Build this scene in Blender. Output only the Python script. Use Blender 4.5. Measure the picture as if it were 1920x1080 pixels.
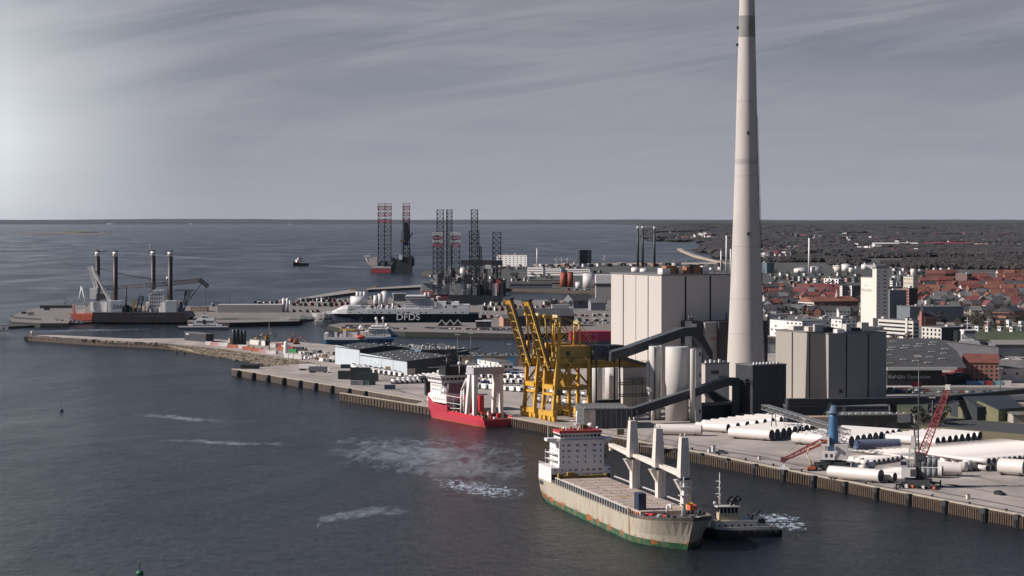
import bpy, math, random
from mathutils import Vector, Matrix, noise
from mathutils.geometry import tessellate_polygon
R = math.radians
rnd = random.Random(7)
for o in list(bpy.data.objects): bpy.data.objects.remove(o)
S = bpy.context.scene
COL = S.collection

# ---------------------------------------------------------------- camera
F, HZ, CH = 4200.0, 413.0, 100.0            # focal length (px of a 1920 wide frame), horizon row, camera height
PITCH = math.atan((540-HZ)/F)
cam = bpy.data.objects.new('camera', bpy.data.cameras.new('camera'))
COL.objects.link(cam); S.camera = cam
cam.location = (0, 0, CH)
cam.rotation_euler = (math.pi/2-PITCH, 0, 0)
cam.data.sensor_width = 36; cam.data.lens = F/1920*36
cam.data.clip_start = 1; cam.data.clip_end = 300000
S.render.resolution_x = 1024; S.render.resolution_y = 576

# ---------------------------------------------------------------- world, sun, exposure
SUN_EL, SUN_AZ = R(33), R(260)               # azimuth clockwise from +Y (view direction): the sun is to the left
W = bpy.data.worlds.new('World'); S.world = W; W.use_nodes = True
def build_world():
 nt = W.node_tree; nt.nodes.clear(); N = nt.nodes.new; Lk = nt.links.new
 def mth(op, a, b=None, c=None, clamp=False):
  n = N('ShaderNodeMath'); n.operation = op; n.use_clamp = clamp
  for i, v in enumerate((a, b, c)):
   if v is None: continue
   if isinstance(v, (int, float)): n.inputs[i].default_value = v
   else: Lk(v, n.inputs[i])
  return n.outputs[0]
 def mix(f, a, b, blend='MIX'):
  n = N('ShaderNodeMix'); n.data_type = 'RGBA'; n.blend_type = blend
  for k, v in ((0, f), (6, a), (7, b)):
   if isinstance(v, (int, float)): n.inputs[k].default_value = v
   elif isinstance(v, tuple): n.inputs[k].default_value = (*v, 1)
   else: Lk(v, n.inputs[k])
  return n.outputs[2]
 out = N('ShaderNodeOutputWorld'); bg = N('ShaderNodeBackground'); Lk(bg.outputs[0], out.inputs[0])
 sky = N('ShaderNodeTexSky'); sky.sky_type = 'NISHITA'; sky.sun_disc = False
 sky.sun_elevation = SUN_EL; sky.sun_rotation = SUN_AZ; sky.air_density = 1.0; sky.dust_density = 2.0; sky.ozone_density = 2
 tc = N('ShaderNodeTexCoord'); sp = N('ShaderNodeSeparateXYZ'); Lk(tc.outputs['Generated'], sp.inputs[0])
 x, y, z = sp.outputs
 zc = mth('MAXIMUM', z, 0.0)
 den = mth('ADD', zc, 0.055)
 u = mth('DIVIDE', x, den); v = mth('DIVIDE', y, den)
 cv = N('ShaderNodeCombineXYZ'); Lk(u, cv.inputs[0]); Lk(v, cv.inputs[1])
 mp = N('ShaderNodeMapping'); Lk(cv.outputs[0], mp.inputs[0]); mp.inputs['Rotation'].default_value = (0, 0, R(-20)); mp.inputs['Scale'].default_value = (.30, .42, 1)
 n1 = N('ShaderNodeTexNoise'); Lk(mp.outputs[0], n1.inputs[0]); n1.inputs['Scale'].default_value = 1.3; n1.inputs['Detail'].default_value = 9; n1.inputs['Roughness'].default_value = .55; n1.inputs['Distortion'].default_value = .7
 r1 = N('ShaderNodeMapRange'); Lk(n1.outputs[0], r1.inputs[0]); r1.inputs[1].default_value = .34; r1.inputs[2].default_value = .70; r1.inputs[3].default_value = .35
 # thin grey cloud deck: darker blue between the streaks
 up = mth('DIVIDE', zc, 0.10, clamp=True)
 clear = mix(up, (.315, .322, .365), (.092, .124, .172))
 cloud = mix(up, (.325, .325, .365), (.222, .227, .265))
 deck = mix(r1.outputs[0], clear, cloud)
 wv = N('ShaderNodeCombineXYZ'); axx = mth('DIVIDE', x, mth('MAXIMUM', y, .05)); Lk(axx, wv.inputs[0]); Lk(mth('SUBTRACT', zc, mth('MULTIPLY', axx, .15)), wv.inputs[1])
 wm = N('ShaderNodeMapping'); Lk(wv.outputs[0], wm.inputs[0]); wm.inputs['Scale'].default_value = (5, 42, 1)
 n2 = N('ShaderNodeTexNoise'); Lk(wm.outputs[0], n2.inputs[0]); n2.inputs['Scale'].default_value = 1.0; n2.inputs['Detail'].default_value = 10; n2.inputs['Roughness'].default_value = .6; n2.inputs['Distortion'].default_value = .9
 r2 = N('ShaderNodeMapRange'); Lk(n2.outputs[0], r2.inputs[0]); r2.inputs[1].default_value = .44; r2.inputs[2].default_value = .72; r2.inputs[4].default_value = .75
 deck = mix(mth('MULTIPLY', r2.outputs[0], up), deck, (.37, .37, .41))
 # sunward glow in the thin cloud, low on the left
 ax = mth('DIVIDE', x, mth('MAXIMUM', y, .05))
 g1 = mth('MULTIPLY', mth('SUBTRACT', -0.125, ax), 10.0, clamp=True)
 g1 = mth('POWER', g1, 1.7)
 dz = mth('SUBTRACT', z, 0.035); g2 = mth('SUBTRACT', 1.0, mth('MULTIPLY', mth('ABSOLUTE', dz), 9.0), clamp=True)
 front = mth('GREATER_THAN', y, 0.0)
 g = mth('MULTIPLY', mth('MULTIPLY', g1, g2), front)
 deck = mix(mth('MULTIPLY', g, .78), deck, (.74, .78, .80))
 sc = N('ShaderNodeVectorMath'); sc.operation = 'SCALE'; Lk(sky.outputs[0], sc.inputs[0]); sc.inputs['Scale'].default_value = 1.0
 # share of the cloud deck against the clear Nishita sky: all deck low down, clear sky overhead
 hi = mth('MULTIPLY', mth('SUBTRACT', z, 0.10), 6.0, clamp=True)
 dk = N('ShaderNodeVectorMath'); dk.operation = 'SCALE'; Lk(deck, dk.inputs[0]); dk.inputs['Scale'].default_value = 1/0.085
 veil = mix(.75, sky.outputs[0], (.62, 1.0, 1.75))      # thin high cloud over the clear sky
 fin = mix(hi, dk.outputs[0], veil)
 Lk(fin, bg.inputs[0]); bg.inputs[1].default_value = 0.085
build_world()
sd = bpy.data.lights.new('sun', 'SUN'); sd.energy = 5.0; sd.angle = R(.6); sd.color = (1, .93, .86)
sun = bpy.data.objects.new('sun', sd); COL.objects.link(sun)
to_sun = Vector((math.sin(SUN_AZ)*math.cos(SUN_EL), math.cos(SUN_AZ)*math.cos(SUN_EL), math.sin(SUN_EL)))
sun.rotation_euler = to_sun.to_track_quat('Z', 'Y').to_euler(); sun.location = (-300, -100, 400)
S.view_settings.view_transform = 'Standard'; S.view_settings.look = 'None'; S.view_settings.exposure = 0.22; S.view_settings.gamma = 1

# ---------------------------------------------------------------- helpers
cp, spn = math.cos(PITCH), math.sin(PITCH)
def ray(px, py):
 a, b = (px-960)/F, (540-py)/F
 return Vector((a, cp+b*spn, -spn+b*cp))
def G(px, py, z=4.0):                                        # point of the horizontal plane z that is seen at this pixel
 d = ray(px, py); t = (z-CH)/d.z
 return Vector((d.x*t, d.y*t, z))
def AT(px, py, Y):                                           # point at depth Y
 d = ray(px, py); t = Y/d.y
 return Vector((d.x*t, Y, CH+d.z*t))
class Fr:
 """local frame of a thing standing at pixel (px,py) on height z, turned by rz degrees: x()/z() turn photo measures into metres"""
 def __init__(s, px, py, z=4.0, rz=0):
  s.o = G(px, py, z); s.rz = rz; s.z0 = z; s.c = math.cos(R(rz)); s.s = math.sin(R(rz))
 def x(s, px, dy=0):                                      # local x (at local y dy) seen in pixel column px
  k = (px-960)/F
  # (ox + x c - dy s) = k (oy + x s + dy c)
  return (k*(s.o.y+dy*s.c)-s.o.x+dy*s.s)/(s.c-k*s.s)
 def y(s, px):                                            # local y along the left (receding) face
  k = (px-960)/F
  return (k*s.o.y-s.o.x)/(-s.s-k*s.c)
 def z(s, py, x=0, y=0):
  Y = s.o.y+x*s.s+y*s.c
  return AT(960, py, Y).z-s.z0
ORD = 'first second third fourth fifth sixth seventh eighth ninth tenth eleventh twelfth thirteenth fourteenth fifteenth sixteenth seventeenth eighteenth nineteenth twentieth'.split()
def ordw(i):
 if i < 20: return ORD[i]
 t = {2: 'twenty', 3: 'thirty', 4: 'forty', 5: 'fifty', 6: 'sixty', 7: 'seventy'}[(i+1)//10]
 return t+('th' if (i+1) % 10 == 0 else '-'+ORD[(i+1) % 10-1]).replace('yth', 'ieth')
class MB:
 def __init__(s): s.v = []; s.f = []; s.sm = []
 def add(s, vs, fs, smooth=False):
  b = len(s.v); s.v += [tuple(p) for p in vs]
  for f in fs: s.f.append([b+i for i in f]); s.sm.append(smooth)
  return s
 def box(s, x0, x1, y0, y1, z0, z1):
  if x0 > x1: x0, x1 = x1, x0
  if y0 > y1: y0, y1 = y1, y0
  if z0 > z1: z0, z1 = z1, z0
  return s.add([(x0, y0, z0), (x1, y0, z0), (x1, y1, z0), (x0, y1, z0), (x0, y0, z1), (x1, y0, z1), (x1, y1, z1), (x0, y1, z1)],
                     [(0, 3, 2, 1), (4, 5, 6, 7), (0, 1, 5, 4), (1, 2, 6, 5), (2, 3, 7, 6), (3, 0, 4, 7)])
 def cb(s, x, y, z, w, d, h): return s.box(x-w/2, x+w/2, y-d/2, y+d/2, z, z+h)
 def ext(s, pts, y0, y1):                                 # profile in (x,z), counter-clockwise seen from -y, extruded along y
  n = len(pts)
  vs = [(p[0], y0, p[1]) for p in pts]+[(p[0], y1, p[1]) for p in pts]
  return s.add(vs, [tuple(range(n)), tuple(range(2*n-1, n-1, -1))]+[((i+1) % n, i, i+n, (i+1) % n+n) for i in range(n)])
 def exty(s, pts, x0, x1):                                # profile in (y,z) extruded along x
  n = len(pts)
  vs = [(x0, p[0], p[1]) for p in pts]+[(x1, p[0], p[1]) for p in pts]
  return s.add(vs, [tuple(range(n-1, -1, -1)), tuple(range(n, 2*n))]+[(i, (i+1) % n, (i+1) % n+n, i+n) for i in range(n)])
 def prism(s, pts, z0, z1):                               # polygon in (x,y) extruded in z
  n = len(pts)
  tri = tessellate_polygon([[Vector((p[0], p[1], 0)) for p in pts]])
  vs = [(p[0], p[1], z0) for p in pts]+[(p[0], p[1], z1) for p in pts]
  ar = sum(pts[i][0]*pts[(i+1) % n][1]-pts[(i+1) % n][0]*pts[i][1] for i in range(n))
  fs = []
  for t in tri:
   a, b, c = [pts[i] for i in t]
   o = (b[0]-a[0])*(c[1]-a[1])-(b[1]-a[1])*(c[0]-a[0])
   t = tuple(t) if o > 0 else tuple(reversed(t))
   fs.append(tuple(i+n for i in t)); fs.append(tuple(reversed(t)))
  for i in range(n):
   j = (i+1) % n
   fs.append((i, j, j+n, i+n) if ar > 0 else (j, i, i+n, j+n))
  return s.add(vs, fs)
 def tube(s, p, q, r, r2=None, n=6, caps=True, smooth=True):
  p, q = Vector(p), Vector(q); r2 = r if r2 is None else r2
  d = (q-p); L = d.length
  if L < 1e-6: return s
  d /= L
  a = Vector((0, 0, 1)) if abs(d.z) < .9 else Vector((1, 0, 0))
  u = d.cross(a).normalized(); w = d.cross(u)
  vs = []
  for c, rr in ((p, r), (q, r2)):
   for i in range(n):
    t = 2*math.pi*(i+.5)/n; vs.append(c+(u*math.cos(t)+w*math.sin(t))*rr)
  s.add(vs, [(i, (i+1) % n, (i+1) % n+n, i+n) for i in range(n)], smooth and n > 5)
  if caps:
   b = len(s.v)-2*n
   s.f.append([b+i for i in range(n-1, -1, -1)]); s.f.append([b+n+i for i in range(n)]); s.sm += [False, False]
  return s
 def path(s, pts, r, n=6):
  for a, b in zip(pts, pts[1:]): s.tube(a, b, r, n=n)
  return s
 def lathe(s, prof, cx=0, cy=0, n=16, smooth=True, cap=True):   # prof: (r, z)
  vs = []
  for r, z in prof:
   for i in range(n):
    t = 2*math.pi*i/n; vs.append((cx+r*math.cos(t), cy+r*math.sin(t), z))
  k = len(prof)
  s.add(vs, [(j*n+i, j*n+(i+1) % n, (j+1)*n+(i+1) % n, (j+1)*n+i) for j in range(k-1) for i in range(n)], smooth)
  if cap:
   b = len(s.v)-k*n
   s.f.append([b+i for i in range(n-1, -1, -1)]); s.f.append([b+(k-1)*n+i for i in range(n)]); s.sm += [False, False]
  return s
 def sph(s, c, r, n=8, sq=(1, 1, 1)):
  prof = [(math.sin(math.pi*j/n)*r+1e-4, -math.cos(math.pi*j/n)*r) for j in range(n+1)]
  b = len(s.v); s.lathe(prof, 0, 0, n+4)
  for i in range(b, len(s.v)):
   x, y, z = s.v[i]; s.v[i] = (c[0]+x*sq[0], c[1]+y*sq[1], c[2]+z*sq[2])
  return s
 def rings(s, rr, smooth=False, cap=True):                # loft of closed rings with equal point counts
  n = len(rr[0]); k = len(rr)
  vs = [p for r in rr for p in r]
  s.add(vs, [(j*n+i, j*n+(i+1) % n, (j+1)*n+(i+1) % n, (j+1)*n+i) for j in range(k-1) for i in range(n)], smooth)
  if cap:
   b = len(s.v)-k*n
   s.f.append([b+i for i in range(n-1, -1, -1)]); s.f.append([b+(k-1)*n+i for i in range(n)]); s.sm += [False, False]
  return s
 def truss(s, p, q, w, h, n, r, w2=None, h2=None, up=(0, 0, 1), tri=False):   # lattice girder with four (three) chords
  p, q = Vector(p), Vector(q); d = (q-p).normalized(); w2 = w if w2 is None else w2; h2 = h if h2 is None else h2
  u = d.cross(Vector(up)).normalized(); v = u.cross(d)
  def ring(i):
   t = i/n; c = p.lerp(q, t); a = (w+(w2-w)*t)/2; b = (h+(h2-h)*t)/2
   if tri: return [c-u*a-v*b, c+u*a-v*b, c+v*b]
   return [c-u*a-v*b, c+u*a-v*b, c+u*a+v*b, c-u*a+v*b]
  R0 = ring(0); Rn = ring(n); m = len(R0)
  for i in range(m): s.tube(R0[i], Rn[i], r, n=4, caps=False)
  for j in range(n+1):
   A = ring(j)
   for i in range(m):
    s.tube(A[i], A[(i+1) % m], r*.6, n=4, caps=False)
    if j < n:
     B = ring(j+1)
     if (i+j) % 2: s.tube(A[i], B[(i+1) % m], r*.6, n=4, caps=False)
     else: s.tube(A[(i+1) % m], B[i], r*.6, n=4, caps=False)
  return s
 def rail(s, pts, h=1.1, step=3, r=.05):
  for a, b in zip(pts, pts[1:]):
   a, b = Vector(a), Vector(b); n = max(1, int((b-a).length/step))
   for k in (h, h*.5): s.tube(a+Vector((0, 0, k)), b+Vector((0, 0, k)), r, n=3, caps=False)
   for i in range(n+1):
    c = a.lerp(b, i/n); s.tube(c, c+Vector((0, 0, h)), r, n=3, caps=False)
  return s
 def mesh(s, name, mat=None):
  me = bpy.data.meshes.new(name); me.from_pydata(s.v, [], s.f)
  if any(s.sm): me.polygons.foreach_set('use_smooth', s.sm)
  if mat: me.materials.append(mat)
  me.update(); return me
 def build(s, name, mat, parent=None, label=None):
  o = bpy.data.objects.new(name, s.mesh(name, mat)); COL.objects.link(o)
  if parent: o.parent = parent
  if label: o['label'] = label
  return o
def tag(o, label=None, cat=None, group=None, kind=None):
 if label: o['label'] = label
 if cat: o['category'] = cat
 if group: o['group'] = group
 if kind: o['kind'] = kind
 return o
def thing(name, label, cat, loc=(0, 0, 0), rz=0, group=None):
 o = bpy.data.objects.new(name, None); COL.objects.link(o); o.empty_display_size = 1
 o.location = loc; o.rotation_euler = (0, 0, R(rz)); return tag(o, label, cat, group)
def part(me, name, parent, loc=(0, 0, 0), rot=(0, 0, 0), scale=(1, 1, 1), label=None):
 o = bpy.data.objects.new(name, me); COL.objects.link(o); o.parent = parent
 o.location = loc; o.rotation_euler = rot; o.scale = scale
 if label: o['label'] = label
 return o
def copy_tree(o, parent=None):
 c = o.copy(); COL.objects.link(c)
 if parent: c.parent = parent
 for ch in KIDS.get(o.name) or [k for k in bpy.data.objects if k.parent == o]: copy_tree(ch, c)
 return c
KIDS = {}
def proto(o):                                                # remember the children once, so that copies are quick
 def walk(a):
  ks = [k for k in bpy.data.objects if k.parent == a]; KIDS[a.name] = ks
  for k in ks: walk(k)
 walk(o); o['_unused'] = 1; del o['_unused']; return [o, False]
def place(pr, loc, rz, label, group=None, scale=None):       # first call moves the original, later calls copy it
 o = pr[0] if not pr[1] else copy_tree2(pr[0])
 pr[1] = True; o.location = loc; o.rotation_euler = (0, 0, R(rz))
 if scale: o.scale = (scale,)*3 if isinstance(scale, (int, float)) else scale
 o['label'] = label
 if group: o['group'] = group
 return o
def copy_tree2(o, parent=None):
 c = o.copy(); COL.objects.link(c)
 if parent: c.parent = parent
 for ch in KIDS.get(o.name, []): copy_tree2(ch, c)
 return c

# ---------------------------------------------------------------- materials
def node_mat(name):
 m = bpy.data.materials.new(name); m.use_nodes = True; nt = m.node_tree
 return m, nt, nt.nodes['Principled BSDF']
MATS = {}
def mat(name, col, rough=.6, var=.18, scale=.25, metal=0, stretch=(1, 1, 1), bump=0, dirt=None, dirt_amt=.5, dirt_scale=.15, spec=.5, rust=None, wave=None):
 """paint or cladding with uneven tone (noise), optional dirt patches of another colour and optional corrugation"""
 if name in MATS: return MATS[name]
 m, nt, b = node_mat(name); N = nt.nodes.new; L = nt.links.new
 tc = N('ShaderNodeTexCoord'); mp = N('ShaderNodeMapping'); L(tc.outputs['Object'], mp.inputs[0]); mp.inputs['Scale'].default_value = stretch
 n = N('ShaderNodeTexNoise'); n.inputs['Scale'].default_value = scale; n.inputs['Detail'].default_value = 6; n.inputs['Roughness'].default_value = .65; L(mp.outputs[0], n.inputs[0])
 r = N('ShaderNodeMapRange'); L(n.outputs[0], r.inputs[0]); r.inputs[1].default_value = .3; r.inputs[2].default_value = .7; r.inputs[3].default_value = 1-var; r.inputs[4].default_value = 1+var*.6
 mx = N('ShaderNodeVectorMath'); mx.operation = 'SCALE'; mx.inputs[0].default_value = col; L(r.outputs[0], mx.inputs['Scale'])
 out = mx.outputs[0]
 if dirt:
  n2 = N('ShaderNodeTexNoise'); n2.inputs['Scale'].default_value = dirt_scale; n2.inputs['Detail'].default_value = 8; n2.inputs['Roughness'].default_value = .7; L(mp.outputs[0], n2.inputs[0])
  r2 = N('ShaderNodeMapRange'); L(n2.outputs[0], r2.inputs[0]); r2.inputs[1].default_value = .52; r2.inputs[2].default_value = .68; r2.inputs[4].default_value = dirt_amt
  mm = N('ShaderNodeMix'); mm.data_type = 'RGBA'; L(r2.outputs[0], mm.inputs[0]); L(out, mm.inputs[6]); mm.inputs[7].default_value = (*dirt, 1); out = mm.outputs[2]
 L(out, b.inputs['Base Color']); b.inputs['Roughness'].default_value = rough; b.inputs['Metallic'].default_value = metal
 b.inputs['Specular IOR Level'].default_value = spec
 if wave:                                                  # (axis, wavelength): corrugated sheet
  w = N('ShaderNodeTexWave'); w.bands_direction = wave[0]; w.inputs['Scale'].default_value = .314/wave[1]*1.0; L(tc.outputs['Object'], w.inputs[0])
  bp = N('ShaderNodeBump'); bp.inputs['Strength'].default_value = .6; bp.inputs['Distance'].default_value = .15; L(w.outputs[1], bp.inputs['Height']); L(bp.outputs[0], b.inputs['Normal'])
 elif bump:
  bp = N('ShaderNodeBump'); bp.inputs['Strength'].default_value = bump; bp.inputs['Distance'].default_value = .3; L(n.outputs[0], bp.inputs['Height']); L(bp.outputs[0], b.inputs['Normal'])
 MATS[name] = m; return m
white = mat('white_paint', (.70, .67, .66), .45, .12, dirt=(.42, .38, .35), dirt_amt=.3, dirt_scale=.3)
offwhite = mat('off_white_paint', (.60, .565, .545), .5, .12, dirt=(.35, .31, .28), dirt_amt=.3)
cream = mat('cream_render', (.56, .51, .46), .7, .12, dirt=(.35, .3, .26), dirt_amt=.3)
grey = mat('grey_paint', (.24, .25, .27), .6)
midgrey = mat('mid_grey_cladding', (.15, .16, .18), .6)
dark = mat('dark_cladding', (.030, .034, .042), .55, .25, dirt=(.05, .055, .06))
black = mat('black_paint', (.015, .016, .02), .5)
steel = mat('dull_steel', (.10, .105, .115), .5, metal=.3)
darksteel = mat('dark_steel', (.035, .037, .043), .55)
glass = mat('dark_glass', (.02, .024, .03), .12, .1, spec=.8)
rustm = mat('rusty_steel', (.16, .085, .055), .8, .35, 1.2)
redp = mat('red_paint', (.50, .035, .05), .45, .15, dirt=(.3, .05, .05), dirt_amt=.4)
orange = mat('orange_paint', (.58, .13, .055), .5, .15)
yellow = mat('yellow_paint', (.60, .335, .045), .5, .22, dirt=(.30, .16, .05), dirt_amt=.65)
blue = mat('blue_paint', (.05, .14, .26), .5)
navy = mat('navy_paint', (.018, .024, .042), .45, .2)
green = mat('green_paint', (.035, .22, .08), .6)
concrete = mat('concrete', (.27, .25, .235), .85, .2, .1, bump=.2, dirt=(.16, .15, .14))
tan = mat('tan_cladding', (.36, .27, .20), .7, .15)
redroof = mat('red_tile_roof', (.17, .058, .048), .8, .3, .15)
orangeroof = mat('orange_tile_roof', (.21, .082, .055), .8, .3, .15)
darkroof = mat('dark_slate_roof', (.055, .055, .062), .8, .35, .12)
greyroof = mat('grey_felt_roof', (.13, .13, .135), .85, .3, .1, dirt=(.3, .3, .3), dirt_amt=.4)
brick = mat('red_brick', (.26, .115, .085), .85, .25, .6)
bark = mat('bare_twigs', (.050, .045, .040), .9, .3, .5)
bark2 = mat('evergreen_leaves', (.028, .036, .022), .9, .3, .5)

# ================================================================ THE SETTING
def build_water():
 m, nt, b = node_mat('sea_water'); N = nt.nodes.new; L = nt.links.new
 tc = N('ShaderNodeTexCoord')
 def noise_(scale, stretch, detail=4, rough=.6, dist=0):
  mp = N('ShaderNodeMapping'); L(tc.outputs['Object'], mp.inputs[0]); mp.inputs['Scale'].default_value = stretch; mp.inputs['Rotation'].default_value = (0, 0, R(12))
  n = N('ShaderNodeTexNoise'); n.inputs['Scale'].default_value = scale; n.inputs['Detail'].default_value = detail; n.inputs['Roughness'].default_value = rough; n.inputs['Distortion'].default_value = dist
  L(mp.outputs[0], n.inputs[0]); return n.outputs[0]
 def rng(x, a, b_, c, d):
  r = N('ShaderNodeMapRange'); L(x, r.inputs[0])
  for i, v in enumerate((a, b_, c, d)): r.inputs[i+1].default_value = v
  return r.outputs[0]
 calm = rng(noise_(.006, (1, .35, 1), 5, .6, 1.0), .35, .68, 0, 1)     # calmer and more wind-ruffled areas
 big = noise_(.0012, (1, .5, 1), 3)
 mx = N('ShaderNodeMix'); mx.data_type = 'RGBA'; L(rng(big, .35, .65, 0, 1), mx.inputs[0]); mx.inputs[6].default_value = (.008, .013, .020, 1); mx.inputs[7].default_value = (.014, .018, .023, 1)
 L(mx.outputs[2], b.inputs['Base Color'])
 L(rng(calm, 0, 1, .26, .15), b.inputs['Roughness'])
 b.inputs['IOR'].default_value = 1.33
 # cat's paws: small ruffled and glossy flecks
 s1 = noise_(1.5, (1, .20, 1), 4, .75); s2 = noise_(.55, (1, .13, 1), 4, .7); sa = N('ShaderNodeMath'); sa.operation = 'ADD'; L(s1, sa.inputs[0]); L(s2, sa.inputs[1])
 L(rng(sa.outputs[0], .78, 1.22, .10, .50), b.inputs['Specular IOR Level'])
 w1 = noise_(.36, (1, .42, 1), 7, .72, .2); w2 = noise_(.075, (1, .6, 1), 3, .5)
 a = N('ShaderNodeMath'); a.operation = 'MULTIPLY_ADD'; L(w1, a.inputs[0]); a.inputs[1].default_value = 1.0; 
 w2m = N('ShaderNodeMath'); w2m.operation = 'MULTIPLY'; L(w2, w2m.inputs[0]); w2m.inputs[1].default_value = 1.0; L(w2m.outputs[0], a.inputs[2])
 bp = N('ShaderNodeBump'); L(a.outputs[0], bp.inputs['Height']); bp.inputs['Distance'].default_value = 2.2
 L(rng(calm, 0, 1, .95, .72), bp.inputs['Strength']); L(bp.outputs[0], b.inputs['Normal'])
 me = MB().add([(-45000, -600, 0), (45000, -600, 0), (45000, 75000, 0), (-45000, 75000, 0)], [(0, 1, 2, 3)])
 tag(me.build('water', m), kind='structure')
build_water()

pave = mat('quay_paving', (.36, .31, .285), .9, .35, .05, dirt=(.20, .175, .16), dirt_amt=.6, dirt_scale=.03, stretch=(1, .6, 1))
townground = mat('town_ground', (.062, .060, .057), .9, .35, .02, dirt=(.17, .155, .145), dirt_amt=.6, dirt_scale=.012)
asphalt = mat('asphalt', (.048, .048, .052), .9, .2, .05)
drygrass = mat('dry_grass', (.17, .14, .075), .95, .35, .03, dirt=(.07, .075, .04), dirt_amt=.8, dirt_scale=.03, stretch=(1, .4, 1))
lawn = mat('green_grass', (.045, .058, .025), .95, .3, .03, dirt=(.13, .11, .06), dirt_amt=.6, dirt_scale=.02)
sand = mat('beach_sand', (.36, .29, .24), .95, .15, .004)
wallmat = mat('sheet_pile_wall', (.060, .042, .034), .8, .5, .6, stretch=(1, 1, .15), dirt=(.13, .10, .07), dirt_amt=.6, dirt_scale=.5)

def land(name, pix, z, m, base=-3.0, wall=None):
 pts = [G(px, py, z) for px, py in pix]
 mb = MB(); mb.prism([(p.x, p.y) for p in pts], base, z)
 o = mb.build(name, m); tag(o, kind='structure')
 if wall:
  o.data.materials.append(wall)
  for p in o.data.polygons:
   if abs(p.normal.z) < .5: p.material_index = 1
 return o
QUAY = [(434, 692), (560, 713), (700, 736), (795, 752), (780, 757), (637, 737), (815, 765), (845, 767), (926, 778), (1146, 819), (1295, 846), (1520, 891), (1920, 968), (2300, 1042), (2600, 1010), (2700, 800), (2400, 690),
  (1900, 668), (1760, 661), (1500, 662), (1140, 668), (985, 668), (880, 661), (745, 651), (640, 648), (560, 641), (470, 641), (405, 636), (345, 640), (300, 640), (430, 655), (520, 672), (590, 681)]
land('quay', QUAY, 4.0, pave, wall=wallmat)
land('breakwater_ground', [(52, 629), (62, 631), (190, 639), (300, 644), (420, 656), (520, 670), (590, 682), (700, 700), (640, 660), (470, 640), (345, 634), (250, 635), (100, 628)], 3.9, pave, wall=wallmat)
land('port_peninsula', [(18, 597), (22, 603), (75, 606), (128, 606), (134, 597), (345, 596), (356, 604), (430, 605), (560, 602), (575, 593.5), (645, 593.5), (650, 595.8), (905, 595.8), (905, 604.5), (640, 605.5), (614, 610), (640, 616), (760, 622), (985, 626), (1145, 622), (1300, 628), (1640, 638), (1850, 640),
     (1960, 655), (2500, 650), (2700, 560), (2400, 540), (1700, 540), (1500, 552), (1340, 566), (1140, 563), (1030, 562), (960, 563), (890, 573), (760, 560), (690, 556), (640, 560), (565, 566), (470, 571), (420, 571), (380, 574), (320, 573), (130, 572), (70, 577), (35, 587)], 4.1, mat('port_paving', (.20, .175, .165), .9, .25, .02, dirt=(.08, .075, .07), dirt_amt=.7, dirt_scale=.02), wall=mat('dark_quay_wall', (.022, .021, .022), .8, .4, .5, stretch=(1, 1, .2)))
land('harbour_mole', [(556, 560), (560, 562), (668, 548), (668, 544), (655, 543)], 3.0, concrete, wall=wallmat)
land('harbour_mole', [(687, 541), (690, 543), (790, 538), (905, 538), (905, 533), (800, 533)], 3.0, concrete, wall=wallmat)
land('town_shore', [(795, 508), (790, 513), (860, 520), (900, 530), (930, 540), (1145, 547), (1340, 546), (1480, 538), (1700, 538), (2400, 538), (2700, 530), (2400, 480), (1342, 486), (1349, 489), (1365, 492), (1345, 493), (1240, 494), (1060, 495), (1000, 497), (860, 503)], 4.2, townground, wall=wallmat)
land('beach', [(1277, 465.5), (1284, 470), (1300, 476), (1320, 482), (1345, 488.5), (1372, 494), (1340, 495.3), (1100, 496.5), (1000, 499), (1000, 495.5), (1190, 493), (1340, 492), (1352, 491), (1330, 486), (1300, 479), (1277, 470), (1270, 466)], 4.6, sand, wall=sand)

def strip(name, pix, z, m):                                    # thin laid surface
 pts = [G(px, py, z) for px, py in pix]
 mb = MB(); mb.prism([(p.x, p.y) for p in pts], z-.02, z); o = mb.build(name, m); return tag(o, kind='structure')
strip('grass_verge', [(1590, 806), (1700, 818), (1780, 826), (1920, 838), (2150, 860), (2150, 770), (1920, 757), (1700, 757), (1640, 775)], 4.06, drygrass)
strip('lawn', [(1672, 757), (1672, 775), (1840, 770), (1840, 752)], 4.10, lawn)
strip('road', [(1640, 785), (1760, 800), (1920, 814), (2150, 835), (2150, 815), (1920, 795), (1800, 785), (1700, 776)], 4.12, asphalt)
strip('road', [(1672, 748), (1672, 757), (1920, 752), (2100, 752), (2100, 741), (1900, 742)], 4.13, asphalt)
strip('rail_yard', [(1640, 726), (1640, 738), (1900, 745), (2100, 742), (2100, 728), (1800, 726)], 4.07, mat('gravel', (.10, .095, .09), .9, .4, .2))
strip('park_lawn', [(1790, 626), (1800, 640), (2000, 645), (2000, 612), (1870, 612)], 4.30, lawn)
rail_m = mat('rail_dark', (.10, .085, .08), .6)
for dy in (-4.2, -13.5): strip('crane_rail', [(1100, 812+dy), (1295, 846+dy), (1520, 891+dy), (2050, 993+dy*1.15), (2050, 991.6+dy*1.15), (1520, 889.8+dy), (1295, 845+dy), (1100, 811+dy)], 4.05, rail_m)
for pts in ([(1200, 835), (1400, 850), (1700, 905), (1950, 915), (1950, 918), (1700, 909), (1400, 853), (1200, 837)], [(1350, 838), (1560, 868), (1940, 935), (1940, 938), (1560, 871), (1350, 840)], [(560, 700), (700, 718), (800, 745), (800, 747), (700, 720), (560, 701)], [(470, 690), (620, 712), (760, 735), (760, 737), (620, 714), (470, 691)], [(1820, 890), (2000, 925), (2000, 930), (1820, 894)]): strip('tyre_marks', pts, 4.04, mat('worn_paving', (.26, .225, .205), .9, .4, .08))
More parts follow.
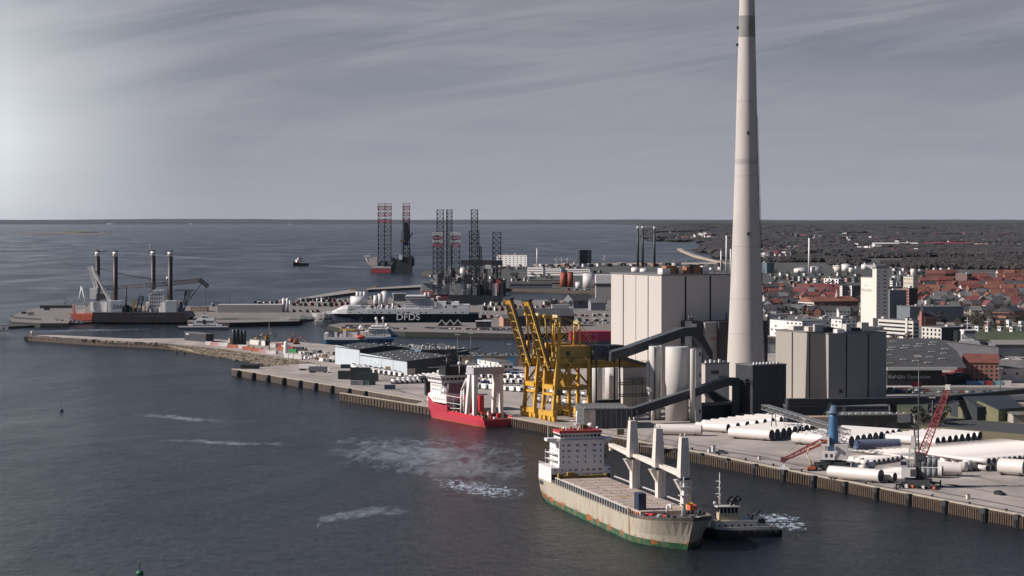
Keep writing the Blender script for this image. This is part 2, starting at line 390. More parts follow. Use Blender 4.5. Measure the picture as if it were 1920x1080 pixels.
# painted lane and edge lines on the quays
edge = mat('edge_concrete', (.42, .36, .29), .85, .2, .3)
def coping(name, pix, z=4.0, w=1.6):
 ps = [G(a, b, z) for a, b in pix]; mb = MB()
 for a, b in zip(ps, ps[1:]):
  d = (b-a).normalized(); n = Vector((-d.y, d.x, 0))
  if n.x < 0: n = -n
  a2, b2 = a+n*w, b+n*w; k = d*-.0
  mb.add([(a.x, a.y, z-.3), (b.x, b.y, z-.3), (b2.x, b2.y, z-.3), (a2.x, a2.y, z-.3), (a.x, a.y, z+.28), (b.x, b.y, z+.28), (b2.x, b2.y, z+.28), (a2.x, a2.y, z+.28)],
               [(0, 1, 5, 4), (1, 2, 6, 5), (2, 3, 7, 6), (3, 0, 4, 7), (4, 5, 6, 7)])
 return tag(mb.build(name, edge), kind='structure')
coping('kerb', [(926, 778), (1146, 819), (1295, 846), (1520, 891), (1920, 968), (2300, 1042)])
coping('kerb', [(637, 737), (815, 765)]); coping('kerb', [(434, 692), (560, 713), (700, 736), (795, 752)])
# sheet piling: ribs of the front quay
def ribs(a, b, n, name):
 p, q = G(*a, 4.0), G(*b, 4.0); mb = MB(); d = (q-p).normalized(); nn = Vector((d.y, -d.x, 0))
 if nn.x > 0: nn = -nn
 for i in range(n):
  c = p.lerp(q, (i+.5)/n)+nn*.25
  mb.tube((c.x, c.y, -2), (c.x, c.y, 3.55), .42, n=5)
 return tag(mb.build(name, mat('pile_light', (.10, .068, .048), .85, .5, 1.2, stretch=(1, 1, .3))), kind='structure')
ribs((926, 778), (1146, 819), 60, 'quay_piling'); ribs((1146, 819), (1520, 891), 95, 'quay_piling'); ribs((1520, 891), (1930, 970), 105, 'quay_piling')
ribs((637, 737), (815, 765), 30, 'quay_piling')
# fender columns along the quays
def fenders(pairs, label, group):
 mb = MB(); mb.box(-1.1, 1.1, -1.0, .9, -3, 4.25); body = mb.mesh('fender_body', darksteel)
 m2 = MB(); m2.box(-.8, .8, -1.35, -1.0, -2, 2.6); pad = m2.mesh('rubber_pad', black)
 first = thing('quay_fender', label, 'fender', group=group); part(body, 'fender_body', first); part(pad, 'rubber_pad', first); pr = proto(first)
 for i, (px, py) in enumerate(pairs):
  g = G(px, py, 4.0); place(pr, (g.x-.6, g.y-.3, 0), -65, f'dark fender column, {ordw(i)} from the left on the {label}', group)
fenders([(1186, 826.5), (1227, 834), (1270, 841.5), (1318, 850.7), (1367, 860.4), (1419, 871), (1474, 882), (1529, 893), (1588, 904), (1647, 915.5), (1708, 927), (1776, 940), (1850, 954.5), (1912, 966)], 'sheet-piled quay behind the cargo ship', 'fender columns of the long quay')
fenders([(449, 695), (477, 699.5), (505, 704), (534, 709), (565, 714), (594, 718.8), (625, 723.8), (657, 729), (688, 734)], 'upper left quay', 'fender columns of the upper left quay')

# ---- far land
def build_hills():
 m, nt, b = node_mat('hill_land'); N = nt.nodes.new; L = nt.links.new
 tc = N('ShaderNodeTexCoord')
 def nz(scale, st, d=6):
  mp = N('ShaderNodeMapping'); L(tc.outputs['Object'], mp.inputs[0]); mp.inputs['Scale'].default_value = st
  n = N('ShaderNodeTexNoise'); n.inputs['Scale'].default_value = scale; n.inputs['Detail'].default_value = d; n.inputs['Roughness'].default_value = .6; L(mp.outputs[0], n.inputs[0]); return n.outputs[0]
 cr = N('ShaderNodeValToRGB'); L(nz(.0016, (1, .35, 1)), cr.inputs[0]); e = cr.color_ramp.elements
 e[0].position = .38; e[0].color = (.030, .031, .026, 1); e[1].position = .70; e[1].color = (.085, .072, .052, 1)
 x = cr.color_ramp.elements.new(.52); x.color = (.038, .037, .033, 1)
 cr2 = N('ShaderNodeValToRGB'); L(nz(.012, (1, .5, 1)), cr2.inputs[0]); cr2.color_ramp.elements[0].position = .3; cr2.color_ramp.elements[0].color = (.6, .6, .6, 1); cr2.color_ramp.elements[1].position = .7; cr2.color_ramp.elements[1].color = (1.4, 1.35, 1.3, 1)
 mx = N('ShaderNodeMix'); mx.data_type = 'RGBA'; mx.blend_type = 'MULTIPLY'; mx.inputs[0].default_value = 1; L(cr.outputs[0], mx.inputs[6]); L(cr2.outputs[0], mx.inputs[7])
 L(mx.outputs[2], b.inputs['Base Color']); b.inputs['Roughness'].default_value = .95; b.inputs['Specular IOR Level'].default_value = .1
 # right-hand countryside, coast traced from the photo
 coast = [(496, 1365), (493, 1368), (486, 1348), (480, 1328), (472, 1296), (466, 1282), (463.5, 1322), (458, 1335), (455, 1322), (452.5, 1290), (450, 1222), (446, 1214), (434, 1206), (428, 1212), (424, 1225), (420, 1150), (417, 1060)]
 def cpx(py):
  for (a, pa), (c, pc) in zip(coast, coast[1:]):
   if a >= py >= c: return pa+(pc-pa)*(a-py)/(a-c)
  return coast[-1][1]
 rows = []
 Y = 4880.0
 ys = []
 while Y < 62000: ys.append(Y); Y *= 1.022
 NX = 150; mb = MB(); vs = []
 for Y in ys:
  py = HZ+(CH-4)*F/Y; x0 = (cpx(py)-960)/F*Y; x1 = (2350-960)/F*Y
  for i in range(NX+1):
   t = i/NX; x = x0+(x1-x0)*t
   e_ = min(1, (x-x0)/(.012*Y)); far = min(1, max(0, (Y-5500)/9000))
   h = 18*far+26*far*(noise.noise(Vector((x/2600, Y/3200, 1.3)))+.35)+9*min(1, (Y-4800)/1500)*noise.noise(Vector((x/500, Y/700, 4)))
   if Y > 22000: h += (Y-22000)/28000*24+(12+Y/4000)*noise.noise(Vector((x/3800, Y/6000, 9)))
   # headland with a wooded bluff
   if 6800 < Y < 21000:
    k = math.exp(-((x/Y-(1300-960)/F)/.035)**2)*math.exp(-((Y-16500)/5500)**2); h += 45*k
   h = max(h, 1.0)
   z = -3+(h+5.4)*max(0, e_) if e_ < 1 else 2.4+h
   if e_ >= 1: z = 2.4+h
   vs.append((x, Y, z))
 fs = [(j*(NX+1)+i, j*(NX+1)+i+1, (j+1)*(NX+1)+i+1, (j+1)*(NX+1)+i) for j in range(len(ys)-1) for i in range(NX)]
 mb.add(vs, fs, True); tag(mb.build('hills', m), kind='structure')
 # low island closing the horizon
 mb = MB(); vs = []; n = 400
 for j, (Y, f) in enumerate(((54000, 0), (54800, .45), (56500, .8), (58500, 1), (64000, .9))):
  for i in range(n+1):
   x = -17000+i*(38000/n)
   top = 100+12+26*noise.noise(Vector((x/5200, 3, 0)))+9*noise.noise(Vector((x/700, 5, 0)))+4*noise.noise(Vector((x/160, 7, 0)))
   top += 10*max(0, min(1, -x/9000)); z = -2 if f == 0 else 3+top*f
   vs.append((x, Y, z))
 mb.add(vs, [(j*(n+1)+i, j*(n+1)+i+1, (j+1)*(n+1)+i+1, (j+1)*(n+1)+i) for j in range(4) for i in range(n)], True)
 tag(mb.build('hills', mat('island_land', (.022, .024, .027), .95, .3, .0006)), kind='structure')
 # sandbank left
 pts = []
 for i in range(40):
  t = 2*math.pi*i/40; g = G(118+92*math.cos(t), 437.6+3.0*math.sin(t)*(1+.3*math.sin(3*t)), 0); pts.append((g.x, g.y))
 mb = MB(); mb.prism(pts, -2, 1.2); tag(mb.build('sandbank', mat('wet_sand', (.13, .12, .12), .9)), kind='structure')
 pts = []
 for i in range(30):
  t = 2*math.pi*i/30; g = G(150+34*math.cos(t), 435.8+1.3*math.sin(t), 0); pts.append((g.x, g.y))
 mb = MB(); mb.prism(pts, 1.2, 5.5); tag(mb.build('dune', mat('dune_grass', (.09, .085, .06), .95)), kind='structure')
 mb = MB(); r2 = random.Random(3)
 for px, py, w in ((205, 419, 6), (212, 419, 4), (292, 418, 3), (360, 419, 3), (545, 420, 3)):
  g = G(px, py+1.6, 8)
  # white houses on the island's shore
  b_ = MB(); b_.ext([(-w*6, 0), (w*6, 0), (w*6, 28), (0, 40), (-w*6, 28)], 0, 60)
  o = b_.build('coastal_house', white); o.location = (g.x, g.y-200, 0)
  tag(o, f'tiny white building on the far shore, {["largest", "second", "third", "fourth", "fifth"][(205, 212, 292, 360, 545).index(px)]} from the left', 'building', 'white buildings on the far shore')
build_hills()

# ---- foam and wakes
def foam_mat(name, dens, scale, stretch, lo=.43, hi=.58):
 m, nt, b = node_mat(name); N = nt.nodes.new; L = nt.links.new
 tc = N('ShaderNodeTexCoord'); mp = N('ShaderNodeMapping'); L(tc.outputs['Object'], mp.inputs[0]); mp.inputs['Scale'].default_value = stretch
 n = N('ShaderNodeTexNoise'); n.inputs['Scale'].default_value = scale; n.inputs['Detail'].default_value = 8; n.inputs['Roughness'].default_value = .72; n.inputs['Distortion'].default_value = .8; L(mp.outputs[0], n.inputs[0])
 uv = N('ShaderNodeSeparateXYZ'); L(tc.outputs['UV'], uv.inputs[0])
 def mth(op, a, b_):
  q = N('ShaderNodeMath'); q.operation = op
  for i, v in enumerate((a, b_)):
   if isinstance(v, (int, float)): q.inputs[i].default_value = v
   else: L(v, q.inputs[i])
  return q.outputs[0]
 def hump(x):                                              # 0 at both borders, 1 in the middle
  return mth('MULTIPLY', mth('MULTIPLY', x, mth('SUBTRACT', 1, x)), 4)
 e = mth('MULTIPLY', mth('POWER', hump(uv.outputs[0]), .7), hump(uv.outputs[1]))
 t = mth('ADD', n.outputs[0], mth('MULTIPLY', mth('SUBTRACT', e, 1), .42))
 r = N('ShaderNodeMapRange'); L(t, r.inputs[0]); r.inputs[1].default_value = lo; r.inputs[2].default_value = hi; r.inputs[4].default_value = dens
 b.inputs['Base Color'].default_value = (.56, .64, .74, 1); b.inputs['Roughness'].default_value = .8; L(r.outputs[0], b.inputs['Alpha'])
 return m
foam_hard = foam_mat('churned_foam', .95, .45, (1, .45, 1)); foam_soft = foam_mat('ruffled_water', .46, .16, (1, .30, 1), .32, .78); foam_line = foam_mat('wake_streak', .34, .12, (1, .4, 1), .38, .62)
def foam(name, pix, m, w0, w1):                               # ribbon along pixel points, width in photo pixels (vertical)
 n = len(pix); K = 24; vs = []; uvs = []
 for i in range(K+1):
  t = i/K*(n-1); a = min(int(t), n-2); f = t-a
  px = pix[a][0]*(1-f)+pix[a+1][0]*f; py = pix[a][1]*(1-f)+pix[a+1][1]*f; w = w0+(w1-w0)*i/K
  for j in range(5):
   g = G(px, py+w*(j/4-.5), 0); vs.append((g.x, g.y, .05)); uvs.append((i/K, j/4))
 me = bpy.data.meshes.new(name); fs = [(i*5+j, (i+1)*5+j, (i+1)*5+j+1, i*5+j+1) for i in range(K) for j in range(4)]
 me.from_pydata(vs, [], fs); ul = me.uv_layers.new(name='UVMap')
 for lp in me.loops: ul.data[lp.index].uv = uvs[lp.vertex_index]
 me.materials.append(m); o = bpy.data.objects.new(name, me); COL.objects.link(o); tag(o, kind='stuff', label=None)
 return o
for nm, pts, m, w0, w1, lb in (
 ('wake_foam', [(760, 900), (850, 910), (930, 922), (1060, 930)], foam_hard, 34, 64, 'white churned wake foam behind the stern of the cargo ship'),
 ('wake_foam', [(1370, 970), (1440, 972), (1490, 982), (1540, 992)], foam_hard, 34, 76, 'white churned foam around the stern of the black tug'),
 ('calm_patch', [(560, 835), (720, 850), (880, 868), (1050, 885)], foam_soft, 60, 170, 'pale ruffled water left of the cargo ship'),
 ('wake_streak', [(230, 776), (330, 783), (460, 794)], foam_line, 14, 18, 'faint streak of foam on open water, left'),
 ('wake_streak', [(250, 822), (420, 830), (640, 838)], foam_line, 12, 14, 'long faint streak of foam on open water'),
 ('calm_patch', [(1100, 900), (1200, 960), (1300, 1060)], foam_soft, 20, 60, 'faint paler water around the cargo ship hull'),
 ('wake_streak', [(590, 1000), (600, 975), (700, 958), (800, 962)], foam_soft, 20, 34, 'curved faint eddy on the near water'),
 ('wake_streak', [(170, 473), (260, 476), (400, 486), (520, 490)], foam_line, 5, 6, 'thin straight boat wake behind the jack-up legs'),
 ('wake_streak', [(0, 622), (150, 620), (345, 616)], foam_line, 8, 6, 'ferry wake along the breakwater tip'),
 ('wake_streak', [(560, 497), (640, 500), (760, 506)], foam_line, 8, 5, 'wake of the small red and black ship')):
 tag(foam(nm, pts, m, w0, w1), lb)

# ================================================================ POWER STATION
RZ = 27
UNIT = MB().box(-.5, .5, -.5, .5, -.5, .5).mesh('unit_box')
_box = {}
def ubox(m):
 if m.name not in _box:
  me = UNIT.copy(); me.materials.clear(); me.materials.append(m); _box[m.name] = me
 return _box[m.name]
def bx(name, parent, m, x0, x1, y0, y1, z0, z1, label=None):   # box part that shares one unit mesh
 return part(ubox(m), name, parent, ((x0+x1)/2, (y0+y1)/2, (z0+z1)/2), (0, 0, 0), (abs(x1-x0), abs(y1-y0), abs(z1-z0)), label)
def text_mesh(s, size, m, depth=.08):
 c = bpy.data.curves.new('lettering', 'FONT'); c.body = s; c.size = size; c.extrude = depth; c.align_x = 'CENTER'; c.align_y = 'CENTER'
 o = bpy.data.objects.new('tmp', c); COL.objects.link(o); dg = bpy.context.evaluated_depsgraph_get()
 me = bpy.data.meshes.new_from_object(o.evaluated_get(dg)); bpy.data.objects.remove(o); me.name = 'lettering'
 me.materials.clear(); me.materials.append(m); return me
def windows(parent, face, W_, H_, cols, rows, w, h, z0, off=.0, x0=0, m=None, name='window', skip=0, seed=1, y=0):
 """single panes on one face: face 'front' (y=0 plane) or 'left' (x=0 plane)"""
 r = random.Random(seed); m = m or glass
 for j in range(rows):
  for i in range(cols):
   if r.random() < skip: continue
   a = x0+W_*(i+.5)/cols; z = z0+H_*(j+.5)/rows
   if face == 'front': bx(name, parent, m, a-w/2, a+w/2, y-.06, y+.02, z-h/2, z+h/2)
   else: bx(name, parent, m, y-.06, y+.02, a-w/2, a+w/2, z-h/2, z+h/2)

boilerclad = mat('pale_sheet_cladding', (.50, .455, .43), .55, .06, .05, stretch=(1, 1, .12), dirt=(.42, .38, .35), dirt_amt=.25, dirt_scale=.05, wave=('Y', .9))
chim_m = mat('chimney_concrete', (.46, .42, .395), .8, .10, .12, stretch=(1, 1, .25), dirt=(.32, .28, .26), dirt_amt=.4, dirt_scale=.09)
seam = mat('seam_black', (.012, .013, .016), .6, .1)
silo_m = mat('silo_render', (.52, .49, .47), .6, .08, .15, stretch=(1, 1, .2), dirt=(.36, .33, .31), dirt_amt=.35, dirt_scale=.1)

def chimney():
 p = AT(1398.5, 700, 1160); t = thing('chimney', 'tall tapering concrete chimney running out of the top of the picture', 'chimney', (p.x, 1160, 4))
 pz = lambda py: AT(960, py, 1160).z-4
 prof = [(11.6, -2), (10.9, pz(760)), (10.35, pz(720)), (9.75, pz(680)), (8.8, pz(600)), (7.9, pz(515)), (7.2, pz(450)), (6.65, pz(390)), (5.95, pz(300)), (5.35, pz(210)), (4.8, pz(130)), (4.3, pz(60)), (3.95, pz(0)), (3.7, pz(-50)), (3.5, pz(-90))]
 fine = []
 for (a, z), (b, w) in zip(prof, prof[1:]):
  for k in range(4): fine.append((a+(b-a)*k/4, z+(w-z)*k/4))
 fine.append(prof[-1]); MB().lathe(fine, n=64).build('shaft', chim_m, t)
 def rad(z):
  for (a, z0), (b, z1) in zip(prof, prof[1:]):
   if z0 <= z <= z1: return a+(b-a)*(z-z0)/(z1-z0)
 grime = mat('chimney_soot_band', (.23, .215, .21), .85, .25, .3, stretch=(1, 1, .3))
 for a, b_ in ((70, 30), (308, 298)):
  z0, z1 = pz(a), pz(b_); MB().lathe([(rad(z0)+.03, z0), (rad(z1)+.03, z1)], n=64, cap=False).build('soot_band', mat('chimney_lower_band', (.36, .33, .32), .85, .15, .2) if a > 100 else grime, t)
 z0 = pz(0)+18
 for py in (438, 250, 84, 52):
  z = pz(py); r = rad(z); k = MB()
  ang = R(-88) if py not in (84, 52) else R(180)
  k.box(-.7, .7, -.7, .7, -.7, .7); o = k.build('aircraft_light', darksteel, t); o.location = (math.cos(ang)*(r+.4), math.sin(ang)*(r+.4), z)
 for py in (190, 330, 462, 560, 625):
  z = pz(py); r = rad(z)+.04; MB().lathe([(r, z-.12), (r, z+.12)], n=64, cap=False).build('casting_joint', mat('joint_grey', (.34, .31, .30), .9), t)  # thin darker grey rings at the joints
 MB().truss((10.4, -2.2, 0), (5.2, -2.2, 150), .7, .5, 60, .05).build('ladder', darksteel, t)
chimney()

def seams_left(f, t, ys, H, w=.55, m=seam, z0=0):
 for y in ys: bx('panel_joint', t, m, -.12, .02, y-w/2, y+w/2, z0+.3, H-.4)
def seams_front(f, t, xs, H, w=.55, m=seam, z0=0):
 for x in xs: bx('panel_joint', t, m, x-w/2, x+w/2, -.12, .02, z0+.3, H-.4)

def boiler_house():
 Y = 1200.0; f = Fr(1240, 700, 4, RZ); o = AT(1240, 700, Y); f.o = Vector((o.x, Y, 4))
 t = thing('boiler_house', 'huge windowless boiler house with pale lit left wall beside the chimney', 'power station', (o.x, Y, 4), RZ)
 H = f.z(517); D = f.y(1146); Wd = 52
 mb = MB().box(0, Wd, 0, D, -4, H); mb.build('wall', boilerclad, t)
 bx('roof', t, mat('roof_felt', (.16, .155, .155), .9, .2, .1), -.35, Wd+.35, -.35, D+.35, H, H+.7)
 # pale facade: joints measured from the photo
 for px, w in ((1169, .8), (1192.5, .25), (1215.5, .7)): seams_left(f, t, [f.y(px)], H, w)
 for px, w in ((1285.5, 1.0), (1332, 1.0)): seams_front(f, t, [f.x(px)], H, w)
 bx('corner_trim', t, offwhite, -.3, .25, -.3, .25, 0, H)
 for px, w, h, m, nm in ((1246, 5, 3.2, white, 'roof_vent'), (1256, 7, 4.4, mat('vent_rust', (.30, .12, .05), .7), 'roof_plant'), (1266, 3, 2.6, darksteel, 'roof_plant'), (1272, 2, 4, offwhite, 'roof_vent'), (1291, 5, 3.8, MATS['vent_rust'], 'roof_plant'), (1299, 6.5, 4.8, darksteel, 'roof_plant'), (1304, 4.5, 4, MATS['vent_rust'], 'roof_plant'), (1313, 2, 3.5, black, 'roof_vent'), (1320, 4.2, 4.2, white, 'roof_plant')):
  x = f.x(px, 6); bx(nm, t, m, x-w/2, x+w/2, 4, 9, H+.7, H+.7+h)
 for px in (1264, 1310, 1352, 1340, 1325, 1362): x = f.x(px, 10); MB().tube((x, 10, H), (x, 10, H+6+px % 5), .25).build('lightning_rod', steel, t)
 MB().rail([(0, 0, H+.7), (Wd, 0, H+.7)], 1.1, 4, .06).build('roof_railing', steel, t)
 MB().rail([(0, 0, H+.7), (0, D, H+.7)], 1.1, 4, .06).build('roof_railing', steel, t)
 # lower annexes against the shaded wall
 a = MB().box(f.x(1277), f.x(1303), -11, -.02, -4, f.z(602)); a.build('annex', dark, t)
 a = MB().box(f.x(1298.5), f.x(1323), -13, -.02, -4, f.z(604)); a.build('stair_tower', mat('annex_grey', (.30, .28, .27), .6, .1), t)
 a = MB().box(f.x(1321), Wd+6, -15, -.02, -4, f.z(603)); a.build('annex', dark, t)
 for px in (1281, 1287, 1351): MB().tube((f.x(px), -6, f.z(602)), (f.x(px), -6, f.z(592 if px < 1300 else 588)), .5).build('vent_pipe', steel, t)
 bx('warning_stripe', t, redp, f.x(1308.5), f.x(1320), -13.1, -12.95, f.z(637), f.z(634.5))
 # long low hall and bridge off the left side
 h = thing('turbine_hall', 'low grey-white hall running behind the left edge of the boiler house', 'hall', (G(1150, 560, 4).x, G(1150, 560, 4).y, 4), 0)
 f2 = Fr(1150, 562, 4, 0); z1, z0 = f2.z(516), f2.z(536)
 MB().box(f2.x(1117), f2.x(1160), 0, 30, -2, z0+.4).build('wall', mat('hall_panels', (.34, .315, .305), .7, .1), h)
 bx('eaves_band', h, darksteel, f2.x(1117)-.3, f2.x(1160), -.4, 30.4, f2.z(538), f2.z(533))
 bx('roof', h, white, f2.x(1117)-.2, f2.x(1160), -.2, 30.2, f2.z(533), f2.z(517))
boiler_house()

def boiler_two():
 f = Fr(1554, 700, 4, RZ); f.o = Vector((163.6, 1157, 4))
 t = thing('boiler_house', 'second smaller boiler house with beige and shaded grey walls right of the chimney', 'power station', (163.6, 1157, 4), RZ)
 H = f.z(627); D = f.y(1455); Wd = f.x(1662)
 MB().box(0, Wd, 0, D, -4, H).build('wall', mat('greige_cladding', (.33, .30, .275), .6, .08, .05, stretch=(1, 1, .15), wave=('Y', .9)), t)
 bx('shaded_front', t, mat('shaded_greige', (.20, .205, .215), .6, .08, .05), .0, Wd+.1, -.25, 0, -2, H)  # front of the same sheeting, its shade put into the colour
 bx('roof', t, mat('roof_felt', (.16, .155, .155), .9), -.3, Wd+.3, -.4, D+.3, H, H+.6)
 seams_left(f, t, [f.y(1486.5)], H, 1.1); seams_left(f, t, [f.y(1519)], H, 1.0)
 for px in (1587.5, 1628.5): bx('panel_joint', t, seam, f.x(px)-.4, f.x(px)+.4, -.36, -.24, .3, H-.4)
 for px, w, d, h, m in ((1470, 10, 5, 2, cream), (1500, 13, 4, 2.4, cream), (1512, 9, 3, 3.8, cream), (1530, 8, 3, 2.6, darksteel), (1550, 8, 4, 2, white), (1592, 5, 4, 3.8, cream), (1605, 9, 4, 1.8, black), (1622, 8, 4, 4.4, cream), (1634, 9, 3, 2.2, offwhite), (1650, 8, 3, 1.9, cream)):
  y0 = 12 if px > 1555 else f.y(px)-4; x = f.x(px, 12) if px > 1555 else 6
  bx('roof_plant', t, m, x-w/4, x+w/3, y0, y0+d, H+.6, H+.6+h)
 bx('porthole', t, glass, f.x(1577)-1, f.x(1577)+1, -.4, -.24, f.z(738), f.z(731))
 MB().rail([(0, -.2, H+.6), (Wd, -.2, H+.6)], 1.1, 4, .06).build('roof_railing', steel, t)
boiler_two()

def bldg(name, label, cat, px, base, pl, pr, top, m, rz=RZ, z0=4, roof=None, parapet=.5, Y=None, group=None):
 """flat-roofed block: near corner column px, foot row base, left and right silhouette columns, top row"""
 f = Fr(px, base, z0, rz)
 if Y: a = AT(px, base, Y); f.o = Vector((a.x, Y, z0))
 t = thing(name, label, cat, (f.o.x, f.o.y, z0), rz, group)
 H = f.z(top); D = f.y(pl) if rz > 0 and pl < px else 12; Wd = f.x(pr)
 MB().box(0, Wd, 0, D, -.3 if z0 > 4 else -1, H).build('wall', m, t)
 bx('roof', t, roof or greyroof, -.25, Wd+.25, -.25, D+.25, H, H+parapet)
 return f, t, Wd, D, H

def plant():
 # transfer house, dark
 f, t, W_, D, H = bldg('transfer_house', 'near-black windowless transfer house in front of the chimney foot', 'industrial building', 1411, 789, 1380, 1475, 686, dark)
 seams_front(f, t, [f.x(1462)], H, .25, steel)
 MB().box(-.35, -.02, 2, D-1, H-9, H-7.4).build('window_band', glass, t)
 for i in range(8): bx('roof_vent', t, white, 1+i*1.9, 1.9+i*1.9, .6, 1.5, H+.5, H+1.5)
 bx('plinth', t, concrete, -.4, W_+.4, -.4, D+.4, -.5, 3)
 bx('lamp_bracket', t, steel, -3.6, -.02, .6, 1.0, H-8, H-7.6)
 # cylinders
 def cyl(px0, px1, base, top, m, label, name='silo', cat='silo', n=36, rings=(), group=None, cap=None, z0=4):
  g = G((px0+px1)/2, base, z0); r = (px1-px0)/2*g.y/F; H = AT(960, top, g.y+r).z-z0
  t = thing(name, label, cat, (g.x, g.y+r, z0), 0, group)
  MB().lathe([(r, -1), (r, H), (r*.96, H+.25)], n=n).build('shell', m, t)
  if cap: MB().lathe([(r*.98, H+.25), (r*.5, H+.25+r*.18), (.05, H+.25+r*.24)], n=n).build('roof', cap, t)
  else: MB().rail([(r*.95*math.cos(a*math.pi/5), r*.95*math.sin(a*math.pi/5), H+.2) for a in range(11)], 1.1, 5, .05).build('roof_railing', steel, t)
  for z in rings: MB().lathe([(r+.06, z-.15), (r+.06, z+.15)], n=n, cap=False).build('stiffening_ring', steel, t)
  return t, r, H
 t, r, H = cyl(1248.5, 1293, 790, 651, silo_m, 'broadest tall pale silo between the two sloping conveyors')
 MB().truss((-r-.4, -1, 0), (-r-.4, -1, H), .8, .6, 40, .05).build('ladder', steel, t)
 t, r, H = cyl(1217, 1240, 788, 650, silo_m, 'slender pale silo left of the broadest silo')
 MB().path([(-r*.1, -r-.4, 0), (-r*.1, -r-.4, H)], .35).build('downpipe', darksteel, t)
 k = MB(); k.path([(-r-.5, -.5, H*.80), (-r-.5, -.5, H*.45), (-r*.4, -r-.6, H*.25), (-r*.4, -r-.6, 0)], .9, 8); k.build('feed_pipe', silo_m, t)
 t, r, H = cyl(1294, 1304, 792, 655, silo_m, 'thin lit pipe tower right of the broadest silo', 'pipe_tower', 'tower')
 f, t, W_, D, H = bldg('stair_tower', 'tall narrow shaded tower block right of the broadest silo', 'tower', 1304, 790, 1299, 1316, 655, silo_m)
 for i, py in enumerate((664, 704, 736, 772)): bx('window', t, glass, W_*.6, W_*.85, -.08, .02, f.z(py)-.9, f.z(py)+.9)
 for i, (a, b, tp) in enumerate(((1108, 1130, 690), (1135, 1165, 689), (1186, 1190, 690))):
  if i < 2: cyl(a, b, 762-i*2, tp, silo_m, ('left', 'right')[i]+' one of the two white silos under the yellow crane backreach')
 f, t, W_, D, H = bldg('filter_house', 'beige block with a balcony between white silos and boiler house', 'industrial building', 1168, 768, 1160, 1226, 690, mat('beige_cladding', (.46, .42, .385), .6, .08, .08))
 MB().rail([(2, -1.5, H*.72), (12, -1.5, H*.72)], 1.2, 2, .06).build('balcony', steel, t); bx('balcony_floor', t, steel, 2, 12, -1.6, 0, H*.72-.2, H*.72)
 t, r, H = cyl(1175.5, 1188, 766, 716, mat('tank_red', (.33, .05, .055), .55), 'dark red vertical tank beside a steel gantry', 'tank', 'tank', 20)
 gx = thing('steel_gantry', 'open dark steel gantry behind the dark red tank', 'gantry', G(1195, 768)+Vector((0, 0, 0)), RZ)
 k = MB()
 for z in (0, 7, 13): k.truss((-10, 0, z+.5), (8, 0, z+.5), 3, 1.2, 8, .14)
 for x in (-9, -2, 4, 8):
  for y in (-1.5, 1.5): k.tube((x, y, 0), (x, y, 16), .16, n=4)
 k.build('frame', darksteel, gx)
 f, t, W_, D, H = bldg('process_building', 'light beige building with a row of roof vents behind the silos', 'industrial building', 1322, 778, 1316, 1368, 683, mat('beige_cladding', (.46, .42, .385)), Y=1115)
 for i in range(5): bx('roof_vent', t, white, 1+i*2.6, 2.2+i*2.6, 1, 2, H+.5, H+1.6+.6*(i % 2))
 bx('window', t, glass, 3.5, 8, -.08, .02, H-5, H-3.2); bx('canopy', t, steel, 8, 13, -.7, .0, H-7, H-6.4); bx('wall_panel', t, mat('pale_panel', (.52, .48, .45), .6), 2.5, 11, -.14, .0, 1, H-6)
 f, t, W_, D, H = bldg('pump_house', 'low near-black flat building behind the tower sections', 'industrial building', 1318, 786, 1312, 1392, 758, dark)
 bx('duct', t, steel, W_*.68, W_*.74, -3, -1.5, 0, 5.5); bx('roof_slab', t, concrete, -1, W_+1, -1.2, 0, H-.6, H-.1)
 # conveyor galleries
 def gallery(label, pts, w, h, legs, m=dark, cat='conveyor'):
  o = Vector(pts[0]); t = thing('conveyor_gallery', label, cat, (o.x, o.y, 4))
  P = [Vector(p)-Vector((o.x, o.y, 4)) for p in pts]
  for a, b in zip(P, P[1:]):
   d = (b-a); n = Vector((-d.y, d.x, 0)).normalized()*w/2; up = Vector((0, 0, h))
   if n.length < .1: n = Vector((w/2, 0, 0))
   def rg(c): return [c-n, c+n, c+n+up, c-n+up]
   MB().rings([rg(a), rg(b)]).build('gallery', m, t)
   MB().rings([[c-n*1.06+up, c+n*1.06+up, c+n*1.06+up*1.05, c-n*1.06+up*1.05] for c in (a, b)]).build('gallery_roof', mat('gallery_roof', (.085, .09, .10), .5), t)
  for (x, y, z) in legs:
   q = Vector((x-o.x, y-o.y, 0)); k = MB()
   k.truss((q.x, q.y, -1), (q.x, q.y, z-4), 3, 2.2, max(2, int(z/5)), .22, up=(0, 1, 0)); k.build('trestle', darksteel, t)
  return t
 A = AT(1172, 668, 1075); B = AT(1275, 631, 1110); C = AT(1301, 629, 1118); 
 t = gallery('upper sloping dark conveyor gallery rising to the boiler house wall', [AT(1140, 677, 1068), A, B, C], 4.5, 4.2, [])
 a = AT(1301, 629, 1118); b = AT(1324, 655, 1125)
 gallery('dark chute slanting down from the upper conveyor top', [(a.x, a.y, a.z), (b.x+2, b.y, b.z-7)], 4.0, 5.5, [])
 A = AT(1172, 785, 1050); B = AT(1362, 723, 1076); C = AT(1383, 724, 1079)
 t = gallery('lower sloping dark conveyor gallery rising to the near-black transfer house', [A, B, C], 4.0, 3.9, [])
 g = thing('conveyor_tower', 'dark upright leg under the top of the lower conveyor', 'tower', (C.x-1, C.y, 4))
 MB().box(-1.6, 1.6, -1.6, 1.6, -1, C.z-4).build('shaft', dark, g); bx('doorway', g, glass, -.6, .6, -1.7, -1.55, 0, 2.4)
 gallery('dark duct slanting down to the right below the lower conveyor', [AT(1322, 741, 1096), AT(1378, 775, 1092)], 4.0, 4.5, [])
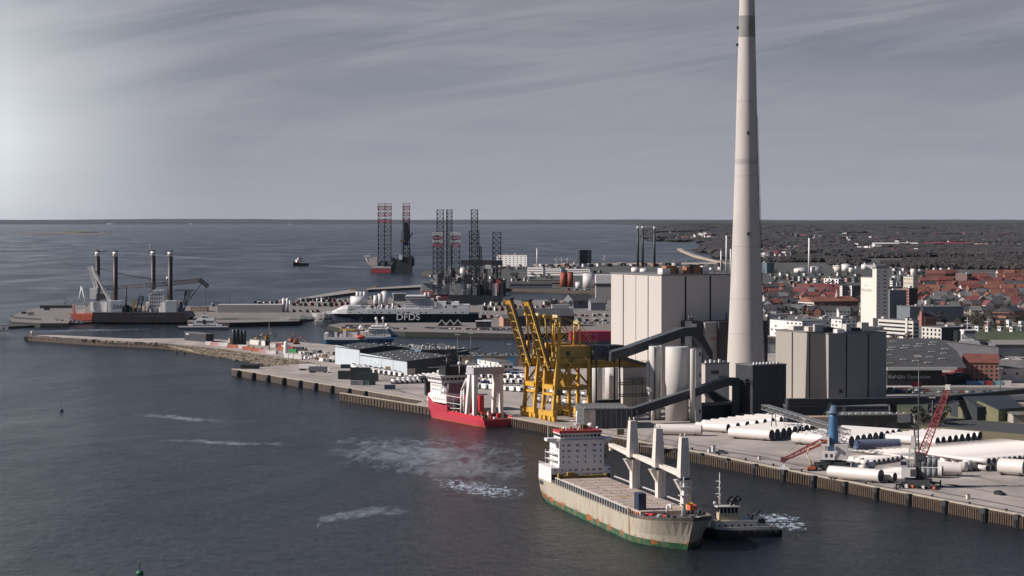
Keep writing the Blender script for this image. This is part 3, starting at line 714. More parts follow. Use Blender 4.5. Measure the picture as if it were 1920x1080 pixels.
 # crane-side transfer tower on trestles
 p = AT(1142, 700, 1072); t = thing('transfer_tower', 'dark grey conveyor transfer head above the yellow crane backreach', 'industrial building', (p.x, p.y, 4), RZ)
 f = Fr(1142, 700, 4, RZ); f.o = Vector((p.x, p.y, 4))
 MB().box(f.x(1120), f.x(1143), 2, 10, f.z(675), f.z(648)).build('cabin', mat('grey_cladding', (.085, .09, .10), .6), t)
 MB().box(f.x(1143), f.x(1172), 1, 9, f.z(664), f.z(648)).build('head_house', dark, t)
 k = MB(); zt = f.z(668)
 k.path([(f.x(1150), 3, zt), (f.x(1218), 3, f.z(686))], .6); k.path([(f.x(1150), 8, zt), (f.x(1218), 8, f.z(686))], .6)
 k.add([(f.x(1146), 3, zt+2), (f.x(1218), 3, f.z(684)), (f.x(1218), 8, f.z(684)), (f.x(1146), 8, zt+2), (f.x(1146), 3, zt), (f.x(1218), 3, f.z(687)), (f.x(1218), 8, f.z(687)), (f.x(1146), 8, zt)], [(0, 1, 2, 3), (7, 6, 5, 4), (0, 4, 5, 1), (3, 2, 6, 7)])
 k.build('chute', mat('chute_grey', (.09, .095, .10), .6), t)
 k = MB()
 for x in (f.x(1124), f.x(1168)):
  for y in (3, 8): k.tube((x, y, -1), (x, y, f.z(672)), .45, n=6)
 k.build('columns', darksteel, t)
 # low dark quay building with stained front wall
 f, t, W_, D, H = bldg('coal_hopper_house', 'long low grey concrete building behind the cargo ship bridge', 'industrial building', 1096, 804, 1080, 1182, 768, mat('sooty_concrete', (.085, .09, .095), .85, .4, .25, stretch=(1, 1, .3)), rz=6)
 bx('end_wall', t, mat('spalled_concrete', (.36, .31, .27), .9, .5, 1.2), -.3, 5, -.22, .0, 0, H)
 MB().rail([(0, 0, H+.5), (W_, 0, H+.5)], 1.1, 2, .06).build('roof_railing', offwhite, t)
 for i in range(9): bx('buttress', t, MATS['sooty_concrete'], 5+i*2.4, 5.4+i*2.4, -.5, 0, 0, H-.5)
 f, t, W_, D, H = bldg('motor_house', 'black box-like plant above the low concrete building', 'industrial building', 1122, 784, 1116, 1162, 752, dark)
 for i in range(3): bx('shutter', t, black, 1+i*3.3, 3.4+i*3.3, -.1, .02, 1, H-2)
 # long dark viaduct
 P = [AT(1478, 762, 1036), AT(1560, 762, 1041), AT(1662, 762, 1052), AT(1760, 757, 1073), AT(1845, 748, 1096), AT(1925, 741, 1118), AT(2100, 728, 1160)]
 tops = (748, 748, 747, 744, 737, 729, 716)
 t = thing('conveyor_viaduct', 'long dark elevated conveyor bridge running right behind the yard', 'viaduct', (P[0].x, P[0].y, 4))
 rr = []
 for p, tp in zip(P, tops):
  z1 = AT(960, tp, p.y).z-4; z0 = p.z-4+(.8 if p.y > 1045 else 0); x, y = p.x-P[0].x, p.y-P[0].y
  rr.append([(x, y, z0), (x-1, y+4.5, z0), (x-1, y+4.5, z1), (x, y, z1)])
 for i in range(len(rr)-1): MB().rings([rr[i], rr[i+1]]).build('bridge_span', dark, t)
 k = MB(); k.path([Vector(r[3])+Vector((0, -.1, .15)) for r in rr], .22, 4); k.build('roof_edge', grey, t)
 for px in (1676, 1746, 1817, 1886, 1960):
  p = AT(px, 770, 1052+(px-1662)*.27); x, y = p.x-P[0].x, p.y-P[0].y+2
  m = concrete if px == 1817 else dark; MB().box(x-1.5, x+1.5, y-1.5, y+1.5, -1, AT(960, 757 if px < 1800 else 745, p.y).z-4).build('pier', m, t)
 # dark hall under the second boiler house
 f, t, W_, D, H = bldg('ash_hall', 'long black shed under the elevated conveyor below the second boiler house', 'industrial building', 1476, 800, 1470, 1668, 763, dark, rz=3)
 for x in (8, 16, 40): bx('doorway', t, black, x, x+2.4, -.12, .02, 0, 4)
 bx('column', t, steel, 26, 27.5, -.5, 0, 0, H); 
 f, t, W_, D, H = bldg('store', 'low long shed with tan end wall and grey ribbed front', 'shed', 1566, 806, 1529, 1684, 780, mat('ribbed_grey', (.075, .072, .072), .8, .3, .3), rz=7)
 MB().box(-14, -.02, -.5, 8, -.5, H-.4).build('end_block', tan, t)
 for i in range(11): bx('roof_vent', t, white, 1+i*3.2, 2.4+i*3.2, 3, 3.9, H+.5, H+1.1)
 for x in (13.5, 20): bx('doorway', t, mat('dark_red_door', (.06, .03, .03), .7), x, x+1.6, -.14, .02, 0, H-1)
 f, t, W_, D, H = bldg('gatehouse', 'small dark flat cabin left of the blue harbour crane', 'cabin', 1500, 800, 1494, 1524, 776, mat('annex_dark', (.06, .062, .068), .7))
 bx('window', t, offwhite, 1, 2.6, -.1, .02, 2, 3)
plant()

# ================================================================ SHIPS
def hull(m, L, B, H, draft=1.5, bow=.28, rake=6, sheer=2.0, stern_cut=.12, flare=1.0, n=26, trans=.85, bowp=2.3, full=1.35):
 """stern at x=0, stem at x=L; returns the loft and a function for deck height"""
 rr = []
 def Hd(t): return H+sheer*max(0, (t-(1-bow*1.1))/(bow*1.1))**1.6
 for i in range(n+1):
  t = (i/n)
  if i > n*.6: t = .6+.4*(1-max(0, 1-(i-n*.6)/(n*.4))**1.5)
  s = max(0, (t-(1-bow))/bow); q = max(0, (stern_cut-t)/stern_cut) if stern_cut else 0
  bd = B/2*(max(0, 1-s**(bowp*full)))*(1-(1-trans)*q**1.5)+.12
  bw = B/2*(max(0, 1-s**bowp*1.0))**1.15*(1-(1-trans*.86)*q)+.08
  bm = bw+(bd-bw)*(.35 if s > 0 else .6)
  h = Hd(t); x = t*L; k = s**1.5*rake; zb = -draft+q*draft*1.0
  row = [(x-k*.75, bw*.9, zb), (x-k*.55, bw, .0), (x-k*.30, bm, h*.45), (x, bd, h)]
  rr.append([(a, -b, c) for a, b, c in row]+[(a, b, c) for a, b, c in reversed(row)])
 m.rings(rr); return Hd
def wl_mat(name, top, low, level, third=None, level2=0, rust=0, rough=.5):
 """hull paint with a real boot-top line at a given height, and rust runs"""
 m, nt, b = node_mat(name); N = nt.nodes.new; L = nt.links.new
 tc = N('ShaderNodeTexCoord'); sp = N('ShaderNodeSeparateXYZ'); L(tc.outputs['Object'], sp.inputs[0])
 def nz(scale, st, d=6, r=.65):
  mp = N('ShaderNodeMapping'); L(tc.outputs['Object'], mp.inputs[0]); mp.inputs['Scale'].default_value = st
  n = N('ShaderNodeTexNoise'); n.inputs['Scale'].default_value = scale; n.inputs['Detail'].default_value = d; n.inputs['Roughness'].default_value = r; L(mp.outputs[0], n.inputs[0]); return n.outputs[0]
 def mix(f, a, c):
  q = N('ShaderNodeMix'); q.data_type = 'RGBA'; L(f, q.inputs[0])
  for k, v in ((6, a), (7, c)):
   if isinstance(v, tuple): q.inputs[k].default_value = (*v, 1)
   else: L(v, q.inputs[k])
  return q.outputs[2]
 def rng(x, a, c, d=0, e=1):
  r = N('ShaderNodeMapRange'); L(x, r.inputs[0])
  for i, v in enumerate((a, c, d, e)): r.inputs[i+1].default_value = v
  return r.outputs[0]
 col = mix(rng(sp.outputs[2], level-.06, level+.06), low, top)
 if third: col = mix(rng(sp.outputs[2], level2-.05, level2+.05), col, third)
 if rust:
  col = mix(rng(nz(.22, (1, 1, .35)), .5, .75, 0, .5*rust), col, (.30, .25, .20))
  col = mix(rng(nz(.5, (1, 1, .10), 8, .75), .56, .67, 0, .85*rust), col, (.20, .085, .035))
  j = N('ShaderNodeMath'); j.operation = 'MULTIPLY'; L(rng(nz(.13, (1, 1, .8)), .5, .58), j.inputs[0])
  band = N('ShaderNodeMath'); band.operation = 'COMPARE'; L(sp.outputs[2], band.inputs[0]); band.inputs[1].default_value = level-.4; band.inputs[2].default_value = 1.1
  L(band.outputs[0], j.inputs[1]); jj = N('ShaderNodeMath'); jj.operation = 'MULTIPLY'; L(j.outputs[0], jj.inputs[0]); jj.inputs[1].default_value = .85*rust
  col = mix(jj.outputs[0], col, (.33, .10, .035))
 L(col, b.inputs['Base Color']); b.inputs['Roughness'].default_value = rough; return m

def cargo_ship():
 th = 14.2; L = 142.0
 bowp = Vector((53.2, 677, 0)); d = Vector((math.sin(R(th)), -math.cos(R(th)), 0)); o = bowp-d*(L-5.6)
 # local x points to the bow, local -y to the viewer's left
 t = thing('cargo_ship', 'rust-streaked grey and green cargo ship with white bridge block and three white cranes', 'cargo ship', o, -90+th)
 hm = wl_mat('cargo_hull_paint', (.42, .375, .30), (.028, .10, .05), 2.2, rust=1.25)
 m = MB(); Hd = hull(m, L, 22.5, 8.6, 2, .24, 10.5, 2.2, .12, n=44, trans=.92, full=2.1); m.build('hull', hm, t)
 X = lambda s: L-5.6-s                                          # s: metres back from the stem at the waterline
 dk = mat('ship_deck_brown', (.10, .085, .075), .85, .3, .4)
 bx('deck', t, dk, 8, L*.80, -10.4, 10.4, 8.5, 8.75)
 # forecastle
 fc = MB()
 rr = []
 for i in range(9):
  tt = .835+.155*i/8; s = max(0, (tt-.76)/.24); b = max(.2, 11.25*(1-s**4.8)-.25); h = Hd(tt)+.02; rr.append([(tt*L, -b, h-.6), (tt*L, b, h-.6), (tt*L, b, h+.5), (tt*L, -b, h+.5)])
 fc.rings(rr); fc.build('forecastle_deck', dk, t)
 bw = MB()                                                     # bulwark
 for sg in (-1, 1):
  pr = None
  for i in range(14):
   tt = .80+.2*i/13; s = max(0, (tt-.76)/.24); b = max(.05, 11.25*(1-s**4.8)); h = Hd(tt)
   c = Vector((tt*L, sg*b, h)); e = c+Vector((.5 if s > .5 else 0, sg*.15, 1.35))
   if pr: bw.add([pr[0], c, e, pr[1], pr[0]+Vector((0, -sg*.25, 0)), c+Vector((0, -sg*.25, 0)), e+Vector((0, -sg*.25, 0)), pr[1]+Vector((0, -sg*.25, 0))], [(0, 1, 2, 3), (7, 6, 5, 4), (3, 2, 6, 7)])
   pr = (c, e)
 bw.build('bulwark', mat('bow_grey', (.11, .10, .09), .7, .4, .3, dirt=(.16, .08, .05), dirt_amt=.6), t)
 # hatch covers
 hc = mat('hatch_cover_pink_grey', (.42, .335, .29), .75, .22, .25, dirt=(.19, .12, .09), dirt_amt=.55, dirt_scale=.2)
 for (a, b) in ((20.5, 52), (52.6, 82), (82.6, 112)):
  h = MB().box(X(b), X(a), -8.4, 8.4, 8.6, 10.7).build('hatch_cover', hc, t)
  k = MB()
  n = int((b-a)/6.1)
  for i in range(1, n): x = X(a)-i*(b-a)/n; k.box(x-.05, x+.05, -8.3, 8.3, 10.7, 10.76)
  for y in (-2.8, 2.8): k.box(X(b)+.3, X(a)-.3, y-.05, y+.05, 10.7, 10.77)
  k.build('cover_seam', mat('seam_brown', (.12, .09, .08), .9), h)
  for i in range(n):
   for y in (-7.2, -3.6, 0, 3.6, 7.2):
    if (i*7+int(y*3)) % 3: bx('lashing_pot', h, darksteel, X(a)-i*(b-a)/n-1.6, X(a)-i*(b-a)/n-1.2, y-.2, y+.2, 10.7, 10.82)
 bx('yellow_marking', t, mat('worn_yellow', (.55, .38, .08), .8), X(58), X(57.2), -4.4, 0, 10.7, 10.84)
 t.scale = (1, 1, .87)
 for sg in (-1, 1): bx('dark_backing', t, black, X(26)-30*2.85, X(26), sg*10.0-.1, sg*10.0+.1, 8.7, 10.9)  # black panels added behind the posts to darken the openings
 # row of side stanchions with dark openings
 for i in range(31):
  x = X(26)-i*2.85
  bx('stanchion', t, offwhite, x-.16, x+.16, -10.95, -10.55, 8.6, 11.2); bx('stanchion', t, offwhite, x-.16, x+.16, 10.55, 10.95, 8.6, 10.9)
 for sg in (-1, 1):
  bx('side_rail', t, offwhite, X(26)-30*2.85-.2, X(26)+.2, sg*10.75-.25, sg*10.75+.25, 11.1, 11.4); None
 bx('walkway', t, black, X(112), X(26), -10.4, -8.6, 8.76, 8.9); bx('walkway', t, black, X(112), X(26), 8.6, 10.4, 8.76, 8.9)
 for i in range(14): x = X(30)-i*5.9; bx('locker', t, darksteel, x-1.2, x+1.2, -9.9, -8.7, 8.9, 10.3 if i % 3 else 9.6)
 for i in range(12): x = X(34)-i*6.3; bx('locker', t, darksteel, x-1.2, x+1.2, 8.8, 9.8, 8.9, 10.0)
 # deckhouse
 sh = mat('deckhouse_white', (.74, .70, .71), .5, .08, dirt=(.45, .38, .33), dirt_amt=.35, dirt_scale=.25)
 a = 117.5; F_ = X(a)                                           # front face
 MB().box(X(a+17), F_, -10.9, 10.9, 8.4, 14.4).build('lower_deckhouse', sh, t)
 up = MB().box(X(a+13), F_, -7.9, 8.6, 14.4, 25.2).build('accommodation_block', sh, t)
 br = MB(); br.box(X(a+9), F_+.5, -8.4, 8.9, 25.2, 25.6); br.box(X(a+8.5), F_+.3, -7.6, 7.2, 25.6, 27.0); br.build('bridge', sh, t)
 wn = MB(); wn.exty([(-11.9, 25.3), (-8.4, 23.9), (-8.4, 25.3)], X(a+4.5), F_-.8); wn.box(X(a+4.5), F_-.6, -12.2, -8.3, 25.3, 26.4)
 wn.exty([(8.9, 23.9), (11.9, 25.3), (8.9, 25.3)], X(a+4.5), F_-.8); wn.box(X(a+4.5), F_-.6, 8.8, 12.2, 25.3, 26.4); wn.build('bridge_wing', sh, t)
 bx('bridge_window_band', t, glass, X(a+8), F_+.36, -7.66, 7.26, 26.9, 28.0)
 for i in range(12): y = -7.6+i*14.8/11; bx('window_post', t, sh, F_+.3, F_+.42, y-.1, y+.1, 26.9, 28.0)
 bx('bridge_roof', t, sh, X(a+8.6), F_+.5, -7.9, 7.5, 28.0, 28.5); bx('red_roof_band', t, mat('red_band', (.38, .045, .04), .6, .2, .5), X(a+8.8), F_+.7, -8.0, 7.6, 28.5, 29.5)
 bx('bridge_catwalk', t, grey, F_, F_+.9, -8.6, 9.2, 25.9, 26.1)
 MB().rail([(F_+.8, -8.6, 25.7), (F_+.8, 9.2, 25.7)], 1.0, 1.2, .05).build('bridge_railing', sh, t)
 # windows: six columns, four rows, then two wider rows
 cols = (-6.4, -4.3, -1.2, 1.7, 5.0, 7.3)
 for r_, z in enumerate((23.5, 21.2, 18.9, 16.6)):
  for c_, y in enumerate(cols):
   pairs = (-.35, .35) if (r_ < 2 and c_ in (1, 2, 3, 4) and not (r_ == 1 and c_ == 3)) else (0,)
   for q in pairs: bx('window', t, glass, F_-.02, F_+.06, y+q-.22, y+q+.22, z-.42, z+.42)
 for y in (-9.4, -6.8, -3.9, -2.0, -1.4, .6, 2.4, 3.0, 4.5, 5.1, 6.8, 7.4, 10.3): bx('window', t, glass, F_-.02, F_+.06, y-.22, y+.22, 13.1, 13.9)
 for y in (-6.7, -6.1, -2.1, -1.5, 2.4, 3.0, 4.6, 5.3, 6.0, 6.7, 7.5): bx('window', t, glass, F_-.02, F_+.06, y-.22, y+.22, 10.9, 11.8)
 for y in (-9.6, 9.6): bx('side_opening', t, mat('opening_dark', (.05, .052, .06), .8), F_-.02, F_+.05, y-1.2, y+1.2, 9.6, 11.8)
 for k_ in range(5):
  for z in (16.6, 18.9, 21.2, 23.5): bx('window', t, glass, X(a+2+k_*2.4), X(a+2.5+k_*2.4), -7.96, -7.88, z-.4, z+.4)
 # yellow gantry beam, hatch crane, in front of the deckhouse
 g = MB(); g.box(F_+1.2, F_+3.0, -8.2, 8.4, 9.6, 11.5); g.box(F_+1.0, F_+3.2, -9.0, -8.2, 8.8, 12.4); g.box(F_+1.0, F_+3.2, 8.2, 9.0, 8.8, 12.0); g.build('hatch_gantry', mat('dirty_yellow', (.26, .165, .04), .8, .5, .8, dirt=(.09, .06, .03), dirt_amt=.8), t)
 bx('gantry_cab', t, MATS['dirty_yellow'], F_+1.2, F_+3, -5.6, -3.2, 11.5, 12.9)
 # stern superstructure, funnel, masts, lifeboat
 MB().box(X(a+18), X(a+13.5), -3.6, 4.4, 14.4, 25.5).build('funnel', mat('funnel_olive', (.13, .12, .05), .7, .3), t)
 mm = MB(); mm.tube((X(a+5), 0, 29), (X(a+5), 0, 37), .5, .3, 8); mm.tube((X(a+5), -2.4, 33), (X(a+5), 2.4, 33), .15); mm.tube((X(a+5), -1.6, 35), (X(a+5), 1.6, 35), .12); mm.box(X(a+6.2), X(a+4), -.8, .8, 31.4, 31.7); mm.build('radar_mast', sh, t)
 MB().sph((X(a+4), 4.6, 30.9), 1.25).build('satellite_dome', white, t); MB().sph((X(a+3), 6.9, 30.1), .6).build('satellite_dome', white, t); MB().sph((X(a+3), -5.4, 30.2), .6).build('satellite_dome', white, t)
 MB().box(X(a+6), X(a+3), 1.6, 3.3, 29.5, 31.4).build('roof_locker', mat('funnel_olive', (.13, .12, .05)), t)
 MB().tube((F_-2.5, -11.4, 26.4), (F_-2.5, -11.4, 34.6), .12, n=5).build('signal_mast', offwhite, t)
 for i in range(5): bx('roof_equipment', t, (yellow, white, orange, steel, white)[i], X(a+2), X(a+1.2), -6.6+i*1.5, -5.9+i*1.5, 29.5, 30.3+.3*(i % 3))
 ob = MB()
 for z in (14.4, 17, 19.6): ob.box(X(a+14), X(a+2), -9.6, -7.9, z, z+.15)
 for x in (X(a+3), X(a+8), X(a+13)): ob.tube((x, -9.5, 14.4), (x, -9.5, 20.8), .1, n=4)
 ob.build('outside_stair', offwhite, t)
 bt = MB(); bt.sph((X(a+9), 10.4, 18.2), 1.5, sq=(1.9, 1, 1)); bt.build('lifeboat', mat('funnel_olive', (.13, .12, .05)), t)
 MB().tube((X(a+9), 9.8, 14.4), (X(a+9), 9.8, 17.2), .25).build('davit', darksteel, t)
 MB().rail([(X(a+17), -10.8, 14.4), (F_, -10.8, 14.4)], 1.1, 2, .06).build('deck_railing', sh, t); MB().rail([(F_-.1, -10.8, 14.4), (F_-.1, -7.9, 14.4)], 1.1, 2, .06).build('deck_railing', sh, t); MB().rail([(.5, -9.6, 8.7), (X(a+17), -10.9, 8.7)], 1.2, 2, .07).build('deck_railing', sh, t)
 # stern quarter openings
 for i in range(3): bx('mooring_opening', t, MATS['opening_dark'], 3+i*3.6, 5.6+i*3.6, -10.95, -10.6, 6.2+.2*i, 7.6+.2*i)
 # cranes
 cw = mat('crane_white', (.66, .60, .55), .5, .12, dirt=(.45, .30, .18), dirt_amt=.5, dirt_scale=.35)
 tips = (None, (X(53.6)-2, 8.3), (X(29.4)-2, 10))
 for i, (s, y, z0, z1, zt) in enumerate(((80.5, 8.4, 8.6, 22.9, 37.0), (53.6, 8.8, 8.6, 22.2, 36.7), (29.4, 9.4, 8.6, 21.4, 36.0))):
  x = X(s); c = thing('deck_crane', None, None, (x, y, 0)); c.parent = t; c.name = 'deck_crane'
  p = MB(); p.ext([(-1.5, z0), (1.5, z0), (1.5, z1-5.5), (2.0, z1-.8), (-2.6, z1-.8), (-1.5, z1-5.5)], -1.35, 1.35); p.build('pedestal', cw, c)
  p = MB(); p.exty([(-1.35, z1-5.8), (1.3, z1-.8), (-3.9, z1-.8), (-3.2, z1-2.0)], -1.3, 1.3); p.build('pedestal_bracket', cw, c)
  MB().lathe([(2.1, z1-.8), (2.1, z1)], 0, -.8, n=20).build('slew_ring', black, c)
  b = MB(); ring = []
  for z, w, dp in ((z1, 1.8, 1.6), (z1+3, 1.8, 1.6), (zt-3, 1.5, 1.25), (zt, 1.35, 1.1)): ring.append([(-w, -.8-dp, z), (w, -.8-dp, z), (w, -.8+dp, z), (-w, -.8+dp, z)])
  b.rings(ring); b.build('crane_house', cw, c)
  for q in (-1, 1): bx('sheave_horn', c, cw, -1.1, -.5, -.8+q*.75-.15, -.8+q*.75+.15, zt, zt+1.3)
  bx('front_seam', c, offwhite, -.08, .08, -.86-1.6, -.8-1.56, z1, z1+3)
  jl = 25.5 if i == 0 else (26.9 if i == 1 else 24.2); j = MB()
  jz = z1+1.0; jt = jz+(.9 if i == 0 else .4)
  for q in (-.95, .95): j.rings([[(-1.6, -.8+q-.32, jz-.9), (-1.6, -.8+q+.32, jz-.9), (-1.6, -.8+q+.32, jz+.9), (-1.6, -.8+q-.32, jz+.9)], [(-jl, -.8+q*.6-.25, jt-.6), (-jl, -.8+q*.6+.25, jt-.6), (-jl, -.8+q*.6+.25, jt+.6), (-jl, -.8+q*.6-.25, jt+.6)]])
  for k_ in range(9): xx = -2.5-k_*(jl-4)/8; j.box(xx-.2, xx+.2, -1.9, .3, jz-.2, jz+.4)
  j.build('jib', cw, c)
  hk = MB(); hk.box(-jl-.6, -jl+1.0, -1.3, -.3, jt-2.4, jt-.6); hk.build('hook_block', cream, c)
  w = MB()
  for q in (-.4, .4): w.tube((-1.1, -.8+q, zt+.6), (-jl+.6, -.8+q, jt+.5), .06, n=3, caps=False); w.tube((-1.0, -.8+q, zt-.2), (-jl+5, -.8+q, jt+.5), .05, n=3, caps=False)
  w.build('hoist_rope', darksteel, c)
  ld = MB(); ld.truss((1.9, .2, z0), (1.9, .2, z1-1), .8, .5, 14, .06); ld.build('ladder', mat('ladder_yellow', (.40, .31, .16), .7), c)
 # foremast
 fm = MB(); mx = X(9.5); fm.tube((mx, 2, 10.5), (mx, 2, 22), .75, .4, 10)
 for z, w in ((20.5, 1.8), (17.6, 1.6), (14.6, 1.3)): fm.box(mx-.7, mx+.7, 2-w, 2+w, z, z+.22)
 fm.tube((mx, .9, 20.5), (mx, .9, 22.6), .12); fm.tube((mx, 3.1, 20.5), (mx, 3.1, 22.8), .12); fm.tube((mx, 2, 22), (mx, 2, 24.2), .15)
 fm.path([(mx-6, -1.5, 10.8), (mx-5.5, -1.5, 13.4), (mx-3.4, -1.2, 14.2), (mx-2.4, -1.2, 12.6)], .35); fm.build('foremast', white, t)
 r2 = random.Random(5)
 for i in range(26):
  x = X(r2.uniform(5, 24)); w = max(1, 9.4*(1-max(0, (x/L-.80)/.2)**2)); y = r2.uniform(-w, w)
  if i % 2: bx('deck_gear', t, (darksteel, steel, offwhite)[i % 3], x-.5, x+.5, y-.5, y+.5, Hd(x/L)-.3, Hd(x/L)+r2.uniform(.8, 1.7))
  else: MB().tube((x, y-.9, Hd(x/L)+.8), (x, y+.9, Hd(x/L)+.8), .6, n=10).build('winch', (darksteel, grey, redp)[i % 3], t)
 MB().lathe([(1.25, 0), (1.5, .35)], n=16).build('hawse_pipe', darksteel, t).matrix_local = Matrix.Translation((X(9.2), -7.7, 7.2)) @ Matrix.Rotation(R(78), 4, 'X') @ Matrix.Rotation(R(20), 4, 'Y')
 for i in range(6): bx('bow_mark', t, mat('yellow_mark', (.42, .30, .08), .8), X(27)+i*2.0, X(26.6)+i*2.0, -10.86+i*.06, -10.7+i*.07, 10.2, 11.6 if i == 0 else 10.9)
 # cargo standing on deck: things of their own
 def w(x, y, z): q = o+d*x+Vector((math.cos(R(th)), math.sin(R(th)), 0))*y; return (q.x, q.y, z*.87+.02)
 return w, X, th
CS, CX, CTH = cargo_ship()

# ---- containers
CONT = {}
def cont_proto(m, L=6.06):
 k = (m.name, L)
 if k not in CONT:
  b = MB(); n = int(L/.55)
  pts = []
  b.box(-L/2, L/2, -1.2, 1.2, .08, 2.55)
  for i in range(n):
   x = -L/2+.3+i*(L-.6)/max(1, n-1)
   for sy in (-1, 1): b.box(x-.12, x+.12, sy*1.2, sy*1.235, .2, 2.42)
  b.box(-L/2, L/2, -1.22, 1.22, 0, .14); 
  body = b.mesh('body', m)
  e = MB()
  for q in (-.9, -.35, .35, .9): e.tube((L/2+.04, q, .15), (L/2+.04, q, 2.45), .035, n=4)
  for x in (-L/2, L/2):
   for y in (-1.22, 1.22): e.box(x-.06, x+.06, y-.05, y+.05, 0, 2.6)
  CONT[k] = (body, e.mesh('door_bars', steel))
 return CONT[k]
def container(loc, rz, m, label, group=None, L=6.06):
 body, bars = cont_proto(m, L); t = thing('shipping_container', label, 'container', loc, rz, group)
 part(body, 'body', t); part(bars, 'door_bars', t); return t
for z, l in ((10.75, 'lower of the two dark blue containers stacked on the cargo ship hatch'), (13.75, 'upper of the two dark blue containers stacked on the cargo ship hatch')):
 container(CS(CX(26), -6.8, z), 90+CTH, mat('container_navy', (.03, .05, .095), .6, .25), l, 'blue containers on the cargo ship', 4.4)
for i, (s, y, m, l) in enumerate(((28, 9.2, yellow, 'yellow'), (24.5, 8.8, yellow, 'yellow'), (20.5, 8.2, yellow, 'yellow'), (16.8, 7.2, orange, 'orange'))):
 a = thing('deck_bin', f'{("rear", "second", "third", "front orange")[i]} open-topped bin in the yellow row on the cargo ship bow', 'bin', CS(CX(s), y, 10.9 if i < 3 else 11.4), -90+CTH, 'bins on the cargo ship bow')
 b = MB(); b.box(-1.6, 1.6, -1.1, 1.1, 0, .2)
 for q in ((-1.6, 1.6, -1.15, -1.0), (-1.6, 1.6, 1.0, 1.15), (-1.6, -1.45, -1.0, 1.0), (1.45, 1.6, -1.0, 1.0)): b.box(*q, .2, 1.5)
 b.build('body', m, a); r = MB()
 for x in (-1, 0, 1): r.box(x-.1, x+.1, -1.2, 1.2, .5, .65)
 r.build('ribs', (cream, darksteel)[i % 2], a)

def tug():
 # bow towards the cargo ship, stern right
 st = G(1461, 1003, 0); bo = G(1312, 1006, 0); d = (bo-st); L = d.length+1; rz = math.degrees(math.atan2(d.y, d.x))
 t = thing('tugboat', 'black-hulled tug with cream wheelhouse pushing beside the cargo ship bow', 'tug', (st.x, st.y, 0), rz)
 m = MB(); Hd = hull(m, L, 9.5, 2.2, 1, .35, 2, 1.8, .2, n=20, trans=.8, bowp=2.6); m.build('hull', mat('tug_black', (.012, .013, .016), .5), t)
 # local x to the bow; -y is away from camera here
 fr = lambda px: (px-1461)/(1316-1461)*L
 bx('deck', t, mat('tug_deck', (.06, .055, .05), .8), 1.5, L*.72, -3.9, 3.9, 2.15, 2.35)
 MB().box(fr(1418), fr(1345), -3.1, 3.1, 2.3, 5.2).build('deckhouse', cream, t)
 MB().box(fr(1440), fr(1418), -2.6, 2.6, 2.3, 4.0).build('engine_casing', cream, t)
 for i in range(6): bx('porthole', t, glass, fr(1352+i*11)-.3, fr(1352+i*11)+.3, 3.05, 3.16, 3.4, 4.0)
 whz = 5.2; MB().box(fr(1386), fr(1352), -2.5, 2.5, whz, whz+2.4).build('upper_house', mat('tug_tan', (.50, .40, .27), .6), t)
 w = MB(); w.rings([[(fr(1385), -2.4, whz+2.4), (fr(1353), -2.4, whz+2.4), (fr(1353), 2.4, whz+2.4), (fr(1385), 2.4, whz+2.4)], [(fr(1386), -2.9, whz+4.2), (fr(1350), -2.9, whz+4.2), (fr(1350), 2.9, whz+4.2), (fr(1386), 2.9, whz+4.2)]]); w.build('wheelhouse_glass', glass, t)
 for i in range(6):
  x = fr(1353+i*6.4); bx('window_post', t, cream, x-.12, x+.12, 2.4, 2.85, whz+2.4, whz+4.2)
 bx('wheelhouse_roof', t, cream, fr(1388), fr(1348), -3.1, 3.1, whz+4.2, whz+4.6)
 k = MB(); xm = fr(1356); k.tube((xm, 0, whz+4.6), (xm, 0, whz+15), .35, .12, 8)
 for z, a in ((whz+8, 1.8), (whz+10, 1.3), (whz+12, 1.7), (whz+7, 1.1)): k.tube((xm, -a, z), (xm, a, z), .1); k.tube((xm-a*.7, 0, z+.3), (xm+a*.7, 0, z+.3), .1)
 k.sph((xm+1.6, 0, whz+5.4), .5); k.build('mast', offwhite, t)
 for px in (1374, 1384): MB().path([(fr(px), -1.6, 5), (fr(px), -1.6, 11.2), (fr(px)-1.3, -1.6, 12.2)], .55, 8).build('exhaust_funnel', black, t); MB().path([(fr(px), 1.6, 5), (fr(px), 1.6, 11.2), (fr(px)-1.3, 1.6, 12.2)], .55, 8).build('exhaust_funnel', black, t)
 k = MB(); x = fr(1412); k.path([(x, 0, 4), (x-.5, 0, 6.6), (x-3, 0, 7.8)], .25); k.path([(x-1, 1, 4), (x+1.5, 1, 6.9)], .2); k.build('deck_crane_arm', darksteel, t)
 MB().tube((fr(1430), -1.4, 4.6), (fr(1430), 1.4, 4.6), .9, n=12).build('towing_winch', darksteel, t)
 for i in range(9):
  o = MB().tube((0, -.35, 0), (0, .35, 0), .55, n=10).build('tyre_fender', black, t); x = 2+i*L*.085; o.location = (x, 4.7, 1.7)
 MB().rail([(1, 3.9, 2.3), (L*.7, 4.2, 2.3)], 1.0, 1.6, .05).build('railing', offwhite, t)
tug()

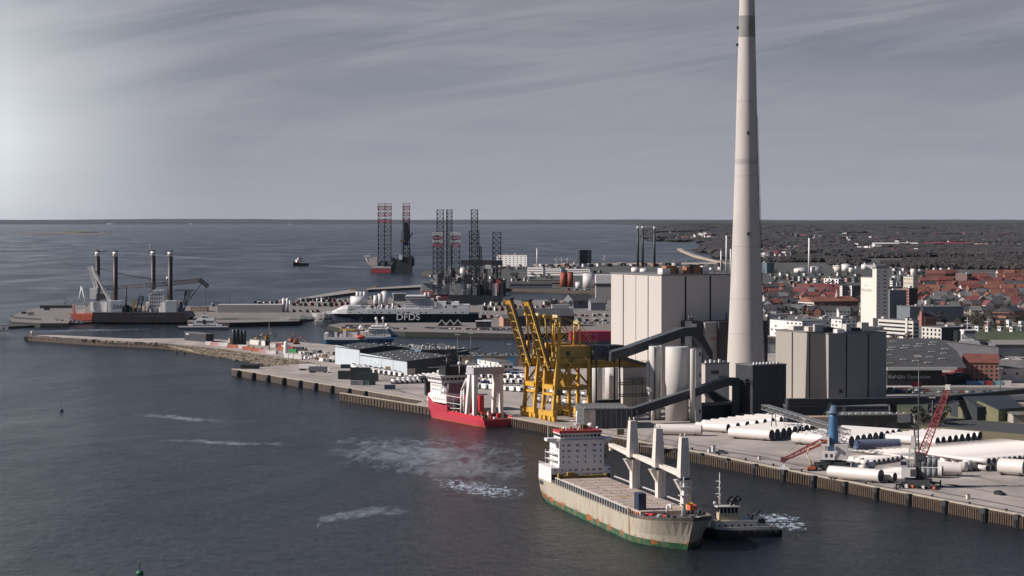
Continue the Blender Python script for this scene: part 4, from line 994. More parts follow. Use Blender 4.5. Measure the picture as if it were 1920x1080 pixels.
def red_ship():
 st = Vector((-6.5, 1081, 0)); dr = Vector((-.44, .898, 0)).normalized(); L = 78; rz = math.degrees(math.atan2(dr.y, dr.x))
 t = thing('offshore_ship', 'red offshore ship with white wheelhouse and big white frame moored left of the yellow cranes', 'ship', st, rz)
 hm = wl_mat('red_hull_paint', (.42, .034, .06), (.30, .06, .03), .55, rust=.25)
 m = MB(); Hd = hull(m, L, 16.5, 3.6, 1.5, .30, 6, 3.2, .1, n=28, trans=.95)
 m.build('hull', hm, t)
 # photo column -> x along the ship: +y side faces the camera-left
 def X(px, y=0):
  k = (px-960)/F; # st + dr*x + n*y, n=(-dr.y,dr.x)
  return (k*(st.y+dr.x*y)-(st.x-dr.y*y))/(dr.x-k*dr.y)
 Z = lambda py, x: AT(960, py, st.y+dr.y*x).z
 # raised forward part
 fw = MB(); rr = []
 for i in range(12):
  tt = .53+.47*i/11; s = max(0, (tt-.70)/.30); b = max(.15, 8.25*(1-s**3.1)); h = Hd(tt)-.1
  e = 3.7+ (2.2 if tt > .82 else 0)*min(1, (tt-.78)/.08) if tt > .78 else 3.7
  rr.append([(tt*L, -b, h), (tt*L, b, h), (tt*L+.8*s, b*1.03+.1, h+e), (tt*L+.8*s, -b*1.03-.1, h+e)])
 fw.rings(rr); fw.build('forecastle', hm, t)
 bx('main_deck', t, mat('deck_rust_red', (.17, .075, .05), .85, .4, .4), 1, L*.54, -7.4, 7.4, 3.5, 3.8)
 bx('bulwark', t, redp, 1, L*.53, 7.7, 8.0, 3.5, 5.1); bx('bulwark', t, redp, 1, L*.53, -8.0, -7.7, 3.5, 5.1)
 for i in range(16): bx('bulwark_post', t, (white, darksteel)[i % 2], 2+i*2.5, 2.4+i*2.5, 7.3, 7.7, 3.8, 5.5)
 x1 = X(846, 6); x0 = X(918, 0)
 W1 = mat('ship_white', (.74, .71, .70), .5, .1, dirt=(.5, .42, .38), dirt_amt=.3)
 MB().ext([(46, 8.2), (70, 8.2), (68, 12), (64, 13), (46, 13)], -6.9, 6.9).build('lower_superstructure', W1, t)
 MB().box(52, 66, -6.6, 6.6, 13, 18.2).build('superstructure', W1, t)
 MB().rings([[(50, -7.6, 18.2), (66.5, -7.6, 18.2), (66.5, 7.6, 18.2), (50, 7.6, 18.2)], [(50, -8.2, 21.6), (68, -8.2, 21.6), (68, 8.2, 21.6), (50, 8.2, 21.6)]]).build('bridge', W1, t)
 for i in range(9): x = 51+i*1.9; bx('bridge_window', t, glass, x-.65, x+.65, 7.85, 8.05, 19.6, 20.8)
 for i in range(7): y = -6.6+i*2.2; bx('bridge_window', t, glass, 49.6, 50.05, y-.8, y+.8, 19.6, 20.8)
 bx('bridge_roof', t, W1, 49.6, 68.5, -8.6, 8.6, 21.6, 22.0)
 for j, z in enumerate((10, 14.5, 16.6)):
  for i in range(6): bx('porthole', t, glass, 48+i*2.7 if j == 0 else 53+i*2.1, 48.6+i*2.7 if j == 0 else 53.6+i*2.1, 6.6 if j else 6.88, 6.72 if j else 7.0, z-.35, z+.35)
 bx('funnel_block', t, mat('purple_grey', (.17, .11, .14), .6), 47, 52, -5, 5, 13, 18)
 bx('funnel_house', t, black, 50, 58, -5.5, 5.5, 22, 26.5); 
 for y in (-3.5, 3.5): MB().tube((52, y, 26), (52, y, 31), .9, .7, 10).build('exhaust_funnel', black, t)
 k = MB(); k.truss((57, 0, 26), (57, 0, 36), 3, 2.4, 5, .16); 
 for z, a in ((29, 3.4), (32, 4.2), (34.5, 3)): k.tube((57, -a, z), (57, a, z), .16); k.tube((57-a*.6, 0, z+.4), (57+a*.6, 0, z+.4), .13)
 k.build('radar_mast', darksteel, t)
 for (x, y, z, r) in ((48.5, -1.5, 28, 1.0), (47.6, -5.6, 28.4, 1.2), (60, 4.8, 23.4, .9), (64, 2, 23, .7)): MB().tube((x, y, 22), (x, y, z), .2).sph((x, y, z), r).build('satellite_dome', white, t)
 k = MB(); k.tube((57, -3, 33), (47, -12, 35.5), .35); k.path([(47, -12, 35.5), (45.5, -13, 32)], .25); k.build('crane_arm', navy, t)
 # rescue boat and cradle
 b = MB().sph((50, 5.8, 14.4), 1.7, sq=(1.8, .9, .8)).build('rescue_boat', W1, t); MB().path([(48, 7, 12.5), (48, 7, 16.4), (52, 7, 16.4), (52, 7, 12.5)], .25).build('davit', W1, t)
 # midship red structures
 MB().box(33, 45, -6.8, 0, 3.8, 12.4).build('midship_house', redp, t); bx('midship_shelter', t, black, 36, 46, -6, 5.8, 3.8, 9.4)
 fr = MB()
 for x in (37, 45.5):
  for z in (6, 9, 12): fr.tube((x, 6.9, 3.8), (x, 6.9, 12.6), .18, n=4)
 for z in (6.2, 9, 12.4): fr.tube((28, 6.9, z if z > 7 else 7), (45.5, 6.9, z), .2, n=4)
 fr.build('pipe_frame', offwhite, t)
 MB().box(30, 33, -6.5, -4, 3.8, 13).build('winch_tower', redp, t)
 r2 = random.Random(11)
 for i in range(34):
  x = r2.uniform(3, 33); y = r2.uniform(-7, 7); bx('deck_gear', t, (redp, white, redp, orange, darksteel, rustm)[i % 6], x-.7, x+.7, y-.6, y+.6, 3.8, 4.6+r2.random()*1.5)
 # big white A-frame gantry
 def fx(px, py, y):  # photo point on plane local y
  x = X(px, y); return (x, y, Z(py, x))
 g = MB()
 gy = (7.2, -7.2)
 xa, xb = 29, 16
 top = 25
 zt = 26.2
 for y in gy:
  for xx, tx in ((12, 12.5), (21, 17)):
   g.rings([[(xx-.8, y-.8, 3.8), (xx+.8, y-.8, 3.8), (xx+.8, y+.8, 3.8), (xx-.8, y+.8, 3.8)], [(tx-1.5, y*.93-1.2, zt), (tx+1.5, y*.93-1.2, zt), (tx+1.5, y*.93+1.2, zt), (tx-1.5, y*.93+1.2, zt)]])
 g.build('frame_leg', W1, t)
 MB().box(10.6, 19, -8.4, 8.4, zt-1.2, zt+2.2).build('frame_beam', mat('beam_grey', (.42, .40, .43), .5), t)
 for i in range(9): bx('beam_light', t, white, 12, 17, -8+i*2, -7.3+i*2, zt+2.2, zt+2.9)
 k = MB(); k.path([(30, 6.2, 3.8), (29, 6.2, 16), (25, 5.4, 22), (20, 5.4, 18)], .55, 8); k.path([(31, 4, 3.8), (31.5, 4, 17), (28, 3, 21)], .5, 8); k.build('knuckle_crane', W1, t)
 k = MB(); k.lathe([(1.05, -.05), (1.05, .12)], n=20); o = k.build('thruster_opening', black, t); o.matrix_local = Matrix.Translation((60, 7.3, 3.2)) @ Matrix.Rotation(R(-90), 4, 'X')
 for x in (9.5, 11.5): o = MB().lathe([(.8, -.05), (.8, .12)], n=16).build('tyre_fender', black, t); o.matrix_local = Matrix.Translation((x, 8.15, 1.8)) @ Matrix.Rotation(R(-90), 4, 'X')
red_ship()

# ================================================================ YELLOW SHIP UNLOADERS
def unloader():
 base = G(1037, 791, 4); f = Fr(1037, 791, 4, 25)
 t = thing('ship_unloader', 'front yellow quay crane with raised boom, nearer the cargo ship bridge', 'crane', (f.o.x, f.o.y, 4), 25, 'yellow quay cranes')
 WB = 11.5; GX = 19
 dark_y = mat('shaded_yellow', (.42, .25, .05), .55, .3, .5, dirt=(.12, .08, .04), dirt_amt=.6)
 def leg(x0, x1, y, z0, z1, w=.85, m=yellow, name='leg'):
  b = MB(); b.rings([[(x0-w, y-w, z0), (x0+w, y-w, z0), (x0+w, y+w, z0), (x0-w, y+w, z0)], [(x1-w*.8, y-w*.8, z1), (x1+w*.8, y-w*.8, z1), (x1+w*.8, y+w*.8, z1), (x1-w*.8, y+w*.8, z1)]]); return b.build(name, m, t)
 for y in (0, WB):
  leg(0, 1.2, y, 2, 16.5); leg(1.2, 3.0 if y == 0 else 2.2, y, 16.5, 37)
  leg(GX, GX, y, 2, 30, .8)
 for x in (0, GX):
  MB().box(x-1.1, x+1.1, -2.2, WB+2.2, 2.6, 5.0).build('sill_beam', yellow, t)
  for y in (-1.2, 3, WB-3, WB+1.2): 
   b = MB(); b.box(x-.8, x+.8, y-1.3, y+1.3, .6, 2.8)
   for q in (-.7, .7): b.tube((x-.5, y+q, .5), (x+.5, y+q, .5), .5, n=10)
   b.build('bogie', yellow, t)
  if x == 0: MB().box(x-.2, x+2.2, 0, WB, 15.2, 17.4).build('portal_beam', yellow, t); MB().box(x-.2, x+2.2, 0, WB, 12.4, 13.4).build('portal_beam', yellow, t)
  else: MB().box(x-.8, x+.8, 0, WB, 15.2, 16.8).build('portal_beam', yellow, t)
 for y in (0, WB):
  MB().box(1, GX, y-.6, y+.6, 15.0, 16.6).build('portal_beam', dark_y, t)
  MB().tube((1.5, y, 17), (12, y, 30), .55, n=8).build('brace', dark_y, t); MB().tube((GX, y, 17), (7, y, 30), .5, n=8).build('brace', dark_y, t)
  MB().tube((0, y, 5), (1.5 if y else 1.5, WB/2, 12.4), .25, n=6).build('brace', yellow, t)
 # fixed girder and backreach
 zg = f.z(693); 
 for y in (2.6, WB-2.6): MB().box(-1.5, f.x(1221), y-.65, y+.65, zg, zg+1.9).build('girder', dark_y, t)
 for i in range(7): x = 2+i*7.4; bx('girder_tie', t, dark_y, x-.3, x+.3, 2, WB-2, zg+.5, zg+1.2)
 MB().rail([(-1, 1.8, zg+1.9), (f.x(1221), 1.8, zg+1.9)], 1.1, 3, .07).build('walkway_railing', dark_y, t)
 for px in (1130, 1170): 
  x = f.x(px, 4); MB().path([(x-1.3, 3, zg+1.9), (x-1.3, 3, zg+4.9), (x+1.6, 3, zg+4.9), (x+1.6, 3, zg+1.9)], .28).build('rail_portal', mat('pale_yellow', (.60, .50, .26), .6), t)
 # hopper, trolley, machinery house
 MB().box(4, 21, 1.2, WB-1.2, f.z(672), f.z(652)).build('machinery_house', mat('machinery_yellow', (.36, .24, .055), .6, .15), t)
 bx('house_roof', t, yellow, 3.7, 21.3, .9, WB-.9, f.z(652), f.z(652)+.35)
 bx('house_vent', t, darksteel, 7.5, 9.4, 1.08, 1.22, f.z(668), f.z(660))
 bx('electrical_room', t, MATS['machinery_yellow'], 3.0, 18, 1.0, WB-1, zg+2.2, zg+5.2)
 MB().rings([[(6, 2, 22), (14, 2, 22), (14, 9.5, 22), (6, 9.5, 22)], [(8.6, 4.6, 16), (11.4, 4.6, 16), (11.4, 7, 16), (8.6, 7, 16)]]).build('hopper', dark_y, t)
 bx('operator_cabin', t, glass, 2.6, 5.0, -.3, 2, 12.5, 15)
 # pylons
 for x, zt_ in ((4.2, 50.5), (15.5, 47.5)):
  z0 = f.z(652)
  for y in (2.2, WB-2.2): MB().tube((x, y, 33 if x < 10 else z0), (x, y*.6+WB*.2, zt_), .5, n=8).build('pylon_leg', yellow, t)
  MB().box(x-.6, x+.6, 2.2*.6+WB*.2-.6, (WB-2.2)*.6+WB*.2+.6, zt_-1.2, zt_+.2).build('pylon_beam', mat('pale_yellow', (.60, .50, .26)), t)
 k = MB()
 for y in (3.6, WB-3.6): 
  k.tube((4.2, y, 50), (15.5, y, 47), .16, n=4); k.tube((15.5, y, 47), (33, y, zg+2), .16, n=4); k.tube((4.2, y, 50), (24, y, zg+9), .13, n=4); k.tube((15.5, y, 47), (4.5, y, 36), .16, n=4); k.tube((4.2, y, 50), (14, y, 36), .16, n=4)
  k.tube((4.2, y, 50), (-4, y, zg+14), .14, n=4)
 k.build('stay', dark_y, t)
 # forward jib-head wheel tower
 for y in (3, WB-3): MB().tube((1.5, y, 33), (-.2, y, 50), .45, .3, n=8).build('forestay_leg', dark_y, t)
 MB().tube((-.2, 2, 50), (-.2, WB-2, 50), .9, n=12).build('rope_sheave', yellow, t)
 bx('drive_box', t, yellow, -1.5, 1.5, 1, 4, zg+1, zg+4)
 # raised boom: two box girders tied together
 hx, hz = -1.5, zg-.2
 tx = f.x(983.5, WB*.5)-0; tz = f.z(566)
 tx = -12.0
 for i, y in enumerate((2.4, WB-2.4)):
  b = MB(); w = .5; d_ = Vector((tx-hx, 0, tz-hz)).normalized(); nrm = Vector((d_.z, 0, -d_.x))*1.5
  P, Q = Vector((hx, y, hz)), Vector((tx, y, tz)); wy = Vector((0, w, 0))
  b.rings([[P-wy, P+wy, P+wy+nrm, P-wy+nrm], [Q-wy, Q+wy, Q+wy+nrm, Q-wy+nrm]]); b.build('boom_girder', yellow, t)
  wk = MB(); o2 = nrm*1.02; wk.rings([[P+wy*(3 if i else -3)+nrm*.35, P+wy*(3 if i else -3)+nrm*.75, P+wy*(1.2 if i else -1.2)+nrm*.75, P+wy*(1.2 if i else -1.2)+nrm*.35], [Q+wy*(3 if i else -3)+nrm*.35, Q+wy*(3 if i else -3)+nrm*.75, Q+wy*(1.2 if i else -1.2)+nrm*.75, Q+wy*(1.2 if i else -1.2)+nrm*.35]]); wk.build('boom_walkway', darksteel, t)
 for k_ in range(8):
  c = Vector((hx, 0, hz)).lerp(Vector((tx, 0, tz)), (k_+.4)/8)+nrm*.45; MB().box(c.x-.2, c.x+.5, 2.9, WB-2.9, c.z-.25, c.z+.25).build('boom_tie', dark_y, t)
 c = Vector((tx, 0, tz)); MB().rings([[c+Vector((0, y_, 0)), c+Vector((0, y_, 0))+nrm*1.15, c+Vector((0, y_, 0))+nrm*1.15-d_*2.2, c+Vector((0, y_, 0))-d_*2.2] for y_ in (1.8, WB-1.8)]).build('boom_end_beam', yellow, t)
 MB().rings([[c+d_*.05+Vector((0, y_, 0)), c+d_*.05+Vector((0, y_, 0))+nrm*1.4, c+d_*1.0+Vector((0, y_, 0))+nrm*1.4, c+d_*1.0+Vector((0, y_, 0))] for y_ in (1.4, WB-1.2)]).build('buffer_walkway', darksteel, t)
 bb = MB()
 P, Q = Vector((hx, WB/2, hz))+nrm*.6, Vector((tx, WB/2, tz))+nrm*.6; bb.truss(P, Q, 4.4, .9, 12, .13, up=(0, 1, 0)); bb.build('boom_lattice', darksteel, t)
 stair = MB(); stair.truss((GX+.8, -1.5, 2), (GX+.8, -1.5, 30), 1.6, 1.2, 14, .07); stair.build('stair_tower', dark_y, t)
 return t, f
U1, UF = unloader()
pr = proto(U1); pr[1] = True
p2 = G(1001.5, 783.5, 4)
U2 = place(pr, (p2.x, p2.y, 4), 25, 'rear yellow quay crane with raised boom, nearer the red offshore ship', 'yellow quay cranes')

# ================================================================ FRONT QUAY: TOWER SECTIONS, BLADES, CRANES
tower_w = mat('tower_section_paint', (.66, .61, .58), .42, .05, .1, dirt=(.5, .45, .42), dirt_amt=.3)
cap_d = mat('end_cover_navy', (.022, .028, .045), .55, .3, .4)
_tw = {}
def tower_section(loc, rz, L, r, label, group, r2=None, m=None, cap=None, cat='tower section'):
 """lying tube, local x axis along it, +x end towards the viewer; parts: shell, end covers, two cradles"""
 m = m or tower_w; cap = cap or cap_d; key = (round(L, 1), round(r, 2), round(r2 or r, 2), m.name, cap.name)
 if key not in _tw:
  q = r2 or r; n = 28
  b = MB(); b.tube((-L/2, 0, 0), (L/2, 0, 0), q, r, n=n, caps=False); sh = b.mesh('shell', m)
  e = MB(); e.tube((-.05, 0, 0), (.0, 0, 0), r*.955, n=n, smooth=False); 
  for k in range(6): a = k*math.pi/3; e.tube((.0, r*.2*math.cos(a), r*.2*math.sin(a)), (.04, r*.8*math.cos(a), r*.8*math.sin(a)), .06, n=4)
  fl = MB(); vs = []
  for rr in (r*.945, r*1.02):
   for x in (-.35, .06):
    for i in range(n): t_ = 2*math.pi*i/n; vs.append((x, rr*math.cos(t_), rr*math.sin(t_)))
  fl.add(vs, [(n+i, n+(i+1) % n, 3*n+(i+1) % n, 3*n+i) for i in range(n)]+[(2*n+i, 2*n+(i+1) % n, 3*n+(i+1) % n, 3*n+i) for i in range(n)])
  c = MB(); c.box(-.35, .35, -r*.75, r*.75, -r-.35, -r*.72)
  _tw[key] = (sh, e.mesh('end_cover', cap), fl.mesh('flange', offwhite), c.mesh('cradle', darksteel))
 sh, e, fl, c = _tw[key]
 t = thing('tower_section', label, cat, (loc[0], loc[1], loc[2]+r+.3), rz, group)
 part(sh, 'shell', t); part(e, 'end_cover', t, (L/2-.1, 0, 0)); part(fl, 'flange', t, (L/2, 0, 0)); part(e, 'end_cover', t, (-L/2+.1, 0, 0), (0, 0, math.pi))
 part(c, 'cradle', t, (L*.36, 0, 0)); part(c, 'cradle', t, (-L*.36, 0, 0)); return t
def tower_row(px, py, n, L, r, ax, desc, group, step=None, z=4, dirn=1, r2=None, jit=.25, cap=None, m=None):
 """first section has its near (right-hand) end at pixel (px,py); others lie beside it, further inland"""
 g = G(px, py, z); a = Vector((math.cos(R(ax)), math.sin(R(ax)), 0)); s = Vector((-a.y, a.x, 0))*dirn*(step or 2*r+.5); rr = random.Random(int(px))
 for i in range(n):
  p = g+s*i-a*(L/2+rr.uniform(0, jit)); tower_section(p, ax, L, r, f'{ordw(i) if n > 1 else "single"} tower tube {"from the left " if n > 1 else ""}{desc}', group if n > 1 else None, r2, m, cap)
AX = -38
tower_row(1316, 817, 1, 20.5, 2.35, -12, 'lying alone at the left end of the yard', None)
tower_row(1366, 812, 4, 17, 1.9, AX, 'in the small row behind the lone tube', 'white tubes, rear left row', step=8.0)
tower_row(1447, 827, 8, 21, 2.35, AX, 'in the row with dark round ends', 'white tubes, dark-ended row', step=4.95, jit=.4)
tower_row(1388, 806.5, 9, 20, 1.7, AX, 'in the long rearmost row by the dark buildings', 'white tubes, rearmost row', step=7.2)
tower_row(1597, 840, 9, 28, 2.4, AX, 'in the big block right of the blue harbour crane', 'white tubes, big block', step=5.2, jit=.2)
blue_wrap = mat('blue_grey_wrap', (.135, .15, .215), .4, .08)
g = G(1645, 846, 4); tower_section(g, 14, 19.5, 2.35, 'dark blue-grey tower tube lying across the front of the big white block', None, m=blue_wrap, cap=mat('blue_cap', (.10, .15, .27), .5))
tower_row(1758, 838, 8, 26, 1.9, -42, 'in the row behind the lattice crane', 'white tubes behind the lattice crane', step=5.0)
tower_row(1652, 906, 1, 21.5, 2.35, -39, 'with open dark end on the quay edge between the two cranes', None)
tower_row(1678, 905, 1, 12, 1.7, -39, 'of short length beside the open-ended one at the quay edge', None)
# blades
def blade_mesh(L=62, root=1.25):
 b = MB(); rr = []; n = 12
 for i in range(15):
  t = i/14; x = -L/2+L*t
  if t < .05: w, h = root, root
  else:
   k = (t-.05)/.95; w = root+(2.0-root)*math.exp(-((k-.17)/.13)**2)-root*.93*k; h = root*(1-k)**1.35*(.85)+.04; w = max(.12, w)
  rr.append([(x, w*math.cos(2*math.pi*j/n)+.35*math.sin(min(1, t*3)*math.pi), root+h*math.sin(2*math.pi*j/n)-.2*t) for j in range(n)])
 b.rings(rr, True, True); return b
BL = {}
def blade_proto(L, root):
 if (L, root) not in BL:
  me = blade_mesh(L, root).mesh('blade_shell', tower_w)
  e = MB(); e.tube((-L/2-.04, 0, root), (-L/2+.1, 0, root), root*.86, n=14, smooth=False); c = MB(); c.box(-L/2+3, -L/2+3.8, -1.3, 1.3, -.1, root*.35); c.box(L*.12, L*.12+.5, -1, 1, -.1, root*.7)
  BL[(L, root)] = (me, e.mesh('root_opening', cap_d), c.mesh('transport_frame', darksteel))
 return BL[(L, root)]
def blades(px, py, n, L, ax, desc, group, root=1.25, step=2.9, tiers=1, flip=False, z=4, fan=0):
 """blade nearest the viewer's left starts the row; root towards the viewer"""
 g = G(px, py, z); a = Vector((math.cos(R(ax)), math.sin(R(ax)), 0)); s = Vector((-a.y, a.x, 0))*step
 me, e, c = blade_proto(L, root)
 for k in range(tiers):
  for i in range(n):
   p = g+s*i-a*(L/2)+Vector((0, 0, k*2.75))+a*(.6 if k else 0)
   tn = f' {("lower", "upper")[k]} layer' if tiers > 1 else ''
   t = thing('turbine_wing', f'{ordw(i)} white blade from the left,{tn} {desc}', 'turbine blade', p, ax+180*(not flip)+fan*i, group)
   part(me, 'shell', t); part(e, 'root_opening', t); part(c, 'transport_frame', t)
blades(1852, 884, 26, 63, -57, 'of the wide flat stack at right', 'blades of the wide flat stack', tiers=2, step=2.75)
blades(1770, 870, 9, 60, -55, 'of the lower stack left of the widest', 'blades left of the wide stack', step=2.75, tiers=1)
blades(1700, 902, 11, 27, -41, 'of the fan between the two cranes', 'blades between the two cranes', step=2.9, root=1.2)
blades(1640, 872, 7, 22, -41, 'of the group right behind the blue crane', 'blades behind the blue crane', step=3.4, root=1.1)
# hubs, nacelle covers and short sections between the cranes
SHORT = [(1767, 896, 9.5, 2.15, -20, 'grey-shaded short wide tube lying just right of the lattice crane'), (1803, 893, 9.5, 2.4, -14, 'white short wide tube right of the lattice crane'), (1922, 893, 10, 3.0, -35, 'white wide tube cut by the right picture edge')]
for px, py, L, r, ax, lb in SHORT:
 g = G(px, py, 4); a = Vector((math.cos(R(ax)), math.sin(R(ax)), 0)); tower_section(g-a*L/2, ax, L, r, lb, None, cap=mat('cap_grey', (.17, .17, .20), .6))
rings_m = mat('ring_dark', (.06, .065, .075), .5)
def root_ring(px, py, r, ax, label, group):
 g = G(px, py, 4); t = thing('hub_ring', label, 'hub ring', (g.x, g.y, 4+r), ax, group)
 b = MB(); n = 20; vs = []
 for rr in (r, r*.8):
  for x in (-1.6, 1.6):
   for i in range(n): q = 2*math.pi*i/n; vs.append((x, rr*math.cos(q), rr*math.sin(q)))
 b.add(vs, [(i, (i+1) % n, n+(i+1) % n, n+i) for i in range(n)]+[(2*n+i, 3*n+i, 3*n+(i+1) % n, 2*n+(i+1) % n) for i in range(n)]+[(n+i, n+(i+1) % n, 3*n+(i+1) % n, 3*n+i) for i in range(n)]+[(i, 2*n+i, 2*n+(i+1) % n, (i+1) % n) for i in range(n)], True)
 b.build('shell', tower_w, t); MB().tube((-.5, 0, 0), (.3, 0, 0), r*.79, n=16).build('inner_disc', rings_m, t); MB().box(-1.2, 1.2, -r*.7, r*.7, -r, -r*.8).build('stand', darksteel, t)
for i, (px, py) in enumerate(((1728, 866), (1738, 868), (1748, 865), (1760, 870), (1772, 872), (1784, 868), (1793, 874), (1806, 884), (1814, 882), (1824, 881), (1830, 877))):
 root_ring(px, py, 1.7+.15*(i % 3), -25+7*(i % 4), f'{ordw(i)} white steel ring from the left in the cluster before the blade stack', 'steel rings before the blade stack')
for i, (px, py) in enumerate(((1600, 868), (1612, 870), (1622, 874), (1606, 880), (1618, 884), (1632, 878))):
 root_ring(px, py, 1.25, -30+11*i, f'{ordw(i)} small white ring from the left right behind the blue crane cab', 'small rings behind the blue crane')

def harbour_crane():
 f = Fr(1562, 880, 4, -10); t = thing('harbour_crane', 'mobile harbour crane with tall blue column and lowered red lattice boom', 'crane', (f.o.x, f.o.y, 4), -10)
 H = f.z(757)
 for y in (-4.4, 4.4):
  b = MB(); b.box(-7.5, 6.5, y-1.1, y+1.1, 1.0, 2.2)
  b.build('chassis_beam', darksteel, t)
  for i in range(5): MB().tube((-6.4+i*2.9, y-.5, .75), (-6.4+i*2.9, y+.5, .75), .75, n=12).build('wheel', black, t)
 for x, y in ((-8.5, -6), (-8.5, 6), (7.2, -6), (7.2, 6)): b = MB(); b.box(x-.9, x+.9, y-.9, y+.9, 0, .35); b.tube((x, y, .3), (x, y, 2), .3); b.build('outrigger', darksteel, t)
 bx('undercarriage', t, darksteel, -5, 5, -4, 4, 1.6, 3.2)
 MB().lathe([(2.1, 3.2), (2.1, 4.0)], n=20).build('slew_ring', black, t)
 bx('machine_house', t, white, -4.2, 3.6, -3.4, 3.2, 4.0, 7.2); bx('counterweight', t, mat('cw_grey', (.50, .47, .46), .5), .6, 5.6, -4.0, 3.4, 4.2, 10.0)
 for x in (-3, -1): bx('vent_louvre', t, darksteel, x, x+.9, -3.5, -3.38, 5, 6.3)
 bx('operator_cabin', t, white, -4.4, -1.4, -3.0, -.6, 9.2, 12.8); bx('cabin_window', t, glass, -4.46, -2.4, -3.06, -2.9, 10.2, 11.8)
 bx('platform', t, steel, -2.2, 2.6, -2.2, 2.2, 9.8, 10.2)
 MB().lathe([(2.1, 7.2), (2.0, 10), (1.95, 14), (1.7, H-5), (1.65, H-4)], n=28).build('column', blue, t)
 MB().lathe([(1.7, H-4), (2.35, H-3.7), (2.35, H-3.0), (1.5, H-2.7), (1.2, H-.6)], n=20).build('column_head', mat('head_blue', (.10, .14, .20), .5), t)
 for y in (-.7, .7): MB().tube((-1.2, y-.1, H-.6), (-1.2, y+.1, H-.6), .9, n=14).build('sheave', darksteel, t)
 MB().truss((2.2, 0, 8), (1.9, 0, H-4), .9, .8, 20, .06).build('ladder', steel, t)
 # lowered red boom to the left
 xt = f.x(1472); zt = f.z(862)
 MB().truss((-1.8, 0, f.z(822)), (xt, -3.5, zt), 2.8, 2.2, 13, .19, w2=1.4, h2=1.0).build('boom', mat('boom_red', (.33, .055, .065), .5), t)
 MB().box(xt-1.2, xt+.8, -4.3, -2.7, zt-.8, zt+1.0).build('boom_head', mat('boom_dark', (.13, .04, .04), .6), t)
 k = MB()
 for y in (-.6, .6): k.tube((-1, y, H-1), (xt, -3.5+y, zt+.6), .05, n=3, caps=False)
 k.build('hoist_rope', darksteel, t); MB().box(xt-.5, xt+.5, -4, -3, .6, 2.6).build('hook_block', white, t)
 bx('boom_rest', t, white, xt-2.2, xt+2.2, -4.6, -2.6, 0, .9); 
 # cherry picker
 g = G(1521, 883, 4); c = thing('boom_lift', 'orange boom lift with raised pale arm left of the blue harbour crane', 'boom lift', g)
 b = MB(); b.box(-1.6, 1.6, -1, 1, .6, 1.6); b.build('chassis', mat('lift_orange', (.50, .12, .05), .6), c)
 for x in (-1.1, 1.1):
  for y in (-1.0, 1.0): MB().tube((x, y-.2, .45), (x, y+.2, .45), .45, n=10).build('wheel', black, c)
 k = MB(); k.path([(.8, 0, 1.6), (-1.6, 0, 6.2), (-.9, 0, 9.0)], .28); k.path([(-1.4, 0, 8.4), (5.2, 0, 11.5)], .22); k.build('arm', mat('lift_cream', (.55, .38, .22), .6), c)
 MB().box(4.8, 6.0, -.6, .6, 11.0, 12.0).build('basket', mat('lift_orange', (.50, .12, .05)), c)
harbour_crane()
